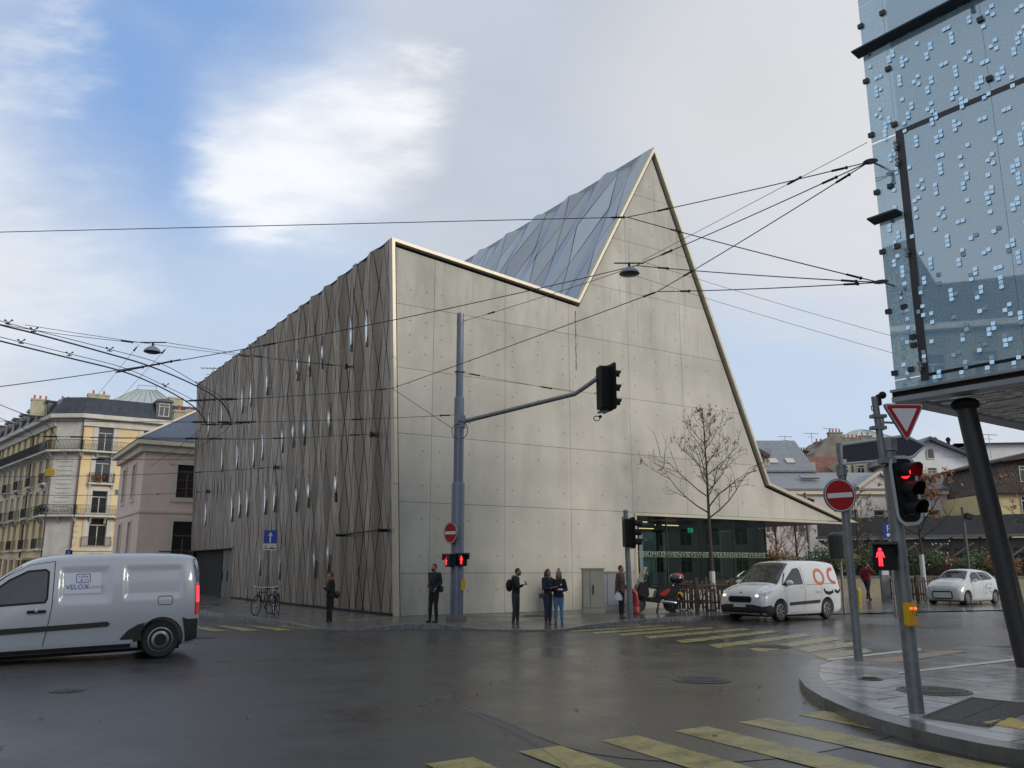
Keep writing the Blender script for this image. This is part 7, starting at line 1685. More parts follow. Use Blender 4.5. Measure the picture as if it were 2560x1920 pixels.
strips(v2, 'slide_rail', [(2.2, 1.06), (3.9, 1.10)], .010, B2, m_dark); strips(v2, 'door_gap', [(4.02, 1.6), (4.05, 1.1)], .008, B2, m_dark)
drape(v2, 'rub_strip', [(1.25, .46), (2.85, .50), (2.9, .60), (1.25, .55)], B2, m_trimb, off=.014)
drape(v2, 'front_bumper', [(-.80, .20), (.80, .20), (.82, .44), (.5, .50), (-.5, .50), (-.82, .44)], B2, m_trimb, 'front', off=.02, step=.06)
drape(v2, 'front_bumper', [(.03, .20), (.44, .19), (.47, .40), (.30, .49), (.04, .45)], B2, m_trimb, 'side', off=.018, step=.05)
drape(v2, 'grille', rrect(-.42, .56, .42, .74, .08), B2, m_black, 'front', off=.022, step=.06)
b_ = MB()
for k in range(6): b_.bb((B2.endx(0, .6) - .045, -.36, .58 + .026 * k), (B2.endx(0, .6) - .03, .36, .588 + .026 * k))
b_.build('grille_bar', m_trimb, v2)
for sg in (-1, 1):
    drape(v2, 'headlamp', [(sg * .52, .70), (sg * .70, .70), (sg * .79, .80), (sg * .77, .88), (sg * .60, .80)][::sg], B2, m_hlamp, 'front', off=.012, step=.05); s = MB(); s.ball((B2.endx(.6 * sg, .76) - .01, sg * .60, .755), (.03, .055, .04)); s.build('headlamp_bulb', m_hlit, v2)
drape(v2, 'headlamp', [(.12, .70), (.32, .80), (.52, .92), (.34, .88), (.14, .80)], B2, m_hlamp, 'side', off=.008, step=.05)
m_pl = mat('plate_white', (.5, .5, .5), .4, var=0); x = B2.endx(0, .42) - .03; s = MB(); s.bb((x - .012, -.22, .42), (x, .22, .52)); pl_o = s.build('licence_plate', m_pl, v2)
s = MB(); s.ball((B2.endx(0, .84) - .002, 0, .84), (.01, .05, .028)); s.build('badge', m_trimb, v2)
s = MB(); s.ball((1.22, -(B2.side(1.22, 1.1) + .12), 1.13), (.08, .12, .085), 16, 10); s.tube([(1.25, -.78, 1.04), (1.22, -.93, 1.07)], .03, 6); s.build('wing_mirror', m_vwhite, v2, smooth=True); s = MB(); s.ball((1.22, .93, 1.13), (.08, .11, .085), 12, 8); s.build('wing_mirror', m_vwhite, v2, smooth=True)
drape(v2, 'handle', rrect(1.86, .98, 2.06, 1.02, .015), B2, m_vwhite, off=.03)
m_org = mat('ring_orange', (0.50, 0.15, 0.045), .4, var=0); m_pink2 = mat('ring_red', (0.42, 0.08, 0.075), .4, var=0)
def ringp(B_, cx, cz, r0, r1, m, a0, a1, sx=1.0, mode='side', x_=0):
    b = MB(); n = 30
    for k in range(n):
        q = []
        for rr, kk in ((r0, k), (r1, k), (r1, k + 1), (r0, k + 1)): a = radians(a0 + (a1 - a0) * kk / n); X, Z = cx + rr * sx * cos(a), cz + rr * sin(a); q.append((X, -(B_.side(X, Z) + .006), Z))
        b.face(q)
    return b.build('ring_graphic', m, v2, fix=False)
ringp(B2, 2.98, 1.30, .165, .265, m_org, 0, 360, 1.15); ringp(B2, 3.78, 1.33, .165, .265, m_pink2, 70, 290, 1.15)
vtext(v2, 'tabouret', 2.62, .84, .12, mat('logo_grey', (0, 0, 0)), B2, .9)
mc = [(3.15, .86), (3.25, .80), (3.42, .78), (3.6, .82), (3.72, .82), (3.86, .78), (3.98, .84), (3.90, .90), (3.76, .92), (3.66, .90), (3.5, .92), (3.34, .88), (3.22, .92)]
drape(v2, 'black_swoosh', [(3.10, .88), (3.2, .77), (3.42, .73), (3.66, .80), (3.64, .90), (3.52, .85), (3.36, .84), (3.22, .87), (3.14, .96)], B2, m_black)
drape(v2, 'black_swoosh', [(3.72, .82), (3.92, .76), (4.08, .86), (4.06, .95), (3.98, .87), (3.88, .87), (3.74, .92)], B2, m_black)
drape(v2, 'hood_logo', [(.52, -.22), (.66, -.22), (.66, .22), (.52, .22)], B2, m_vwhite, 'top', off=.002); 
me = text_mesh('tooo', .17, 0, 'CENTER', 1.0); bmq = bmesh.new(); bmq.from_mesh(me)
for v in bmq.verts: X, Y2 = .60 - v.co.y * 1.1, -v.co.x * -1 * -1; v.co = Vector((X, Y2, B2.top(X, Y2) + .010))
bmq.to_mesh(me); bmq.free(); me.materials.append(m_pink2); link('lettering', me, v2)
drape(v2, 'tail_lamp', [(4.04, .98), (4.14, .95), (4.12, 1.35), (4.06, 1.35)], B2, m_tail, off=.008)
b_ = MB(); b_.tube([(1.78, -.1, 1.70), (1.86, -.1, 1.86)], .006, 4); b_.build('aerial', m_black, v2)

# small silver white car behind
S3 = [(0, .30, .58, .64, .56, .54, .44), (.04, .22, .62, .78, .70, .68, .55), (.2, .17, .72, .90, .79, .76, .62), (.5, .16, .86, 1.00, .815, .79, .66), (.8, .16, .92, 1.08, .82, .795, .62), (1.1, .16, .95, 1.30, .82, .795, .56), (1.4, .16, .97, 1.44, .82, .795, .55), (1.9, .16, .98, 1.49, .82, .795, .56), (2.6, .16, .99, 1.46, .82, .795, .55), (3.1, .17, .99, 1.38, .81, .78, .54), (3.35, .20, .98, 1.25, .79, .76, .52), (3.47, .26, .92, 1.05, .75, .72, .50), (3.54, .34, .80, .92, .68, .66, .46)]
a3 = radians(36); c3_ = Vector((cos(a3), sin(a3), 0)); n3_ = Vector((-sin(a3), cos(a3), 0)); Lw = Y(2422, 1508, 37); Lw.z = .03
v3, B3, bo = vehicle('small_car', 'small silver white car behind the picket fence, dark decals on its rear', 'car', Lw + n3_ * .8 - c3_ * .56, a3, 0, S3, (), m_vsilver, (.56, 2.98), .29, .17, .34, 'alloy')
drape(v3, 'window', [(1.0, .98), (1.88, 1.02), (1.86, 1.36), (1.5, 1.36), (1.22, 1.22)], B3, m_vglass); drape(v3, 'window', [(1.95, 1.02), (2.85, 1.06), (2.98, 1.12), (2.86, 1.32), (2.6, 1.37), (1.94, 1.37)], B3, m_vglass)
drape(v3, 'windscreen', [(.84, -.62), (1.36, -.50), (1.36, .50), (.84, .62)], B3, m_vglass, 'top')
strips(v3, 'door_gap', [(1.92, 1.40), (1.93, .9), (1.90, .3)], .012, B3, m_dark); strips(v3, 'door_gap', [(1.0, .95), (1.02, .6), (1.05, .3)], .012, B3, m_dark)
gr_ = rrect(-.42, .28, .42, .56, .06); drape(v3, 'grille', rrect(-.40, .30, .40, .54, .05), B3, m_vsilver, 'front', off=.014, step=.06); strips(v3, 'grille_surround', gr_ + [gr_[0]], .05, B3, m_black, 'front', .018)
for sg in (-1, 1): drape(v3, 'headlamp', [(sg * .50, .66), (sg * .68, .68), (sg * .72, .82), (sg * .56, .76)][::sg], B3, m_hlamp, 'front', off=.012, step=.05)
drape(v3, 'headlamp', [(.10, .66), (.34, .70), (.36, .84), (.14, .76)], B3, m_hlamp, 'side', off=.008, step=.05)
s = MB(); s.ball((1.06, -.92, 1.02), (.08, .10, .06), 12, 8); s.build('wing_mirror', m_vsilver, v3, smooth=True); drape(v3, 'handle', rrect(1.62, .86, 1.78, .90, .01), B3, m_vsilver, off=.02); drape(v3, 'handle', rrect(2.6, .88, 2.76, .92, .01), B3, m_vsilver, off=.02)
rn = random.Random(4)
m_dec = mat('decal_blue_grey', (0.05, 0.08, 0.13), .5, var=0)
for k in range(26):
    x, z = rn.uniform(2.0, 2.62), rn.uniform(.40, .92); 
    if rn.random() < (x - 1.7): drape(v3, 'decal', [(x, z), (x + .05, z + .01), (x + .04, z + .05), (x - .01, z + .04)], B3, m_dec, off=.005)
kids = {}
for x in bpy.data.objects:
    if x.parent: kids.setdefault(x.parent, []).append(x)
v4 = copy_tree(v3, None, kids); v4.location = Y(2610, 1508, 33) + Vector((.5, 0, 0)); v4.location.z = .03; v4['label'] = 'silver car at the right edge, only its nose shows beyond the leaning column'

# ------------------------------------------------------------------ cycles and scooter
m_bike = mat('bike_frame', (0.10, 0.105, 0.11), .35, .5, var=.1); m_chr = mat('chrome', (.5, .5, .52), .15, 1, var=0)
def bicycle(label, p, rz, scale=1.0, lean=0.06, basket=False):
    t = thing('bicycle', label, 'bicycle', p, rz, rx=lean); r = .34
    for nm, x in (('wheel', -.52), ('wheel', .52)):
        b = MB(); b.tube([(x + r * cos(k * pi / 14), 0, r + r * sin(k * pi / 14)) for k in range(29)], .018, 6, cap=False); w = b.build(nm, m_rub, t); b = MB()
        for k in range(14): a = k * pi / 7; b.tube([(x, 0, r), (x + r * .97 * cos(a), 0, r + r * .97 * sin(a))], .004, 3)
        b.tube([(x, -.04, r), (x, .04, r)], .02, 6); b.build('spokes', m_chr, w)
        b = MB(); b.tube([(x + (r + .04) * cos(a), 0, r + (r + .04) * sin(a)) for a in [radians(20 + 14 * k) for k in range(10)]], .022, 5, sq=.4); b.build('mudguard', m_bike, t)
    b = MB(); h = (-.40, 0, .86); st = (.16, 0, .88); bb = (.06, 0, .30); b.tube([h, (-.36, 0, .70), bb], .019, 8); b.tube([(-.38, 0, .80), (.14, 0, .80)], .017, 8); b.tube([bb, st], .016, 8); b.tube([(.14, 0, .80), (.52, .03, r)], .011, 6); b.tube([(.14, 0, .80), (.52, -.03, r)], .011, 6); b.tube([bb, (.52, .03, r)], .011, 6); b.tube([h, (-.52, 0, r)], .014, 6); b.build('frame', m_bike, t)
    b = MB(); b.tube([(-.40, 0, .86), (-.42, 0, .98)], .015, 6); b.tube([(-.30, -.28, 1.0), (-.40, -.16, 1.0), (-.43, 0, .98), (-.40, .16, 1.0), (-.30, .28, 1.0)], .014, 6); b.build('handlebar', m_chr, t)
    b = MB(); b.ball((.20, 0, .93), (.13, .07, .035), 10, 6); b.build('saddle', m_black, t); b = MB(); b.bb((.28, -.06, .72), (.72, .06, .74)); b.tube([(.66, .06, .72), (.54, .05, r)], .007, 4); b.tube([(.66, -.06, .72), (.54, -.05, r)], .007, 4); b.build('luggage_rack', m_chr, t)
    b = MB(); b.lathe([(.09, -.012), (.09, .012)], 16, (bb[0], -.03, bb[2]), 'Y'); b.tube([(bb[0], -.05, .3), (bb[0] - .12, -.05, .18)], .01, 4); b.tube([(bb[0], .05, .3), (bb[0] + .12, .05, .42)], .01, 4); b.build('crank', m_chr, t); b = MB(); b.ball((-.47, -.0, .86), .04, 8, 6); b.build('lamp', m_chr, t)
    if basket:
        b = MB()
        for z in (.72, .84, .96): b.tube([(-.44, -.15, z), (-.74, -.16, z), (-.74, .16, z), (-.44, .15, z), (-.44, -.15, z)], .009, 4, cap=False)
        for k in range(7): y = -.15 + .05 * k; b.tube([(-.74, y, .70), (-.74, y, .96)], .006, 3); b.tube([(-.46, y, .70), (-.74, y, .70)], .006, 3)
        b.bb((-.735, -.15, .72), (-.73, .15, .94)); b.build('basket', m_bike, t)
    return t
q = G(664, 1536, KH); bicycle('grey bicycle leaning beside the one way sign in front of the cladding', q + Vector((-.1, 0, 0)), radians(76), lean=.05).scale = (.86, .86, .86); q = G(683, 1535, KH); bicycle('second bicycle close behind the grey one by the sign', q + Vector((.05, .15, 0)), radians(96), lean=-.07).scale = (.86, .86, .86)
q = G(1722, 1527, KH); bicycle('bicycle with a front basket half hidden behind the picket fence', Vector((q.x + .32, q.y, KH)), radians(12), lean=.03, basket=True)
# scooter: nose to the left
q = G(1635, 1531, KH); k = q.y / FPX; sc = thing('motor_scooter', 'black scooter with red side panel, tall windscreen and top box parked by the hydrant', 'scooter', q, radians(14))
m_scb = mat('scooter_black', (0.012, 0.013, 0.017), .25, var=0, coat=.5); m_scr = mat('scooter_red', (0.30, 0.02, 0.018), .3, var=.1, coat=.4)
for x in (-.56, .62):
    b = MB(); b.lathe([(.15, -.05), (.25, -.06), (.27, -.03), (.275, 0), (.27, .03), (.25, .06), (.15, .05)], 24, (x, 0, .275), 'Y'); w = b.build('wheel', m_rub, sc, smooth=True); b = MB(); b.lathe([(.15, -.04), (.15, .04)], 18, (x, 0, .275), 'Y')
    for j in range(5): a = j * 1.256; b.tube([(x, -.05, .275), (x + .14 * cos(a), -.05, .275 + .14 * sin(a))], .016, 4)
    b.build('rim', m_rim, w)
side = lambda pts, w, nm, m, bv=.03: (lambda b: (b.exy(pts, -w, w), b.build(nm, m, sc, smooth=True, bevel=bv))[1])(MB())
side([(-.60, .52), (-.70, .62), (-.58, .92), (-.44, 1.02), (-.30, .96), (-.22, .80), (-.20, .50), (-.34, .40)], .20, 'leg_shield', m_scb, .06)
side([(-.30, .36), (.18, .30), (.30, .42), (.10, .50), (-.22, .50)], .17, 'floor_body', m_scb); side([(.0, .46), (.10, .76), (.46, .84), (.86, .80), (.92, .70), (.70, .52), (.40, .42)], .17, 'rear_body', m_scb, .05)
side([(.12, .62), (.42, .78), (.56, .80), (.52, .66), (.34, .52), (.16, .54)], .19, 'side_panel', m_scr, .02); side([(-.10, .78), (.10, .88), (.50, .90), (.80, .86), (.80, .80), (.40, .80), (.06, .76)], .14, 'seat', m_black, .03)
b = MB(); b.ball((.86, 0, 1.10), (.27, .22, .17), 16, 10); b.build('top_box', m_scb, sc, smooth=True); b = MB(); b.ball((.90, 0, 1.16), (.22, .20, .13), 16, 10); b.build('top_box_lid', m_scr, sc, smooth=True); b = MB(); b.tube([(.70, 0, .84), (.88, 0, .97)], .025, 6); b.build('rack', m_chr, sc)
b = MB(); b.prism([(-.52, 1.00), (-.46, .98), (-.26, 1.48), (-.32, 1.50)], lambda x, z: (x, -.17, z), lambda x, z: (x, .17, z)); b.build('windscreen', mat('milky_screen', (.26, .27, .24), .15, var=.1), sc)
b = MB(); b.tube([(-.36, -.30, 1.05), (-.34, 0, 1.02), (-.36, .30, 1.05)], .018, 6); b.tube([(-.50, 0, .75), (-.58, 0, .30)], .035, 6); b.tube([(-.36, -.26, 1.05), (-.32, -.28, 1.22)], .008, 4); b.ball((-.31, -.28, 1.27), (.03, .05, .06)); b.build('handlebar', m_chr, sc)
b = MB(); b.tube([(.16, -.18, .36), (.34, -.2, .34), (.50, -.21, .32), (.72, -.21, .30)], [.035, .06, .07, .06], 10); b.build('exhaust', m_chr, sc, smooth=True); b = MB(); b.tube([(.16, -.1, .3), (.06, -.16, .0)], .018, 5); b.tube([(.20, .1, .3), (.16, .16, .0)], .018, 5); b.tube([(.05, -.18, .01), (.18, .18, .01)], .016, 5); b.build('centre_stand', m_black, sc)
side([(.88, .60), (1.02, .52), (1.06, .40), (.98, .38), (.86, .50)], .05, 'rear_mudguard', m_scb, .01); b = MB(); b.box((.98, 0, .56), (.02, .18, .16), ry=-.5); b.box((.97, -.0, .58), (.20, .02, .14), ry=.3); b.build('licence_plate', m_yel, sc)
side([(-.82, .44), (-.72, .58), (-.56, .62), (-.42, .54), (-.34, .40), (-.42, .44), (-.56, .52), (-.72, .48)], .06, 'front_mudguard', m_scb, .01)
# ------------------------------------------------------------------ people
def remesh(b, name, m, parent, vox=.014, sm=3):
    me = b.mesh(name); o = link(name, me, parent); r = o.modifiers.new('r', 'REMESH'); r.mode = 'VOXEL'; r.voxel_size = vox; r.adaptivity = 0
    s = o.modifiers.new('s', 'SMOOTH'); s.iterations = sm; s.factor = .5
    dg = bpy.context.evaluated_depsgraph_get(); dg.update(); me2 = bpy.data.meshes.new_from_object(o.evaluated_get(dg)); o.modifiers.clear(); o.data = me2; bpy.data.meshes.remove(me); me2.name = name
    me2.materials.clear(); me2.materials.append(m); shade(me2, 180); return o
m_skin = mat('skin', (0.36, 0.20, 0.14), .6, var=.05)
m_navy = mat('dark_navy_cloth', (0.012, 0.015, 0.028), .85, var=.25, vs=12); m_blk = mat('black_cloth', (0.010, 0.010, 0.012), .85, var=.25, vs=12); m_jean = mat('dark_jeans', (0.020, 0.030, 0.060), .85, var=.3, vs=10); m_ljean = mat('light_jeans', (0.10, 0.20, 0.36), .85, var=.25, vs=10)
m_brown = mat('brown_coat', (0.085, 0.058, 0.040), .85, var=.25, vs=12); m_rcoat = mat('red_jacket_cloth', (0.16, 0.012, 0.018), .8, var=.2, vs=10); m_hairb = mat('brown_hair', (0.030, 0.017, 0.010), .6, var=.3, vs=30); m_hairl = mat('light_hair', (0.16, 0.09, 0.045), .6, var=.3, vs=30)
m_boot = mat('tan_leather', (0.11, 0.055, 0.025), .6, var=.2); m_shoe = mat('black_leather', (0.012, 0.012, 0.012), .45, var=.1); m_hat = mat('grey_knit', (0.17, 0.20, 0.24), .9, var=.3, vs=40, bump=.5, bs=60); m_scarf = mat('red_scarf', (0.42, 0.010, 0.015), .85, var=.2, vs=15); m_greys = mat('grey_scarf', (0.25, 0.25, 0.27), .9, var=.3, vs=15); m_bag = mat('white_plastic_bag', (0.50, 0.58, 0.66), .4, var=.1, vs=6)
def oval(b, pts, n=14):                     # stacked ovals: (x, y, z, rx, ry)
    R = [[b.P((x + rx * cos(2 * pi * k / n), y + ry * sin(2 * pi * k / n), z)) for k in range(n)] for x, y, z, rx, ry in pts]
    for i in range(len(R) - 1):
        for k in range(n): b.f.append([R[i][k], R[i][(k + 1) % n], R[i + 1][(k + 1) % n], R[i + 1][k]])
    b.f.append(R[0][::-1]); b.f.append(R[-1])
def person(label, foot, vtop, face, legs, top, pants, hair, shoes, arms, legL=(0, 0), legR=(0, 0), coat=.50, head=(0, 0), longhair=False, beard=False, female=False, gap=.055, zf=KH, extra=None, puff=1.0):
    """arms: ((elbow), (wrist), hand direction) for left (+x) and right (-x), in body heights; the person looks towards -y"""
    p = G(foot[0], foot[1], zf) if not isinstance(foot, Vector) else foot
    h = (Y(foot[0], vtop, p.y).z - p.z) if vtop else 1.78
    t = thing('person', label, 'person', p, radians(face)); hh = h / .985
    S = lambda x, y, z: Vector((x * hh, y * hh, z * hh))
    sw = .098 if female else .112
    J = {}
    for sg, lg, nm in ((1, legL, 'L'), (-1, legR, 'R')):
        fx, fy = sg * gap + 0, lg[0]
        J['hip' + nm] = S(sg * .048, 0, .52); J['knee' + nm] = S(sg * .052, (lg[0] * .5 - .012) if lg[0] else -.008, .28); J['ank' + nm] = S(fx, fy, .042 + lg[1])
        J['sh' + nm] = S(sg * sw, .005, .805)
    hd = S(0 + head[0] * .02, -.012 + head[1] * -.035, .925)
    def leg(b, nm, k=1.0):
        b.tube([J['hip' + nm] + Vector((0, 0, .03 * hh)), J['hip' + nm], J['hip' + nm].lerp(J['knee' + nm], .5), J['knee' + nm], J['knee' + nm].lerp(J['ank' + nm], .35), J['ank' + nm]], [.052 * hh * k, .054 * hh * k, .045 * hh * k, .032 * hh * k, .033 * hh * k, .021 * hh * k], 12)
    def torso(b, k=1.0, z0=.50):
        oval(b, [(0, 0, z0 * hh, .080 * hh * k, .058 * hh * k), (0, 0, .53 * hh, .088 * hh * k, .062 * hh * k), (0, 0, .60 * hh, (.070 if female else .080) * hh * k, .055 * hh * k), (0, -.004 * hh, .70 * hh, (.084 if female else .096) * hh * k, .064 * hh * k), (0, 0, .77 * hh, .104 * hh * k * (sw / .112), .060 * hh * k), (0, .004 * hh, .81 * hh, .088 * hh * k * (sw / .112), .048 * hh * k), (0, .004 * hh, .832 * hh, .045 * hh * k, .036 * hh * k)])
    def arm(b, nm, i, k=1.0, hand=False):
        e, w = S(*arms[i][0]), S(*arms[i][1]); s_ = J['sh' + nm]; kk = 1.0
        b.tube([s_ + Vector((0, 0, .0)), s_.lerp(e, .5), e, e.lerp(w, .4), w if hand else e.lerp(w, .93)], [.033 * hh * k, .029 * hh * k, .024 * hh * k, .023 * hh * k, .016 * hh * k * (1.0 if hand else 1.15)], 10); b.ball(s_, .034 * hh * k, 10, 8)
    b = MB(); leg(b, 'L', .9); leg(b, 'R', .9); torso(b, .92); arm(b, 'L', 0, .85, True); arm(b, 'R', 1, .85, True)
    b.tube([S(0, .004, .82), hd - S(0, -.006, .045)], [.036 * hh, .032 * hh], 10)
    b.ball(hd, (.043 * hh, .052 * hh, .060 * hh), 16, 12); b.ball(hd + S(0, -.018, -.030), (.030 * hh, .032 * hh, .032 * hh), 12, 8); b.tube([hd + S(0, -.048, .010), hd + S(0, -.062, -.012), hd + S(0, -.050, -.018)], [.005 * hh, .009 * hh, .006 * hh], 6); b.ball(hd + S(0, -.047, -.033), (.013 * hh, .006 * hh, .006 * hh), 8, 6)
    for sg in (-1, 1): b.ball(hd + S(sg * .044, .004, -.002), (.007 * hh, .011 * hh, .016 * hh), 8, 6)
    for nm, i in (('L', 0), ('R', 1)):
        w = S(*arms[i][1]); e = S(*arms[i][0]); d = Vector(arms[i][2]).normalized(); s2 = d.cross(Vector((0, 0, 1))) if abs(d.z) < .9 else Vector((0, 1, 0)); s2.normalize(); n_ = s2.cross(d)
        b.tube([w, w + d * .022 * hh, w + d * .045 * hh], [.016 * hh, .022 * hh, .018 * hh], 8, sq=.6)
        for q in range(4):
            o_ = s2 * (q - 1.5) * .0095 * hh; L_ = (.036, .042, .040, .031)[q] * hh; a_ = w + d * .043 * hh + o_; c = (d * .55 - n_ * .45).normalized() if d.z > -.5 else (d * .8 + Vector((0, -.3, 0))).normalized(); b.tube([a_, a_ + d * L_ * .5, a_ + d * L_ * .5 + c * L_ * .5], [.0062 * hh, .006 * hh, .0045 * hh], 6)
        b.tube([w + d * .015 * hh + s2 * .016 * hh, w + d * .030 * hh + s2 * .028 * hh, w + d * .052 * hh + s2 * .026 * hh], [.007 * hh, .0065 * hh, .005 * hh], 6)
    for nm in 'LR': a = J['ank' + nm]; b.tube([a + Vector((0, .01 * hh, -.02 * hh)), a + Vector((0, -.05 * hh, -.028 * hh)), a + Vector((0, -.085 * hh, -.032 * hh))], [.019 * hh, .018 * hh, .012 * hh], 8)
    remesh(b, 'body', m_skin, t, .0125, 2)
    b = MB()
    for sg in (-1, 1): b.ball(hd + S(sg * .017, -.0475, .008), (.0055 * hh, .004 * hh, .004 * hh), 8, 6)
    b.build('eye', m_black, t)
    b = MB(); leg(b, 'L', 1.10); leg(b, 'R', 1.10); oval(b, [(0, 0, .47 * hh, .078 * hh, .056 * hh), (0, 0, .52 * hh, .090 * hh, .064 * hh), (0, 0, .60 * hh, .080 * hh, .058 * hh)]); remesh(b, 'trousers', pants, t, .015, 3)
    b = MB(); torso(b, 1.12 * puff, coat if coat > .49 else .50)
    if coat < .49: oval(b, [(0, 0, coat * hh, .098 * hh, .076 * hh), (0, 0, .46 * hh, .098 * hh, .074 * hh), (0, 0, .55 * hh, .092 * hh, .068 * hh), (0, 0, .62 * hh, .080 * hh, .062 * hh)])
    arm(b, 'L', 0, 1.28 * puff); arm(b, 'R', 1, 1.28 * puff); b.tube([S(0, .006, .81), S(0, 0, .855)], [.050 * hh, .044 * hh], 12); remesh(b, 'jacket', top, t, .015, 3)
    b = MB(); b.ball(hd + S(0, .008, .010), (.047 * hh, .053 * hh, .060 * hh), 14, 10); 
    hb = remesh(b, 'hair', hair, t, .012, 2)
    bm = bmesh.new(); bm.from_mesh(hb.data); cut = [v for v in bm.verts if (v.co.y < hd.y - .022 * hh and v.co.z < hd.z + .030 * hh)]; bmesh.ops.delete(bm, geom=cut, context='VERTS'); bm.to_mesh(hb.data); bm.free()
    if longhair: b = MB(); b.tube([hd + S(0, .03, .02), hd + S(0, .045, -.04), hd + S(.0, .038, -.10), hd + S(0, .03, -.15)], [.042 * hh, .045 * hh, .036 * hh, .016 * hh], 10); b.tube([hd + S(.035, .0, .01), hd + S(.042, .0, -.05), hd + S(.040, -.01, -.12)], [.02 * hh, .02 * hh, .008 * hh], 8); b.tube([hd + S(-.035, .0, .01), hd + S(-.042, .0, -.05), hd + S(-.040, -.01, -.12)], [.02 * hh, .02 * hh, .008 * hh], 8); remesh(b, 'long_hair', hair, t, .014, 2)
    if beard: b = MB(); b.ball(hd + S(0, -.026, -.036), (.033 * hh, .030 * hh, .030 * hh), 12, 8); remesh(b, 'beard', hair, t, .011, 1)
    for nm in 'LR':
        a = J['ank' + nm]; b = MB(); b.tube([a + Vector((0, .018 * hh, -.012 * hh)), a + Vector((0, 0, -.016 * hh)), a + Vector((0, -.05 * hh, -.026 * hh)), a + Vector((0, -.092 * hh, -.030 * hh))], [.025 * hh, .027 * hh, .022 * hh, .014 * hh], 10)
        if shoes is m_boot: b.tube([a + Vector((0, .0, -.01 * hh)), a + Vector((0, 0, .05 * hh))], [.026 * hh, .027 * hh], 10)
        remesh(b, 'shoe', shoes, t, .012, 2)
    T = Matrix.Translation(p) @ Matrix.Rotation(radians(face), 4, 'Z'); return t, T, hh, S, hd
def prop(name, label, cat, T, fn, m, vox=None):
    b = MB(); fn(b); me_t = thing(name, label, cat, T.to_translation(), T.to_euler().z)
    if vox: remesh(b, 'bag_body', m, me_t, vox, 2)
    else: b.build('body', m, me_t)
    return me_t
DN = (0, -.1, -1)
# woman with red scarf, facing left
t, T, hh, S, hd = person('woman with a red scarf, dark coat and dark hair holding a phone before the cladding', (823, 1561), 1431, -78, 0, m_blk, m_blk, m_hairb, m_shoe, (((.115, -.03, .64), (.055, -.13, .70), (-.3, -.6, .5)), ((-.115, -.03, .64), (-.05, -.13, .69), (.3, -.6, .4))), coat=.36, female=True, longhair=False, zf=.06, gap=.06, legL=(.03, 0), legR=(-.03, 0), puff=1.25)
b = MB(); b.tube([S(.05, .02, .845), S(0, -.045, .84), S(-.05, .02, .845), S(0, .05, .85), S(.05, .02, .845)], .026 * hh, 8); b.tube([S(.01, -.05, .83), S(.012, -.075, .75)], [.022 * hh, .014 * hh], 8); remesh(b, 'scarf', m_scarf, t, .013, 2)
prop('handbag', 'black shoulder bag hanging behind the woman with the red scarf', 'bag', T, lambda b: (b.ball(S(.02, .125, .56), (.035 * hh, .06 * hh, .075 * hh), 12, 8), b.tube([S(.06, .10, .60), S(.09, .03, .80), S(.0, .02, .86)], .008 * hh, 6)), m_shoe, .012)
prop('phone', 'phone held up by the woman with the red scarf', 'phone', T, lambda b: b.box(S(0, -.165, .735), (.07, .012, .13)), m_black)
# man with satchel
t, T, hh, S, hd = person('bearded man in dark clothes with hands in pockets, left of the tall mast', (1084, 1556), 1410, -42, 0, m_navy, m_blk, m_hairb, m_shoe, (((.135, .03, .665), (.098, -.052, .575), (-.3, -.3, -.8)), ((-.135, .03, .665), (-.098, -.052, .575), (.3, -.3, -.8))), beard=True, legL=(.02, 0), legR=(-.04, 0), gap=.05, coat=.50, puff=1.06)
prop('satchel', 'dark satchel slung over the shoulder of the bearded man left of the mast', 'bag', T, lambda b: (b.ball(S(.10, .07, .56), (.05 * hh, .045 * hh, .06 * hh), 12, 8), b.tube([S(-.06, -.045, .83), S(.0, -.078, .74), S(.085, -.07, .62), S(.10, .0, .58)], .009 * hh, 6)), mat('grey_strap', (.03, .03, .032), .8, var=.2), .012)
# man with backpack
t, T, hh, S, hd = person('man with a dark backpack looking at his phone, left of the group of three', (1289, 1565), 1421, 72, 0, m_blk, mat('grey_trousers', (.035, .035, .045), .85, var=.2), m_hairb, m_boot, (((.125, -.01, .66), (.115, -.02, .52), DN), ((-.12, -.07, .66), (-.04, -.16, .70), (.15, -.8, .45))), beard=True, zf=.06, head=(0, 1), gap=.045, legL=(-.02, 0), legR=(.03, 0))
prop('backpack', 'full dark backpack worn by the man looking at his phone', 'backpack', T, lambda b: (b.ball(S(0, .115, .69), (.075 * hh, .065 * hh, .11 * hh), 14, 10), b.tube([S(.06, .06, .80), S(.075, -.03, .82), S(.08, -.05, .70)], .012 * hh, 6), b.tube([S(.02, .15, .60), S(.02, .16, .50)], .004 * hh, 4)), m_blk, .013)
prop('phone', 'phone in the hand of the man with the backpack', 'phone', T, lambda b: b.box(S(-.03, -.20, .735), (.07, .012, .12), rx=-.5), m_black)
b = MB(); b.tube([S(.045, .03, .84), S(0, .055, .855), S(-.045, .03, .84)], .022 * hh, 8); remesh(b, 'hood', m_greys, t, .013, 2)
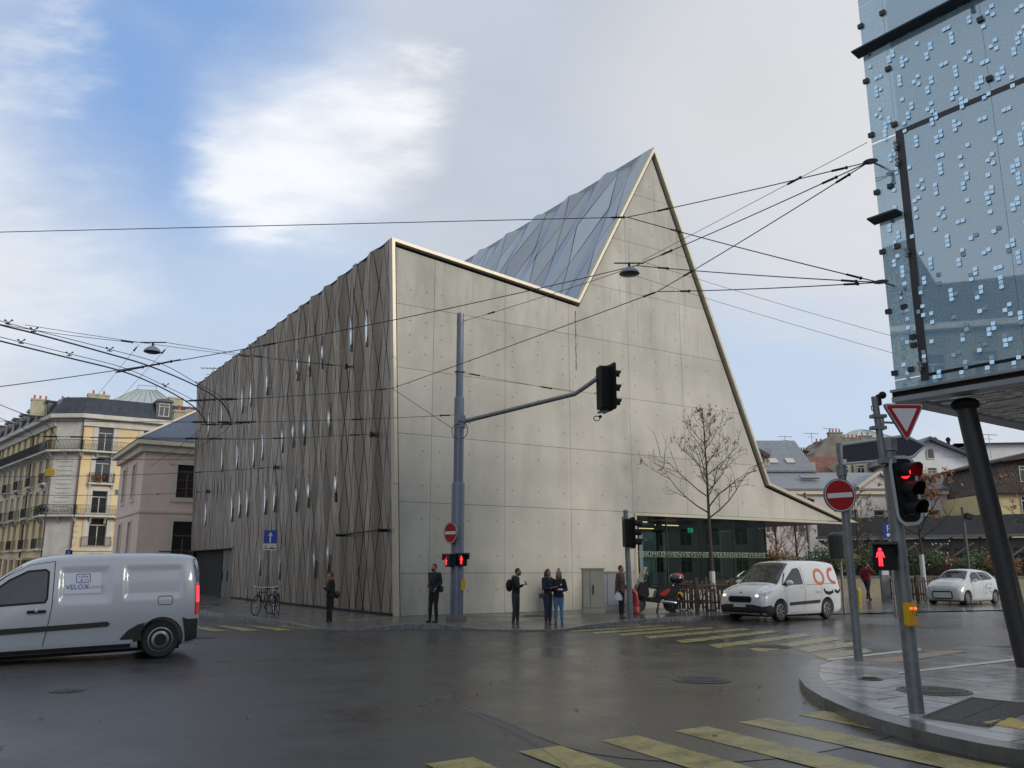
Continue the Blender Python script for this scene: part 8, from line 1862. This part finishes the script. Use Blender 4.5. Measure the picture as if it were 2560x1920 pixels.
# woman middle
t, T, hh, S, hd = person('woman with long dark hair and dark jeans, middle one of the waiting three', (1370, 1565), 1423, 48, 0, m_navy, m_jean, m_hairb, m_boot, (((.13, -.03, .64), (.06, -.13, .665), (-.4, -.7, .3)), ((-.13, -.02, .64), (-.055, -.125, .655), (.4, -.7, .3))), longhair=True, female=True, zf=.06, gap=.05)
prop('handbag', 'small brown bag at the side of the woman with long dark hair', 'bag', T, lambda b: (b.bb(S(-.135, .0, .48), S(-.095, .09, .56)), b.tube([S(-.11, .03, .56), S(-.12, .03, .80)], .006 * hh, 6)), mat('brown_bag', (.09, .055, .045), .7, var=.2))
b = MB(); b.tube([S(.04, .0, .845), S(0, -.05, .83), S(-.04, .0, .845), S(0, .045, .85), S(.04, 0, .845)], .021 * hh, 8); remesh(b, 'scarf', m_greys, t, .013, 2)
# woman with bobble hat
t, T, hh, S, hd = person('woman in a grey bobble hat and light blue jeans looking down at her phone', (1397, 1563), 1428, 8, 0, m_navy, m_ljean, m_hairl, m_shoe, (((.15, -.01, .64), (.045, -.13, .63), (-.5, -.6, .1)), ((-.15, -.01, .64), (-.035, -.13, .63), (.5, -.6, .1))), longhair=True, female=True, zf=.07, head=(0, 1), gap=.062, puff=1.12)
b = MB(); b.ball(hd + S(0, .006, .032), (.052 * hh, .056 * hh, .052 * hh), 14, 10); b.tube([hd + S(0, 0, .012), hd + S(0, 0, .034)], [.056 * hh, .055 * hh], 16); remesh(b, 'bobble_hat', m_hat, t, .012, 2); b = MB(); b.ball(hd + S(0, .01, .102), .026 * hh, 10, 8); b.build('bobble', mat('pink_wool', (.38, .22, .22), .9, var=.3, vs=50), t, smooth=True)
prop('phone', 'white phone in both hands of the woman with the bobble hat', 'phone', T, lambda b: b.box(S(0, -.185, .655), (.12, .06, .012), rx=.4), m_signw)
b = MB(); b.lathe([(.022, 0), (.022, .006)], 10, S(.035, -.088, .74), 'Y'); b.build('badge', m_signw, t)
# person in brown jacket
t, T, hh, S, hd = person('person in a brown jacket looking right, next to the signal post by the cabinets', (1554, 1546), 1414, 62, 0, m_brown, m_blk, m_hairb, m_boot, (((.155, .01, .64), (.12, -.075, .55), (-.3, -.3, -.8)), ((-.155, .02, .655), (-.150, .01, .52), DN)), female=True, zf=KH, gap=.05, coat=.47, puff=1.15)
def wbag(b): oval(b, [tuple(S(-.155, .0, .34)) + (.045 * hh, .085 * hh), tuple(S(-.155, .0, .37)) + (.040 * hh, .090 * hh), tuple(S(-.155, .0, .43)) + (.03 * hh, .065 * hh), tuple(S(-.152, .0, .485)) + (.01 * hh, .03 * hh)])
prop('carrier_bag', 'white and pale blue carrier bag held by the person in the brown jacket', 'bag', T, wbag, m_bag)
# walker in red
fp_ = Y(2171, 1495, 43); fp_.z = .03
t, T, hh, S, hd = person('person in a red jacket walking with a phone at the ear by the garden wall', fp_, None, 128, 0, m_rcoat, m_jean, m_hairb, m_shoe, (((.13, .04, .64), (.13, -.02, .53), DN), ((-.165, -.05, .72), (-.075, -.05, .88), (.3, .1, .8))), legL=(-.14, .0), legR=(.13, .03), zf=.03, gap=.04, puff=1.15)
# ------------------------------------------------------------------ groups of like things
GR = {'manhole_cover': 'round covers in road and pavement', 'control_cabinet': 'control cabinets against the concrete wall', 'picket_fence': 'wooden picket fences round young trees', 'shrub': 'shrubs in the garden behind the low wall', 'cable': 'overhead span cables and stays', 'delivery_van': 'delivery vans at the crossing', 'bicycle': 'bicycles left on the museum pavement', 'pendant_street_lamp': 'pendant street lamps on cables', 'tv_aerial': 'aerials on the roofs', 'person': 'people waiting or walking at the crossing', 'phone': 'phones held by the waiting people', 'old_house': 'old houses on the right skyline', 'small_car': 'parked cars by the garden wall', 'parking_sign': 'small blue street signs', 'balcony_plants': 'plants on the balconies', 'small_tree': 'small trees in the garden', 'brown_leaved_tree': 'brown leaved young trees', 'lamp_post': 'dark lamp posts of the square', 'cable_anchor': 'cable anchors on the tower', 'white_house': 'white houses on the right', 'glass_roof': 'pale green pyramid roofs', 'traffic_light': 'traffic lights on grey posts', 'handbag': 'handbags of the waiting women', 'apartment_building': 'apartment buildings round the crossing'}
for o in bpy.data.objects:
    if o.parent is None and 'label' in o and 'group' not in o:
        n = o.name.split('.')[0]
        if n in GR: o['group'] = GR[n]
